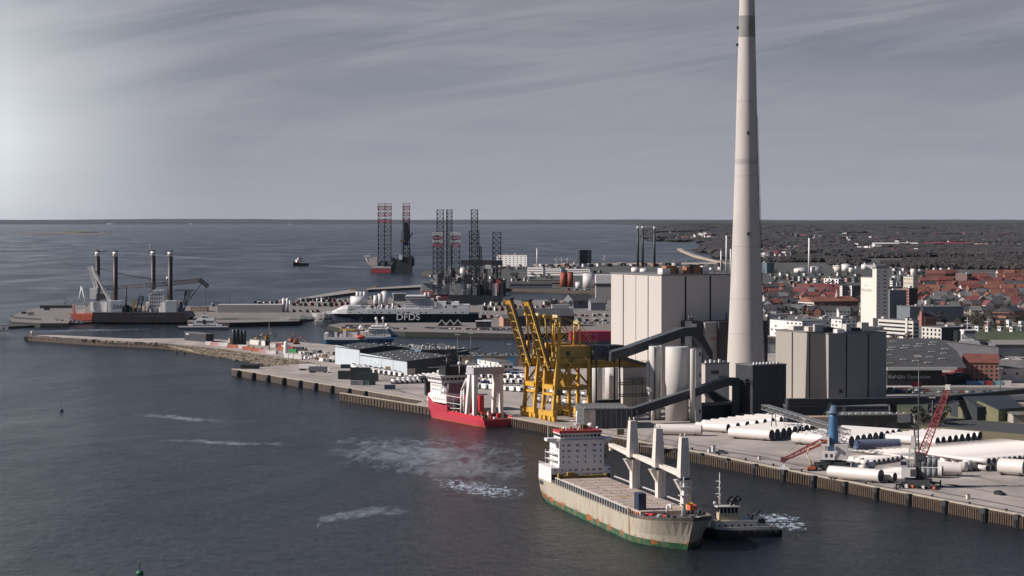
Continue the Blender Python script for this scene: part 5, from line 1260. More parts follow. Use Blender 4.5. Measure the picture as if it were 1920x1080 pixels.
def lattice_crane():
 f = Fr(1722, 914, 4, -20); t = thing('lattice_crane', 'dark mobile crane on the quay edge with raised red lattice boom', 'crane', (f.o.x, f.o.y, 4), -20)
 Z = f.z
 for y in (-3.4, 3.4):
  MB().box(-5.5, 5.5, y-.6, y+.6, .8, 1.9).build('chassis_beam', darksteel, t)
  for i in range(5): MB().tube((-4.6+i*2.3, y-.4, .6), (-4.6+i*2.3, y+.4, .6), .6, n=12).build('wheel', black, t)
 for sx in (-1, 1):
  for sy in (-1, 1): k = MB(); k.tube((sx*3, sy*2, 2.0), (sx*7, sy*5.4, 1.2), .35); k.tube((sx*7, sy*5.4, 0), (sx*7, sy*5.4, 2.3), .3); k.box(sx*7-.9, sx*7+.9, sy*5.4-.9, sy*5.4+.9, 0, .3); k.build('outrigger', darksteel, t)
 bx('undercarriage', t, darksteel, -4.5, 4.5, -3, 3, 1.3, 3.0); MB().lathe([(2, 3), (2, 3.8)], n=20).build('slew_ring', black, t)
 bx('machine_house', t, mat('crane_offwhite', (.48, .46, .45), .5), -5.6, -.6, -3, 2.6, 3.8, 7.4); bx('side_panel', t, darksteel, -2.4, -.6, -3.1, -2.98, 4.2, 6.8)
 bx('operator_cabin', t, mat('cab_grey', (.30, .30, .31), .5), -5.8, -3.4, -3, -.6, 7.4, 9.9); bx('cabin_window', t, glass, -5.86, -3.8, -3.06, -2.95, 8.2, 9.5)
 for i in range(3):
  for z in (3.8, 7.6): MB().lathe([(1.1, z), (1.1, z+3.4)], 2.0+i*1.9, 0, n=16).build('counterweight_drum', midgrey, t)
 MB().box(-1.0, .8, -.9, .9, 3.8, Z(848)).build('mast', darksteel, t); MB().truss((-2.6, 0, 7.4), (-2.2, 0, Z(838)), 2.0, 2.0, 8, .12).build('mast_ladder', mat('crane_offwhite', (.48, .46, .45)), t)
 MB().truss((-.6, 0, Z(848)), (-.9, 0, Z(803)), 1.4, 1.4, 6, .16).build('mast_top', darksteel, t); MB().tube((-1, -.9, Z(802)), (-1, .9, Z(802)), .9, n=12).build('sheave', darksteel, t)
 bx('hoist_drum', t, darksteel, -.4, 2.4, -1.4, 1.4, Z(862), Z(850)); MB().box(-2.6, -1.0, -1.2, .8, Z(840), Z(818)).build('mast_housing', mat('crane_offwhite', (.48, .46, .45)), t)
 xt = f.x(1779); MB().truss((1.2, 0, Z(852)), (xt, 0, Z(728)), 3.0, 2.2, 17, .17, w2=1.5, h2=1.2, up=(0, 1, 0)).build('boom', MATS['boom_red'], t)
 MB().box(xt-.9, xt+.9, -1, 1, Z(729), Z(720)).build('boom_head', offwhite, t)
 k = MB()
 for y in (-.5, .5): k.tube((-1, y, Z(803)), (xt, y, Z(726)), .05, n=3, caps=False); k.tube((.5, y, Z(858)), (xt, y, Z(723)), .05, n=3, caps=False)
 k.build('hoist_rope', darksteel, t)
 for i in range(7): bx('ground_gear', t, (darksteel, white, orange, black, white, darksteel, mat('lift_orange', (.5, .12, .05)))[i], -6+i*2, -5+i*2, -6.2+(i % 3), -5.2+(i % 3), .3, 1.2+.3*(i % 2))
lattice_crane()
def lattice_ramp():
 a, b = AT(1434, 763, 1000), AT(1588, 811, 905); o = (a.x, a.y, 4)
 t = thing('lattice_conveyor', 'long pale slatted lattice conveyor sloping down before the near-black transfer house', 'conveyor', o)
 A = Vector((0, 0, a.z-4)); B = Vector((b.x-a.x, b.y-a.y, max(.8, b.z-4)))
 MB().truss(A, B, 3.2, 2.0, 30, .16).build('frame', mat('galvanised', (.34, .34, .35), .4, metal=.4), t)
 k = MB(); n = 60
 for i in range(n): c = A.lerp(B, (i+.5)/n); k.box(c.x-1.3, c.x+1.3, c.y-.25, c.y+.25, c.z+1.0, c.z+1.12)
 k.build('belt_slats', MATS['galvanised'], t)
 for f_ in (.12, .45, .8):
  c = A.lerp(B, f_)
  for q in (-1.4, 1.4): MB().tube((c.x+q, c.y, -.1), (c.x+q*.4, c.y, c.z), .22).build('leg', steel, t)
lattice_ramp()
# parked cars and small gear on the quay
CARP = []
def car_proto(m):
 b = MB(); b.ext([(-2.2, .35), (2.2, .35), (2.25, .85), (1.2, .98), (-2.1, 1.0)], -.88, .88); body = b.mesh('body', m)
 c = MB(); c.ext([(-1.9, .98), (1.1, .96), (.45, 1.46), (-1.5, 1.48)], -.78, .78); cab = c.mesh('cabin_glass', glass)
 rf = MB(); rf.box(-1.4, .4, -.74, .74, 1.46, 1.52); rf = rf.mesh('roof', m)
 w = MB(); w.tube((0, -.1, 0), (0, .1, 0), .33, n=10); w = w.mesh('wheel', black); return body, cab, rf, w
CARM = {}
def car(loc, rz, m, label, group=None, small=False):
 if m.name not in CARM: CARM[m.name] = car_proto(m)
 b, c, r_, w = CARM[m.name]; t = thing('parked_car', label, 'car', loc, rz, group); part(b, 'body', t); part(c, 'cabin_glass', t); part(r_, 'roof', t)
 if not small:
  for x in (-1.35, 1.35):
   for y in (-.85, .85): part(w, 'wheel', t, (x, y, .33))
 return t
car(G(1874, 928, 4), -60, black, 'black car parked alone on the open quay at lower right'); 
car(G(1354, 851, 4), -30, darksteel, 'dark grey car parked behind the middle of the quay edge')
def bollard(px, py, label, group=None):
 g = G(px, py, 4); t = thing('bollard', label, 'bollard', g, 0, group); MB().lathe([(.4, 0), (.32, .6), (.5, .8), (.5, 1.0), (.1, 1.1)], n=12).build('post', darksteel, t); MB().box(-.6, .6, -.6, .6, 0, .1).build('base_plate', steel, t)
for i, (px, py) in enumerate(((1240, 834), (1295, 844), (1345, 854.5), (1395, 864), (1447, 874.5), (1500, 885.5), (1560, 897), (1620, 908.5), (1678, 920), (1745, 933), (1815, 947), (1884, 960))):
 bollard(px+3, py-.3, f'{ordw(i)} small dark bollard from the left on the long quay edge', 'bollards of the long quay')
for px, py, h, m, lb in ((1338, 848, 2.8, white, 'small white cabinet on the quay edge'), (1330, 849, 1.6, white, 'low white box left of the small white cabinet'), (1343, 851, .9, steel, 'flat grey pallet beside the small white cabinet'), (1815, 936, 1.6, cream, 'small cream box on the quay right of the lattice crane'), (1424, 862, 1.3, cream, 'tiny cream box on the quay edge'), (1163, 815, 2.4, mat('mustard', (.16, .12, .06), .7), 'olive container-like box at the quay edge behind the cargo ship')):
 g = G(px, py, 4); t = thing('equipment_box', lb, 'box', g, 15); w = 3.2 if 'olive' in lb else .8+.2*h; bx('body', t, m, -w/2, w/2, -.6, .6, 0.1, h); bx('lid', t, steel, -w/2-.05, w/2+.05, -.65, .65, h, h+.1)

# light masts
def light_mast(px, base, top, label, z=4, heads=4):
 g = G(px, base, z); H = AT(px, top, g.y).z-z; t = thing('light_mast', label, 'light mast', g)
 MB().tube((0, 0, -.5), (0, 0, H), .38, .16, 8).build('pole', steel, t); k = MB()
 k.box(-1.6, 1.6, -.15, .15, H-.3, H); k.build('crossbar', steel, t)
 for i in range(heads): bx('floodlight', t, offwhite, -1.5+i*3/heads, -1.0+i*3/heads, -.5, -.16, H-.4, H+.2)
light_mast(1722, 822, 668, 'tall grey light mast left of the raised red boom'); light_mast(1748, 810, 745, 'floodlight mast with pale lamps under the dark viaduct')
light_mast(1875, 774, 690, 'thin light mast near the right edge above the viaduct'); light_mast(883, 694, 625, 'thin tall light mast at the right end of the dark warehouse'); light_mast(858, 700, 627, 'thin tall light mast left of the warehouse corner')
light_mast(505, 656, 601, 'thin light mast behind the container row'); light_mast(955, 668, 645, 'short light mast at the basin edge'); light_mast(430, 572, 530, 'thin mast on the far pier'); light_mast(1088, 570, 545, 'thin light mast by the far basin')
g = G(1719, 747, 4); t = thing('billboard', 'bright red rectangular sign panel on a pole over the parked cars', 'sign', g); H = AT(960, 725, g.y).z-4
MB().box(-2.6, 2.6, -.2, .2, H, AT(960, 716, g.y).z-4).build('panel', mat('sign_red', (.62, .05, .06), .5), t)
for x in (-1.8, 1.8): MB().tube((x, .2, 0), (x, .2, H), .15).build('post', steel, t)

# ================================================================ LEFT QUAY
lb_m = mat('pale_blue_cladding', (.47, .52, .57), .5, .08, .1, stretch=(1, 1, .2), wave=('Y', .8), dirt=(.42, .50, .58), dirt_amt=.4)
def wedge_hall(name, label, px, base, pl, pr, h_near, h_far, ridge_near, m_left, m_front, rz=RZ):
 """wide hall whose long lit side faces left; gable ridge parallel to the long side"""
def warehouse():
 # rear dark hall with pale blue side
 f = Fr(884, 697, 4, 27)
 # measured on the long lit wall: near corner (763,703), far corner (628,676)
 f = Fr(763, 704, 4, 27); t = thing('warehouse', 'long pale blue warehouse with white lettering and dark skylit roof beside the quay', 'warehouse', (f.o.x, f.o.y, 4), 27)
 D = f.y(629); D1 = f.y(674); H0 = f.z(678.5); W1 = f.x(862)
 H1 = f.z(665.5, 0, D1); Hh = f.z(652, 0, D)
 # saw-stepped roofline of the lit wall: low part and high part
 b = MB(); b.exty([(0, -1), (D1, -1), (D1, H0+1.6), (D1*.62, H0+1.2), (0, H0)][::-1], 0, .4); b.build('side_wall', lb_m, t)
 rf = mat('skylit_roof', (.050, .050, .055), .8, .3, .2)
 ridge = 30
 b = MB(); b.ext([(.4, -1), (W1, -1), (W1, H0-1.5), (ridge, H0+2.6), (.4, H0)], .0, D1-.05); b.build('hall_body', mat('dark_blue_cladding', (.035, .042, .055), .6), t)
 b = MB(); b.ext([(-.3, H0+.05), (ridge, H0+2.7), (W1+.5, H0-1.4), (W1+.5, H0-1.0), (ridge, H0+3.1), (-.3, H0+.5)], -.3, D1); b.build('roof', rf, t)
 for i in range(7):
  for j in range(5):
   y = 3+j*(D1-8)/4.6; x = 3+i*4.1 if i < 7 else 0; z = H0+.5+(x/ridge)*2.6
   if (i*3+j) % 4: bx('skylight', t, mat('skylight_white', (.50, .50, .48), .5), x, x+2.4, y, y+1.1, z, z+.45)
 lt = text_mesh('Blue Water', 4.2, mat('letter_white', (.80, .80, .80), .5), .1); o = part(lt, 'lettering', t, (-.12, D1*.60, H0-3.6), (R(90), 0, R(-90)), (.62, .8, 1))
 for y in (D1*.28, D1*.52): bx('panel_joint', t, mat('joint_blue', (.18, .24, .32), .6), -.1, .02, y-.12, y+.12, 0, H0)
 MB().box(.02, 5.5, -.35, 0, -.5, f.z(691)).build('door_surround', mat('peach_panel', (.55, .42, .34), .6), t)
 MB().box(5.5, W1, -.3, 0, -.5, f.z(692)).build('brown_base', mat('brown_grey', (.085, .08, .078), .8), t); bx('canopy', t, offwhite, 14, 24, -1.2, -.3, 4.4, 4.9); bx('doorway', t, black, 15.5, 22.5, -.4, -.28, 0, 4.3)
 # high rear hall
 f2 = Fr(674, 689, 4, 27); h = thing('warehouse', 'taller pale blue and black warehouse behind the lettered one', 'warehouse', (f2.o.x, f2.o.y, 4), 27)
 H2 = f2.z(656.5); D2 = f2.y(628); W2 = f2.x(770); H3 = f2.z(648, 0, D2)
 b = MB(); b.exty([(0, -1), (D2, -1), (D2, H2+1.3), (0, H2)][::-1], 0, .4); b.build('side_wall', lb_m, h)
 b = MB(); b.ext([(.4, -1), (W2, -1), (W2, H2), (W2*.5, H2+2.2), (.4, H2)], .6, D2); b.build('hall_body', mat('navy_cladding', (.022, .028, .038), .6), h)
 b = MB(); b.ext([(-.3, H2+.1), (W2*.5, H2+2.3), (W2+.4, H2+.1), (W2+.4, H2+.5), (W2*.5, H2+2.7), (-.3, H2+.5)], .2, D2+.3); b.build('roof', rf, h)
 for i in range(4):
  for j in range(3): bx('skylight', h, MATS['skylight_white'], 4+i*9, 6.4+i*9, 3+j*(D2-5)/3, 4.2+j*(D2-5)/3, H2+1.2+min(i, 2)*.5, H2+1.7+min(i, 2)*.5)
 # mid blue + black halls at rear right
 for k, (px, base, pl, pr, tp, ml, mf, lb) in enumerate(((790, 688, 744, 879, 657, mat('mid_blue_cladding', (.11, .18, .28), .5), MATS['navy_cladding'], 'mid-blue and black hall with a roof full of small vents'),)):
  f3, t3, W3, D3, H3 = bldg('warehouse', lb, 'warehouse', px, base, pl, pr, tp, mf, rz=22)
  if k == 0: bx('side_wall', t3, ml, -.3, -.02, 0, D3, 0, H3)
  rr = random.Random(k)
  for i in range(70):
   x = rr.uniform(1, max(2, W3-2)); y = rr.uniform(1, max(2, D3-2)); bx('roof_vent', t3, offwhite if i % 3 else steel, x, x+1.5, y, y+1.0, H3+.5, H3+1.1+rr.random()*.6)
 # tan long building with blue door panels, white cubes
 f4, t4, W4, D4, H4 = bldg('warehouse', 'long tan building with two bright blue panels beyond the red ship', 'warehouse', 862, 688, 858, 1008, 669, tan, rz=5)
 for px in (890, 952): bx('blue_panel', t4, mat('panel_blue', (.07, .22, .38), .5), f4.x(px), f4.x(px+15), -.15, 0, 0, H4)
 for i in range(46): x = 2+(i*7.3) % (W4-4); bx('roof_vent', t4, (steel, offwhite, darksteel)[i % 3], x, x+1.5, 1+(i*2.3) % (D4-2), 2+(i*2.3) % (D4-2), H4+.5, H4+1.4)
 f5, t5, W5, D5, H5 = bldg('office_block', 'white cube-like office with dark windows behind the big white ship frame', 'office', 935, 696, 895, 962, 680, white, rz=22)
 windows(t5, 'left', D5, H5, 4, 2, 1.6, 1.6, 0, y=0); windows(t5, 'front', W5, H5, 3, 1, 2.4, 1.6, 0)
 f6, t6, W6, D6, H6 = bldg('hall', 'navy blue flat hall just behind the red ship mast', 'hall', 845, 702, 838, 898, 686, navy, rz=8)
 bx('doorway', t6, white, 3, 5, -.1, .02, 0, 3)
warehouse()

# nacelles and hubs parked in rows
def nacelle_proto():
 t = thing('turbine_nacelle', 'x', 'turbine nacelle')
 b = MB(); rr = []
 for x, w, z0, z1 in ((-3.3, 1.2, .9, 3.2), (-2.8, 1.75, .5, 3.9), (1.0, 1.8, .45, 4.1), (2.3, 1.7, .6, 3.9), (3.0, 1.2, 1.0, 3.3)):
  c = .35; rr.append([(x, -w+c, z0), (x, w-c, z0), (x, w, z0+c), (x, w, z1-c), (x, w-c, z1), (x, -w+c, z1), (x, -w, z1-c), (x, -w, z0+c)])
 b.rings(rr); b.build('cover', mat('nacelle_white', (.72, .69, .68), .4, .06), t)
 MB().tube((3.0, 0, 2.1), (3.5, 0, 2.1), 1.05, n=12).build('hub_opening', black, t); MB().box(-2.8, 2.6, -1.5, 1.5, 0, .55).build('stand', darksteel, t); MB().box(-2.9, -2.2, -1.2, 1.2, 3.8, 4.5).build('cooler', darksteel, t)
 return proto(t)
def hub_proto():
 t = thing('rotor_hub', 'x', 'rotor hub')
 b = MB(); b.sph((0, 0, 2.1), 1.95, 8, sq=(1.15, 1, .95)); b.build('shell', MATS['nacelle_white'], t)
 for a in (90, 210, 330):
  c = Vector((math.cos(R(a)), math.sin(R(a)), 0)); p = Vector((.15, c.x*1.65, 2.1+c.y*1.5)); MB().tube(p, p+Vector((0, c.x*.45, c.y*.45)), 1.0, n=10).build('blade_socket', black, t)
 MB().box(-1.4, 1.4, -1.4, 1.4, 0, .4).build('stand', darksteel, t); return proto(t)
NAC = nacelle_proto(); HUB = hub_proto()
def park_rows(rows, pr, what, group, z=4.0, rz=-50):
 rr = random.Random(len(rows)*7+int(rows[0][0]))
 for k, (x0, y0, x1, y1, n, nm) in enumerate(rows):
  for i in range(n):
   t = i/max(1, n-1); g = G(x0+(x1-x0)*t, y0+(y1-y0)*t, z); place(pr, g, rz+rr.uniform(-14, 14), f'{ordw(i)} {what} from the left in the {nm}', group, rr.uniform(.72, .86))
park_rows([(664, 692.5, 716, 698.5, 6, 'rearmost row beside the pale blue wall'), (668, 695, 728, 702, 7, 'middle row beside the pale blue wall'), (694, 699.5, 752, 706.5, 7, 'front row beside the pale blue wall')], NAC, 'nacelle', 'nacelles beside the pale blue warehouse', rz=-72)
park_rows([(738, 720, 842, 717, 12, 'front row left of the red ship'), (748, 716.5, 842, 713, 11, 'second row left of the red ship'), (760, 713, 842, 709, 9, 'third row left of the red ship'), (786, 709.5, 842, 705.5, 7, 'last row left of the red ship')], HUB, 'white hub', 'rotor hubs left of the red ship')
park_rows([(868, 718, 975, 720, 9, 'row behind the red ship bridge'), (880, 709, 992, 711, 10, 'second row behind the red ship bridge'), (884, 728, 975, 735, 8, 'row under the white ship frame')], NAC, 'nacelle', 'nacelles behind the red ship', rz=-72)
park_rows([(984, 712, 1072, 722, 9, 'row between the yellow crane legs'), (990, 724, 1090, 731, 9, 'second row between the yellow crane legs'), (1000, 738, 1095, 744, 9, 'row at the foot of the yellow cranes'), (1010, 755, 1098, 762, 8, 'row just behind the crane rails')], HUB, 'white hub', 'rotor hubs by the yellow cranes')
blue_tarp = mat('blue_tarp', (.03, .055, .13), .6)
park = [(868, 703), (884, 704), (900, 704), (916, 705), (932, 705), (948, 706), (964, 707), (980, 708), (872, 723), (890, 724), (908, 725)]
for i, (px, py) in enumerate(park):
 g = G(px, py, 4); t = thing('covered_crate', f'{ordw(i)} dark blue covered crate from the left among the nacelles behind the red ship', 'crate', g, 27, 'blue covered crates'); MB().ext([(-3, .3), (3, .3), (3, 2.8), (2.5, 3.3), (-2.5, 3.3), (-3, 2.8)], -1.6, 1.6).build('tarpaulin', blue_tarp, t); bx('pallet', t, darksteel, -3, 3, -1.5, 1.5, 0, .3)

cn = {n: mat('container_'+n, c, .6, .25) for n, c in dict(navy=(.03, .05, .095), dark=(.022, .028, .036), red=(.30, .045, .045), orange=(.42, .13, .07), white=(.60, .57, .55), grey=(.20, .21, .22), green=(.03, .27, .10), blue=(.05, .15, .30), pink=(.55, .30, .28), teal=(.20, .38, .40)).items()}
def stack(px, py, m, label, z=4.0, n=1, rz=0, L=12.1, group=None):
 g = G(px, py, z)
 for k in range(n): container((g.x, g.y, g.z+k*2.6), rz, cn[m], label if n == 1 else f'{("bottom", "second", "top")[k if n == 3 else (0 if k == 0 else 2)]} container of {label}', group or (label if n > 1 else None), L)
stack(469, 691.5, 'dark', 'dark container standing alone at the tip of the upper left quay', L=12.1, rz=3)
stack(653, 711, 'dark', 'the left dark stack before the pale blue warehouse', n=2, rz=-4); stack(676, 713, 'dark', 'the big dark stack before the pale blue warehouse', n=3, rz=-4); stack(690, 715, 'dark', 'the right dark pair before the pale blue warehouse', n=2, rz=-4)
for i, (px, m) in enumerate(((668, 'grey'), (679, 'white'), (686, 'teal'), (694, 'dark'))): stack(px, 722, m, f'{m if m != "dark" else "black"} short container in the row at the quay edge below the dark stacks', L=6.06 if i != 2 else 4)
stack(648, 690.5, 'dark', 'small dark container left of the white nacelles', L=6.06)
stack(731, 730, 'navy', 'small blue container on the truck-like stand at the quay corner', L=6.06)
# lorries
def lorry(px, py, rz, m, label):
 t = thing('lorry', label, 'lorry', G(px, py, 4), rz); MB().box(-7, 4.5, -1.25, 1.25, 1.2, 4.0).build('trailer_box', m, t); MB().ext([(4.9, .7), (7.2, .7), (7.2, 2.2), (6.8, 3.3), (4.9, 3.5)], -1.2, 1.2).build('cab', white, t)
 bx('windscreen', t, glass, 6.9, 7.1, -1.05, 1.05, 2.2, 3.1)
 for x in (-6, -4.8, -3.6, 3.2, 6.0):
  for y in (-1.05, 1.05): MB().tube((x, y-.18, .5), (x, y+.18, .5), .5, n=10).build('wheel', black, t)
 bx('chassis', t, darksteel, -7, 7, -.9, .9, .7, 1.2)
lorry(581, 694.5, -8, white, 'white lorry parked on the upper left quay'); lorry(600, 699, -5, mat('tarp_grey', (.10, .11, .13), .7), 'lorry with dark grey trailer right of the white lorry')
lorry(742, 699.5, -30, mat('flatbed', (.20, .13, .06), .7), 'lorry with brown load beside the white nacelles')
# loading ramp portal left of the red ship
g = G(800, 741, 4); t = thing('loading_portal', 'dark flat-roofed portal on two legs left of the red ship bow', 'portal', g, 10); bx('deck', t, darksteel, -4, 18, -5, 5, 8.6, 10.4); bx('deck_edge', t, concrete, -4.1, 18.1, -5.1, -4.9, 9.8, 10.5)
for x in (0, 9): bx('leg', t, black, x-.8, x+.8, -3.5, 3.5, 0, 8.6)
bx('stair', t, steel, 3.4, 4.8, -3.6, -3.2, 0, 8.6); bx('back_wall', t, concrete, 1, 8, 2.6, 3.2, 0, 8)
# channel buoys
def buoy(px, py, m, H, label):
 g = G(px, py, 0); t = thing('channel_buoy', label, 'buoy', g); MB().lathe([(.9, -.5), (1.1, .2), (1.0, .7), (.35, 1.0)], n=14).build('float', m, t)
 MB().truss((0, 0, .9), (0, 0, H), .8, .8, 3, .07, w2=.3, h2=.3).build('tower', m, t); MB().lathe([(.28, H), (.28, H+.5), (.05, H+.7)], n=10).build('lantern', darksteel, t)
buoy(115, 771, black, 4.6, 'dark channel buoy alone on the water at left'); buoy(262, 1076, mat('buoy_green', (.02, .12, .05), .5), 2.6, 'small green channel buoy at the bottom picture edge')
buoy(331, 663, black, 4.0, 'left one of the two small dark marks by the stone breakwater'); buoy(345, 664, black, 3.0, 'right one of the two small dark marks by the stone breakwater'); buoy(652, 487, black, 11, 'distant dark channel buoy left of the drilling rig')

# ================================================================ TOWN
def strips(t, W_, D, H, rows, w_off=1.0, m=None, hgt=1.3, z0=1.5, front=True, left=True):
 for j in range(rows):
  z = z0+(H-z0-1.2)*(j+.5)/rows
  if left: bx('window_band', t, m or glass, -.07, .02, w_off, D-w_off, z-hgt/2, z+hgt/2)
  if front: bx('window_band', t, m or glass, w_off, W_-w_off, -.07, .02, z-hgt/2, z+hgt/2)
def city_block(name, label, cat, px, base, pl, pr, top, m, rz=RZ, rows=0, style='band', roofm=None, plant_=2, cols=8, skip=.15, ww=1.5, wh=1.3, z0=4.3, seed=1, front=None):
 f, t, W_, D, H = bldg(name, label, cat, px, base, pl, pr, top, m, rz, z0, roofm)
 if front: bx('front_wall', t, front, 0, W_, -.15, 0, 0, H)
 y = -.15 if front else 0
 if rows and style == 'band': strips(t, W_, D, H, rows)
 elif rows:
  nl = max(1, int(D/(ww*2.2))); nf = max(1, int(W_/(ww*2.2)))
  while nl*rows > 55: nl = int(nl*.8)
  while nf*rows > 45: nf = int(nf*.8)
  windows(t, 'left', D, H-1, nl, rows, min(ww, D/nl*.6), wh, .6, skip=skip, seed=seed); windows(t, 'front', W_, H-1, nf, rows, min(ww, W_/nf*.6), wh, .6, skip=skip, seed=seed+3, y=y)
 r = random.Random(seed)
 for i in range(plant_): x = r.uniform(1, max(2, W_-4)); yy = r.uniform(1, max(2, D-4)); bx('roof_plant', t, (offwhite, grey, darksteel)[i % 3], x, x+3, yy, yy+3, H+.4, H+1.5+r.random()*1.5)
 return f, t, W_, D, H
# tall white silo building
silo_c = mat('mill_white', (.62, .585, .53), .6, .05, .05, stretch=(1, 1, .2))
f, t, W_, D, H = bldg('grain_silo', 'tall windowless cream-white silo tower with faint wall lettering in the town', 'tower', 1643, 615, 1612, 1666, 503, silo_c, Y=2020)
D0 = f.y(1636); Hl = f.z(521)
for c in t.children:
 if c.name.startswith('wall'): c.data = MB().box(0, W_, 0, D0, -1, H).mesh('wall', silo_c)
 if c.name.startswith('roof'): c.scale = (W_+.5, D0+.5, .5); c.location = (W_/2, D0/2, H+.25)
MB().box(1.5, W_-1, D0, D, -1, Hl).build('lower_silo', silo_c, t); bx('lower_roof', t, mat('roof_felt', (.16, .155, .155)), 1.3, W_-.8, D0+.1, D+.2, Hl, Hl+.6)
bx('roof_hood', t, mat('hood_grey', (.30, .29, .30), .5), -1.5, W_+1, -1, D0+6, H+.6, H+3.0)
for r_ in range(14):
 for c_ in range(2): bx('window', t, glass, W_*(.18+.42*c_), W_*(.18+.42*c_)+(.9 if c_ == 0 else 2.6), -.1, .02, 4+r_*3.45, 5.1+r_*3.45)
lt = text_mesh('Westsiloen', 4.0, mat('faint_lettering', (.40, .37, .31), .7), .05); part(lt, 'lettering', t, (1.4, (D0+D)/2, Hl-11.5), (R(90), 0, R(-90)))
part(text_mesh('~', 7.0, MATS['faint_lettering'], .05), 'emblem', t, (1.4, (D0+D)/2+1, Hl-7), (R(90), 0, R(-70)))
MB().box(-3.5, 0, .4, D0-.5, -1, f.z(596)).build('annex', silo_c, t)

offgrey = mat('office_shade_grey', (.30, .30, .32), .6, .08)
city_block('office_block', 'long white three-storey office with scattered windows above the second boiler house', 'office', 1504, 634, 1444, 1558, 603, white, rows=4, style='w', cols=9, skip=.35, ww=2.4, wh=1.4, seed=2)
city_block('office_block', 'white office with a grey right wing right of the long white office', 'office', 1578, 630, 1559, 1606, 599, white, rows=4, style='w', skip=.2, ww=2.2, seed=5)
f, t, W_, D, H = city_block('office_block', 'light grey office with continuous window bands beside the second boiler house', 'office', 1712, 645, 1647, 1724, 602, mat('light_render', (.55, .52, .48), .6, .06), rows=5, seed=8, plant_=3)
bx('stair_tower', t, mat('light_render', (.55, .52, .48)), -.8, 0, D*.14, D*.2, 0, H+2)
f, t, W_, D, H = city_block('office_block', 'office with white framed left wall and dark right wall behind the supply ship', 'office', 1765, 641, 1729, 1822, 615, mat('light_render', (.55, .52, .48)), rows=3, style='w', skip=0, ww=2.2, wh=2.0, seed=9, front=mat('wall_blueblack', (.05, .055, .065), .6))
# big grey hall with dark end, brick tower, black tower, beige tower
city_block('hall', 'large plain blue-grey hall right of the grain silo', 'hall', 1706, 604, 1682, 1808, 576, mat('hall_bluegrey', (.14, .155, .175), .6, .1), rz=10, plant_=3, seed=3)
city_block('hall', 'grey-blue boxy hall joined right behind the silo tower', 'hall', 1668, 600, 1664, 1700, 545, mat('hall_bluegrey', (.14, .155, .175)), rz=10, plant_=1, seed=4)
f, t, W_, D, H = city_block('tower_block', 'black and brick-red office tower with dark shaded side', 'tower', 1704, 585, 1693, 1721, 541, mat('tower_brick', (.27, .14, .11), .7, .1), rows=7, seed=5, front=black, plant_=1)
f, t, W_, D, H = city_block('tower_block', 'short beige tower with a dark ornamental mark behind the black tower', 'tower', 1712, 552, 1694, 1722, 519, mat('tower_beige', (.46, .41, .35), .7, .1), rows=4, style='w', skip=.2, ww=2, seed=6)
MB().lathe([(3.4, H), (3.4, H+9), (2.2, H+10)], 6, 8, n=14).build('roof_tank', white, t)
f, t, W_, D, H = city_block('tower_block', 'brown windowless square tower among the red roofs at right', 'tower', 1813, 535, 1792, 1823, 514, mat('tower_brown', (.14, .085, .08), .7, .1), rz=8, rows=0, seed=7)
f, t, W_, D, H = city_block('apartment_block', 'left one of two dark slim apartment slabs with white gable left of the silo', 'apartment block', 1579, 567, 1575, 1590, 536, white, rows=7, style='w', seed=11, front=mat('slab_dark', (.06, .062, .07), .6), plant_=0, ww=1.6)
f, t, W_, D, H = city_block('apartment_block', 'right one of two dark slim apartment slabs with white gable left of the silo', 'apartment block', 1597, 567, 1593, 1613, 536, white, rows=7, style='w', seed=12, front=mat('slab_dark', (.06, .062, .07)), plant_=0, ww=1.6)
f, t, W_, D, H = city_block('office_block', 'small white block with large square openings above the red roofs', 'office', 1572, 534, 1545, 1577, 523, white, rz=20, rows=2, style='w', skip=0, ww=5, wh=2.4, seed=13)
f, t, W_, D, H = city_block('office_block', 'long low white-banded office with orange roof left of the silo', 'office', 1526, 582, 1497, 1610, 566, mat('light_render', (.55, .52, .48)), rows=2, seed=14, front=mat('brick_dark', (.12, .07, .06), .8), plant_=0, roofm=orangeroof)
b = MB(); b.exty([(-1, H), (D/2, H+5), (D+1, H)][::-1], -1, W_+1); b.build('pitched_roof', orangeroof, t)
f, t, W_, D, H = city_block('office_block', 'glass-fronted grey block left of the white office row', 'office', 1468, 606, 1446, 1494, 590, mat('glassy', (.16, .19, .21), .4, .1), rows=3, seed=15)
f, t, W_, D, H = city_block('apartment_block', 'dark block close right of the chimney foot', 'apartment block', 1438, 628, 1432, 1445, 595, mat('block_d', (.09, .09, .095), .6), rows=6, style='w', seed=16)
f, t, W_, D, H = city_block('office_block', 'low grey roof block with white dome-like top in front of the chapel', 'office', 1550, 604, 1530, 1578, 598, grey, rows=1, seed=17)
f, t, W_, D, H = bldg('warehouse', 'red-orange brick building with regular windows under the hill at right', 'building', 1900, 604, 1861, 1922, 585, mat('brick_orange', (.29, .145, .11), .8, .15), rz=60, roof=darkroof)
windows(t, 'left', D, H, 9, 2, 2, 2.4, 0); b = MB(); b.exty([(-.5, H), (D/2, H+5), (D+.5, H)][::-1], -.5, W_+.5); b.build('pitched_roof', darkroof, t)
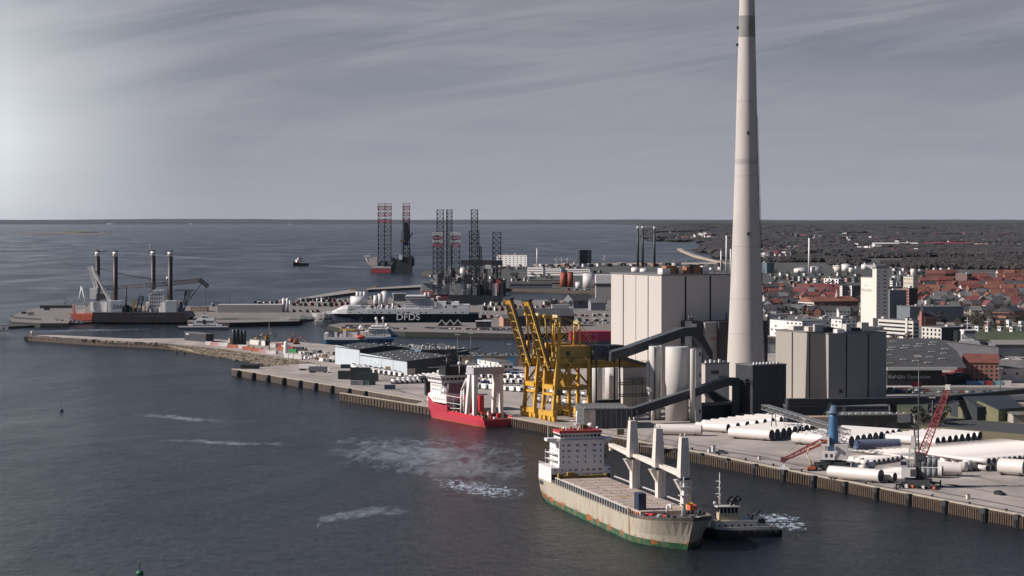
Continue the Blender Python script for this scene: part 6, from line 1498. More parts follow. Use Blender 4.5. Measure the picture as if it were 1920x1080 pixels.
# brick church-like building with spire
g = G(1742, 612, 4.3); t = thing('church', 'brick building with pointed dark spire in front of the grey hall', 'church', g, 27)
MB().box(-5, 8, 0, 10, -.5, 8.9).build('nave', mat('brick_orange', (.29, .145, .11)), t); MB().exty([(-.4, 9), (5, 14), (10.4, 9)][::-1], -5.4, 8.4).build('roof', darkroof, t)
MB().box(-7.7, -5, 1, 3.7, -.5, 14).build('bell_tower', mat('brick_orange', (.29, .145, .11)), t); MB().lathe([(2.4, 14), (.1, 23)], -6.35, 2.35, n=4, smooth=False).build('spire', darkroof, t)
for x in (-3, 0, 3, 6): bx('window', t, glass, x, x+1.4, -.08, .02, 3, 7)
g = G(1573, 580, 4.3); t = thing('chapel', 'small pink-white chapel gable with a pointed turret left of the silo', 'church', g, 20); MB().box(-5, 9, 0, 9, -.5, 9).build('nave', mat('chapel_pink', (.50, .36, .33), .7), t); MB().exty([(-.4, 9), (4.5, 14), (9.4, 9)][::-1], -5.4, 9.4).build('roof', darkroof, t); MB().box(-4.9, -2.4, -2.4, 0, -.5, 14).build('turret', MATS['chapel_pink'], t); MB().lathe([(2.0, 14), (.1, 22)], -3.6, -1.2, n=4, smooth=False).build('turret_roof', MATS['chapel_pink'], t)
# dark terminal hall with writing, behind the second boiler house
f, t, W_, D, H = bldg('terminal_hall', 'big black terminal hall with faint white lettering and pale roof edge', 'hall', 1664, 723, 1655, 1768, 690, mat('terminal_black', (.018, .02, .026), .6), rz=4)
b = MB(); b.exty([(-2, H), (22, H+9), (60, H+14), (60, H)][::-1], -1, W_+14); b.build('pitched_roof', mat('terminal_roof', (.06, .058, .062), .8, .3, .2), t)
bx('eaves', t, offwhite, -1, W_+8, -3.2, -2.0, H-1.2, H+.6)
part(text_mesh('Kul Olie Terminalen', 3.0, mat('letter_grey', (.42, .42, .43), .5), .06), 'lettering', t, (W_*.40, -.15, H-5.2), (R(90), 0, 0))
for i in range(22): x = (i*9.7) % (W_+8); y = 3+(i*5.3) % 50; bx('skylight', t, MATS['skylight_white'], x, x+4, y, y+1.6, H+1.2+min(y, 22)*.36+max(0, y-22)*.13, H+1.7+min(y, 22)*.36+max(0, y-22)*.13)
bx('door', t, darksteel, W_*.36, W_*.5, -.12, 0, 0, H*.55)
# other sheds and industrial blocks right
def gable(name, label, cat, px, base, width, depth, h, rise, mw, mr, rz, z0=4.2, chim=False, group=None, extra=None):
 g = G(px, base, z0); t = thing(name, label, cat, g, rz, group)
 MB().exty([(0, -1), (depth, -1), (depth, h), (depth/2, h+rise), (0, h)][::-1], 0, width).build('wall', mw, t)
 e = .5; sl = rise/(depth/2)
 MB().exty([(-e, h-e*sl+.12), (depth/2, h+rise+.12), (depth+e, h-e*sl+.12), (depth+e, h-e*sl+.5), (depth/2, h+rise+.5), (-e, h-e*sl+.5)], -e, width+e).build('roof', mr, t)
 return t
t = gable('warehouse', 'white-gabled long grey warehouse at the right edge', 'warehouse', 1872, 672, 26, 90, 7.5, 5, white, mat('taupe_roof', (.22, .195, .18), .8, .15), 100)
t = gable('warehouse', 'long blue-grey shed with taupe roof at the right edge behind the white gable', 'warehouse', 1866, 668, 100, 20, 8, 2.5, mat('shed_bluegrey', (.12, .13, .15), .6), mat('taupe_roof', (.22, .195, .18)), 2)
t = gable('brick_house', 'orange brick gabled house with many small windows before the red buildings', 'building', 1808, 718, 20, 14, 12, 4.5, mat('brick_orange', (.29, .145, .11)), redroof, -8)
windows(t, 'front', 20, 10, 7, 4, 1.1, 1.2, 1)
for i, px in enumerate((1848, 1893)): t = gable('shed', f'{("left", "right")[i]} cream gabled shed at the right edge', 'shed', px, 716, 22, 40, 8, 3.5, cream, mat('shed_roof', (.15, .14, .135), .8, .3, .2), -5+90*0); windows(t, 'front', 22, 8, 3, 1, 1.6, 1.4, 1)
t = gable('shed', 'dark blue gabled hall under the viaduct at right', 'shed', 1832, 788, 24, 26, 6, 4, mat('shed_navy', (.03, .035, .045), .6), mat('navy_roof', (.04, .045, .055), .6), 18)
t = gable('shed', 'olive-fronted gabled hall at the right edge under the viaduct', 'shed', 1872, 790, 18, 26, 5.5, 3.5, mat('shed_olive', (.15, .145, .08), .7), mat('navy_roof', (.04, .045, .055)), 35)
t = gable('shed', 'small pale flat shed on the verge right of the raised boom', 'shed', 1715, 795, 14, 8, 3.4, .8, mat('shed_pale', (.34, .30, .26), .8), mat('shed_roof', (.15, .14, .135)), 4)
t = gable('shed', 'small grey shed at the right end of the long ribbed store', 'shed', 1900, 793, 20, 10, 3.5, 1, mat('shed_pale', (.34, .30, .26)), mat('shed_roof', (.15, .14, .135)), 4)
for k, (px, base, w, h, m, lb) in enumerate(((1762, 690, 52, 9, mat('crimson', (.22, .035, .05), .7, .15), 'long dark crimson shed right of the black terminal hall'), (1790, 702, 30, 12, mat('crimson', (.22, .035, .05)), 'second crimson block in front of the long crimson shed'), (1884, 704, 16, 9, mat('crimson', (.22, .035, .05)), 'small crimson block near the right edge'), (1822, 696, 22, 8, black, 'black block between the crimson buildings'))):
 f, t, W_, D, H = bldg('industrial_block', lb, 'industrial building', px, base, px-6, px+w, base-h*1.9, m, rz=6, roof=m); bx('roof_fan', t, white, W_*.4, W_*.4+2, 1, 3, H+.5, H+1.8)
# red and white fishing crates/containers
rr = random.Random(21)
for i in range(16):
 px = 1748+i*7.6 if i < 10 else 1748+(i-10)*6.5; py = 706 if i < 10 else 713; stack(px, py, ('red', 'orange', 'pink', 'red')[i % 4], f'{ordw(i if i < 10 else i-10)} red container from the left in the {"rear" if i < 10 else "front"} row beside the terminal hall', L=6.06, rz=8)
stack(1731, 662, 'green', 'bright green container block before the supply ship', n=2, rz=0, L=14); 
for i, (px, m) in enumerate(((1828, 'blue'), (1845, 'red'), (1862, 'teal'), (1880, 'white'))): stack(px, 722, m, f'{m} container in front of the brick and cream sheds', rz=-4, L=10)
for i in range(9): stack(1852+i*8, 650+i*.6, ('teal', 'white', 'grey', 'teal')[i % 4], f'{ordw(i)} pale container from the left on the dock beyond the white gable', L=6.06)
for px, py, m in ((1803, 716, navy), (1775, 719, navy), (1790, 715, darksteel)): lorry_ = gable('shed', f'low dark shed at pixel row of containers', 'shed', px, py, 14, 6, 4, .6, m, m, 0); lorry_['label'] = {1803: 'right dark low shed before the red containers', 1775: 'left navy low shed before the red containers', 1790: 'middle dark low shed before the red containers'}[px]
# supply ship in the town dock
def supply_ship(px0, px1, py, label, cols, scale=1.0, house=(.55, .8)):
 a, b = G(px0, py, 0), G(px1, py, 0); d = b-a; L = d.length; rz = math.degrees(math.atan2(d.y, d.x)); t = thing('supply_ship', label, 'ship', a, rz)
 m = MB(); Hd = hull(m, L, L*.21, L*.055, 1, .3, L*.07, L*.05, .08, n=18, trans=.95); m.build('hull', cols[0], t); B = L*.21; h = L*.055
 bx('deck', t, cols[2], 1, L*.6, -B*.44, B*.44, h-.1, h+.15)
 x0, x1 = L*house[0], L*house[1]
 MB().ext([(x0, h), (x1+3, h), (x1, h+L*.06), (x0, h+L*.06)], -B*.42, B*.42).build('superstructure', cols[1], t); MB().box(x0+2, x1-3, -B*.36, B*.36, h+L*.06, h+L*.12).build('upper_house', cols[1], t)
 MB().rings([[(x0+3, -B*.4, h+L*.12), (x1-3, -B*.4, h+L*.12), (x1-3, B*.4, h+L*.12), (x0+3, B*.4, h+L*.12)], [(x0+3, -B*.45, h+L*.16), (x1-1, -B*.45, h+L*.16), (x1-1, B*.45, h+L*.16), (x0+3, B*.45, h+L*.16)]]).build('bridge', cols[1], t)
 bx('bridge_windows', t, glass, x0+4, x1-2.5, -B*.45, B*.45, h+L*.133, h+L*.15)
 for j in range(2):
  for i in range(6): bx('porthole', t, glass, x0+2.5+i*(x1-x0-4)/6, x0+3.3+i*(x1-x0-4)/6, -B*.425, -B*.41, h+L*(.02+.06*j), h+L*(.03+.06*j))
 k = MB(); xm = (x0+x1)/2; k.tube((xm, 0, h+L*.16), (xm, 0, h+L*.28), .4, .15, 6); k.tube((xm, -3, h+L*.22), (xm, 3, h+L*.22), .2); k.tube((xm-2, 0, h+L*.25), (xm+2, 0, h+L*.25), .2); k.build('mast', cols[1], t)
 for y in (-B*.3, B*.3): MB().box(x0-2, x0+1, y-1, y+1, h, h+L*.15).build('funnel', cols[3], t)
 r = random.Random(int(px0))
 for i in range(14): x = r.uniform(2, x0-3); y = r.uniform(-B*.35, B*.35); bx('deck_cargo', t, (white, steel, orange, cols[1], darksteel)[i % 5], x-1.2, x+1.2, y-.9, y+.9, h+.15, h+1+r.random()*2.4)
 return t
supply_ship(1668, 1862, 660, 'black-hulled supply ship with tall white bridge in the town dock', (black, white, mat('deck_green', (.08, .09, .08), .8), darksteel), house=(.66, .84))
t = thing('red_hull_ship', 'pink-red ship hull with a white frame left of the boiler house', 'ship', G(1068, 642, 0), 8)
m = MB(); Hd = hull(m, 70, 14, 9, 1, .2, 4, 1.5, .3, n=16); m.build('hull', wl_mat('crimson_hull', (.44, .035, .085), (.10, .10, .12), 1.4), t); bx('deck', t, redp, 3, 52, -6, 6, 8.9, 9.2)
k = MB(); k.path([(40, -2, 9), (44, -2, 17), (49, -2, 17), (47, -2, 9)], .5); k.path([(40, 3, 9), (44, 3, 17), (49, 3, 17), (47, 3, 9)], .5); k.tube((44, -2, 17), (44, 3, 17), .4); k.build('white_frame', white, t)
bx('stripe', t, mat('stripe_pink', (.6, .3, .32), .6), 12, 30, -7.1, -6.9, 6.4, 6.7)

# ---- houses with pitched roofs: rows, each house a thing
HM = {}
def house_proto(mw, mr, w, d, h, rise, chim=True):
 k = (mw.name, mr.name, w, d)
 if k not in HM:
  t = thing('town_house', 'x', 'house'); b = MB(); b.exty([(0, -1), (d, -1), (d, h), (d/2, h+rise), (0, h)][::-1], -w/2, w/2); b.build('wall', mw, t)
  e = .5; s = rise/(d/2); r_ = MB(); r_.exty([(-e, h-e*s+.1), (d/2, h+rise+.1), (d+e, h-e*s+.1), (d+e, h-e*s+.5), (d/2, h+rise+.5), (-e, h-e*s+.5)], -w/2-e, w/2+e); rf = r_.build('roof', mr, t)
  c = MB(); c.box(w*.2, w*.2+.9, d/2-.45, d/2+.45, h+rise-.4, h+rise+1.6); c.build('chimney', brick, rf)
  n = max(2, int(w/3.4)); wm = MB()
  rows = 2 if h > 5 else 1
  for j in range(rows):
   for i in range(n): x = -w/2+w*(i+.5)/n; part(ubox(glass), 'window', t, (x, -.02, 1.6+j*2.8), (0, 0, 0), (1.2, .1, 1.3))
  HM[k] = proto(t)
 return HM[k]
mr_ = dict(r=redroof, o=orangeroof, d=darkroof, g=greyroof, m=mat('maroon_roof', (.17, .045, .05), .8, .25, .2))
mw_ = dict(w=white, c=cream, b=brick, p=mat('pink_render', (.45, .27, .24), .8), y=mat('yellow_render', (.48, .38, .22), .8), g=grey)
nm_r = dict(r='red', o='orange', d='dark', g='grey', m='maroon'); nm_w = dict(w='white', c='cream', b='brick', p='pinkish', y='yellowish', g='grey')
def house_row(px0, py0, px1, py1, n, roofs, walls, desc, size=(14, 10, 6, 4.5), rz=0, jit=14, z=4.35, seed=0):
 rr = random.Random(int(px0*3+py0)+seed)
 for i in range(n):
  t = (i+.5)/n; px = px0+(px1-px0)*t+rr.uniform(-2, 2); py = py0+(py1-py0)*t+rr.uniform(-.5, .5); r = rr.choice(roofs); w = rr.choice(walls)
  k = rr.choice((1, 1, 1.35)); W_ = size[0]*k
  place(house_proto(mw_[w], mr_[r], W_, *size[1:]), G(px, py, z), rz+rr.uniform(-jit, jit)+rr.choice((0, 0, 0, 90 if size[0] < 15 else 0)), f'{nm_r[r]}-roofed {nm_w[w]} house, {ordw(i)} from left {desc}', 'houses of the town')
B_ = (17, 10, 6.5, 4.5); C_ = (12, 9, 5.5, 4)
for q in (
 (1500, 549, 1566, 548, 5, 'rrm', 'wp', 'in the row behind the two dark slabs', B_, -8), (1494, 557, 1572, 555, 6, 'mgr', 'pb', 'in the row above the white-banded office', B_, -6), (1498, 564, 1566, 562, 6, 'mrd', 'pwb', 'in the nearer row above the white-banded office', C_, -6),
 (1436, 546, 1475, 543, 4, 'rd', 'bw', 'just right of the chimney, upper row', C_), (1440, 556, 1495, 552, 6, 'rgd', 'bwc', 'right of the chimney, middle row', C_), (1438, 566, 1490, 563, 6, 'gdr', 'wcg', 'right of the chimney, lower row', C_), (1440, 578, 1494, 575, 6, 'grd', 'bwg', 'right of the chimney, second lowest row', C_), (1440, 590, 1520, 588, 7, 'gdd', 'bwg', 'right of the chimney, lowest row', C_),
 (1520, 592, 1600, 594, 7, 'dgd', 'wgb', 'before the white-banded office', C_),
 (1745, 523, 1795, 522, 3, 'rr', 'b', 'in the big red roofs left of the brown tower', (22, 12, 8, 6), 2), (1826, 525, 1850, 526, 2, 'r', 'b', 'just right of the brown tower', B_, 2), (1872, 518, 1930, 518, 4, 'orr', 'wc', 'in the topmost red cluster at far right', B_, 3), (1870, 526, 1930, 525, 4, 'rro', 'bw', 'in the second red cluster at far right', B_, 3),
 (1728, 534, 1800, 532, 5, 'mrr', 'bp', 'in the long red row left of the brown tower', B_, 3), (1826, 535, 1930, 533, 6, 'rrm', 'bp', 'in the long red row right of the brown tower', B_, 3), (1724, 541, 1812, 540, 7, 'rmd', 'bwp', 'in the second red row left of the brown tower', C_, 2), (1826, 542, 1925, 541, 7, 'rod', 'bcw', 'in the second red row right of the brown tower', B_, 2),
 (1722, 548, 1800, 547, 7, 'omd', 'wbp', 'in the third row right of the black tower', C_), (1806, 549, 1925, 548, 8, 'oro', 'bwc', 'in the bright orange-roofed row', B_, 3), (1724, 555, 1796, 554, 7, 'rdo', 'wpc', 'in the fourth row right of the black tower', C_), (1800, 556, 1925, 555, 10, 'odrg', 'wbc', 'in the fourth row at far right', C_),
 (1726, 562, 1800, 561, 7, 'dmdg', 'pwb', 'in the fifth row right of the black tower', C_), (1804, 563, 1925, 563, 10, 'dgdo', 'wcw', 'in the fifth row at far right', C_), (1738, 570, 1800, 569, 6, 'gdm', 'wbg', 'in the sixth row right of the black tower', C_), (1806, 571, 1925, 572, 10, 'dmdg', 'wcb', 'in the sixth row at far right', C_), (1812, 580, 1930, 581, 9, 'dgdm', 'wcb', 'in the seventh row at far right', C_),
 (1816, 592, 1858, 593, 4, 'dg', 'wc', 'left of the orange brick building', C_), (1905, 596, 1960, 597, 4, 'rmd', 'bw', 'right of the orange brick building', C_), (1770, 584, 1808, 582, 3, 'dgm', 'wp', 'just above the long grey hall', C_), (1450, 610, 1500, 612, 3, 'dg', 'gw', 'just above the long white office', C_), (1610, 560, 1640, 558, 2, 'gd', 'bw', 'beside the silo foot', C_)):
 house_row(*q)
rr = random.Random(44)
for k, (y, x0, x1, n, desc) in enumerate(((600, 1600, 1640, 3, 'at the silo foot'), (605, 1440, 1560, 9, 'behind the long white office'), (584, 1610, 1640, 3, 'beside the silo'), (571, 1440, 1500, 5, 'right of the chimney'), (541, 1480, 1545, 5, 'above the red roofs by the chimney'), (529, 1480, 1640, 11, 'above the two dark slabs'), (528, 1668, 1700, 4, 'right of the silo top'), (537, 1668, 1695, 3, 'below the silo top at right'), (546, 1724, 1920, 9, 'amid the upper red roofs'), (560, 1724, 1920, 11, 'amid the middle roofs'), (575, 1730, 1920, 11, 'amid the lower roofs'), (600, 1815, 1925, 6, 'on the wooded bank'), (612, 1820, 1925, 5, 'by the green bank'), (588, 1812, 1862, 4, 'left of the orange brick building'), (648, 1640, 1700, 5, 'at the dock head'), (622, 1825, 1925, 5, 'beyond the supply ship'), (681, 1800, 1925, 6, 'among the crimson sheds'), (699, 1850, 1930, 5, 'before the white-gabled warehouse'))):
 for i in range(n):
  px = x0+(x1-x0)*(i+.5)/n+rr.uniform(-3, 3); w = rr.uniform(7, 17); m = rr.choice((white, white, offwhite, cream, grey, midgrey, mw_['p'], brick)); nm = {white.name: 'white', offwhite.name: 'off-white', cream.name: 'cream', grey.name: 'grey', midgrey.name: 'dark grey', mw_['p'].name: 'pinkish', brick.name: 'brick'}[m.name]
  f, t, W_, D, H = bldg('town_block', f'{ordw(i)} flat-roofed {nm} block from the left {desc}', 'building', px, y+rr.uniform(-1.5, 1.5), px-w*.35, px+w*.6, y-rr.uniform(6, 11), m, rz=rr.choice((10, 20, 27, 35)), z0=4.35, roof=rr.choice((greyroof, darkroof, offwhite)))
  for j in range(max(1, int(H/3.6))):
   z = 1.8+j*3.4; bx('window_band', t, glass, -.07, .02, .8, max(1.2, D-.8), z, z+1.2); bx('window_band', t, glass, .8, max(1.2, W_-.8), -.07, .02, z, z+1.2)
# small far suburbs on the hillside
def hill_z(x, Y): return 4
rr = random.Random(99)
from mathutils.bvhtree import BVHTree
hob = [o for o in bpy.data.objects if o.name == 'hills'][0]
bvh = BVHTree.FromPolygons([v.co for v in hob.data.vertices], [tuple(p.vertices) for p in hob.data.polygons])
def ground_hit(px, py):
 d = ray(px, py).normalized(); h = bvh.ray_cast(Vector((0, 0, CH)), d); return h[0] if h[0] else None
def far_mesh(mw, mr, w):
 k = ('far', mw.name, mr.name, w)
 if k not in HM:
  t = thing('village_house', 'x', 'house'); MB().exty([(0, -4), (10, -4), (10, 6), (5, 11), (0, 6)][::-1], -w/2, w/2).build('wall', mw, t)
  MB().exty([(-.8, 5.4), (5, 11.2), (10.8, 5.4), (10.8, 5.9), (5, 11.8), (-.8, 5.9)], -w/2-.8, w/2+.8).build('roof', mr, t); HM[k] = proto(t)
 return HM[k]
areas = [((1222, 439, 1330, 448), 34, 'on the wooded headland'), ((1325, 437, 1372, 470), 30, 'left of the chimney on the far shore'), ((1428, 466, 1490, 482), 44, 'in the village right of the chimney'), ((1490, 455, 1640, 474), 60, 'on the middle of the far plain'), ((1428, 434, 1600, 452), 52, 'in the hazy far belt'), ((1640, 466, 1800, 476), 36, 'below the long far sheds'), ((1600, 436, 1920, 458), 60, 'on the far hills'), ((1800, 458, 1920, 472), 24, 'at the far right of the plain')]
for (x0, y0, x1, y1), n, desc in areas:
 pts = sorted((rr.uniform(x0, x1), y0+(y1-y0)*rr.random()**.8) for _ in range(n)); c = 0
 for px, py in pts:
  h = ground_hit(px, py)
  if not h or h.z < 3: continue
  sc = .62+h.y/24000; w = rr.choice(('w', 'c', 'g', 'b', 'w')); r = rr.choice('ddgmmwd') ; rm = white if r == 'w' else mr_[r]
  place(far_mesh(mw_[w], rm, 12), h, rr.uniform(-40, 40), f'tiny {nm_w[w]} {"white" if r == "w" else nm_r[r]}-roofed house, {ordw(c)} from left {desc}', 'tiny houses '+desc, sc); c += 1
# long sheds on the plain
for px0, px1, py, m, lb in ((1640, 1722, 463, white, 'long white shed on the far plain'), (1740, 1822, 462, mat('crimson', (.22, .035, .05)), 'long dark red shed on the far plain'), (1830, 1856, 463, mat('pink_render', (.45, .27, .24)), 'short pinkish shed right of the long red shed'), (1900, 1918, 464, white, 'small white shed at the far right of the plain'), (1703, 1722, 440, white, 'tiny white shed high on the far hills')):
 h = ground_hit((px0+px1)/2, py)
 if h:
  w = (px1-px0)/F*h.y; t = thing('long_shed', lb, 'shed', (h.x, h.y, h.z-1), 0); MB().box(-w/2, w/2, 0, 60, -3, 12 if w > 100 else 9).build('wall', m, t); MB().exty([(-1, 12), (30, 16), (61, 12)][::-1] if w > 100 else [(-1, 9), (30, 12), (61, 9)][::-1], -w/2-1, w/2+1).build('roof', m if m != white else offwhite, t)
# industry with tanks and stacks
def stack_ch(px, base, top, r, label, capm=black, m=white, Y=None, z=4.3):
 g = G(px, base, z); t = thing('smokestack', label, 'smokestack', g); H = AT(px, top, g.y).z-z; MB().lathe([(r, -1), (r*.85, H*.93)], n=12).build('shaft', m, t); MB().lathe([(r*.95, H*.93), (r*.95, H)], n=12).build('dark_top', capm, t)
stack_ch(1517, 512, 441, 1.9, 'slim white smokestack with black tip right of the chimney'); stack_ch(1362, 510, 436, 1.7, 'tallest of three slim white stacks left of the chimney'); stack_ch(1370, 512, 463, 1.5, 'right one of three slim white stacks left of the chimney'); stack_ch(1352, 512, 467, 1.5, 'left shortest of three slim white stacks left of the chimney', grey)
for px, tp, lb in ((1196, 424, 'left of the three thin black stacks'), (1205, 424, 'middle of the three thin black stacks'), (1227, 425, 'right lone one of the three thin black stacks')): stack_ch(px, 500, tp, 2.6, lb+' behind the boiler house', offwhite, darksteel)
stack_ch(1007, 500, 465, 1.4, 'lone thin white pole-like stack by the long white building', offwhite)
def tank(px0, px1, base, top, label, m=white, dome=.18, z=4.3, group=None):
 g = G((px0+px1)/2, base, z); r = (px1-px0)/2*g.y/F; H = AT(960, top, g.y+r).z-z; t = thing('storage_tank', label, 'tank', (g.x, g.y+r, z), 0, group)
 MB().lathe([(r, -1), (r, H)], n=28).build('shell', m, t); MB().lathe([(r*1.01, H), (r*.7, H+r*dome*.6), (.1, H+r*dome)], n=28).build('roof', m, t); MB().rail([(r*math.cos(a*math.pi/6), r*math.sin(a*math.pi/6), H) for a in range(13)], 1.2, 6, .08).build('railing', steel, t)
tank(1490, 1516, 511, 504, 'low wide white domed tank left of the slim stack foot'); tank(1518, 1542, 512, 501, 'wide pale tank right of the slim stack foot', offwhite); tank(1565, 1579, 510, 500, 'cream round-topped tank above the town', cream, .5); tank(1579, 1597, 508, 496, 'white tank behind the cream tank'); tank(1592, 1601, 512, 502, 'narrow pale tank right of the cream tank', offwhite); tank(1616, 1630, 505, 496, 'tall white tank just above the silo tower'); tank(1184, 1199, 512, 502, 'left round white tank beside the black stacks'); tank(1200, 1216, 513, 504, 'right round white tank beside the black stacks')
tank(1093, 1116, 540, 513, 'tall white cylinder tank left of the boiler house', mat('tank_white', (.55, .52, .50), .5)); tank(1079, 1091, 541, 529, 'small white tank left of the tall white one', offwhite); tank(1107, 1120, 539, 516, 'grey-green tall tank behind the white one', mat('tank_grey', (.20, .22, .21), .6))
brown_t = mat('tank_brown', (.32, .085, .055), .7, .2, .3)
tank(1050, 1062, 538, 511, 'left rust-red tank of the pair', brown_t, .05); tank(1062, 1075, 538, 511, 'right rust-red tank of the pair', brown_t, .05)
city_block('warehouse', 'teal-grey block at the right foot of the far beach', 'industrial building', 1438, 512, 1428, 1452, 493, mat('teal_grey', (.10, .14, .16), .6), rz=20, plant_=1)
# low industrial roofs between the tank farm and the houses
rr = random.Random(4)
lows = []
for k, (y, x0, x1, n) in enumerate(((517, 1440, 1610, 11), (525, 1445, 1540, 7), (533, 1440, 1540, 6), (508, 1670, 1790, 8), (514, 1672, 1735, 5), (521, 1672, 1740, 4), (505, 1240, 1360, 7), (503, 1560, 1680, 9), (498, 1600, 1690, 6), (499, 1130, 1360, 11), (500, 1005, 1130, 8), (527, 1620, 1640, 1))):
 for i in range(n):
  px = x0+(x1-x0)*(i+.5)/n+rr.uniform(-3, 3); w = (x1-x0)/n*rr.uniform(.5, .95); hp = rr.uniform(3, 6); m = rr.choice((white, offwhite, grey, midgrey, cream, darksteel, brick)); rf = rr.choice((greyroof, greyroof, darkroof, white))
  f, t, W_, D, H = bldg('industrial_unit', f'{ordw(i)} low {"white" if m in (white, offwhite) else "cream" if m is cream else "brick" if m is brick else "grey"} unit from left in the industrial row {("below the tank farm", "second below the tank farm", "third below the tank farm", "above the red roofs", "second above the red roofs", "third above the red roofs", "left of the slim stacks", "beside the white tanks", "above the white tanks", "behind the boiler house", "by the long white building", "beside the silo")[k]}', 'industrial building', px, y+rr.uniform(-1, 1), px-w*.3, px+w*.6, y-hp, m, rz=rr.choice((15, 27, 35)), z0=4.35, roof=rf)
  bx('door', t, (darksteel, white)[i % 2], W_*.3, W_*.3+4, -.08, .02, 0, H*.7)
# white buildings by the basin
for k, (px, base, pl, pr, tp, rows, lb) in enumerate(((989, 518, 977, 1018, 501, 3, 'left white three-storey office by the far basin'), (1020, 516, 1018, 1052, 503, 3, 'second white office by the far basin'), (1056, 516, 1050, 1106, 504, 3, 'long white office by the far basin'), (931, 499, 929, 988, 478, 5, 'big white hotel-like block above the far basin'))):
 f, t, W_, D, H = city_block('office_block', lb, 'office', px, base, pl, pr, tp, white, rz=-22, rows=rows, seed=30+k, plant_=2) if k < 3 else city_block('office_block', lb, 'office', px, base, pl, pr, tp, white, rz=-22, rows=rows, style='w', skip=.05, ww=3, wh=1.6, seed=33)
f, t, W_, D, H = city_block('tower_block', 'black tower block beyond the white offices by the beach', 'tower', 1087, 498, 1084, 1101, 469, black, rz=10, rows=0, plant_=0); f, t, W_, D, H = city_block('tower_block', 'greyer slab just right of the black tower by the beach', 'tower', 1101, 497, 1100, 1109, 469, mat('grey_slab', (.10, .11, .125), .6), rz=10, plant_=0)
f, t, W_, D, H = city_block('office_block', 'small white cube left of the black tower by the beach', 'office', 1076, 499, 1075, 1085, 491, white, rz=5, rows=2, style='w', ww=3, seed=40)
f, t, W_, D, H = bldg('quay_shed', 'long pale pinkish low shed with dot windows along the far basin', 'shed', 990, 538, 988, 1050, 525, mat('pale_pink_render', (.36, .31, .295), .8), rz=3); windows(t, 'front', W_, H, 20, 1, 2, 2, 0)
t = gable('boat_house', 'small red gabled boat house at the far basin', 'boat house', 945, 541, 14, 22, 8, 6, mat('boat_red', (.36, .05, .055), .7), darkroof, 80); t = gable('shed', 'dark long shed right of the red boat house', 'shed', 955, 541, 60, 14, 6, 3, midgrey, darkroof, 2)
f, t, W_, D, H = bldg('quay_shed', 'cream long hall joining the boiler house left of it', 'shed', 1122, 541, 1120, 1150, 519, mat('pale_pink_render', (.36, .31, .295)), rz=3)

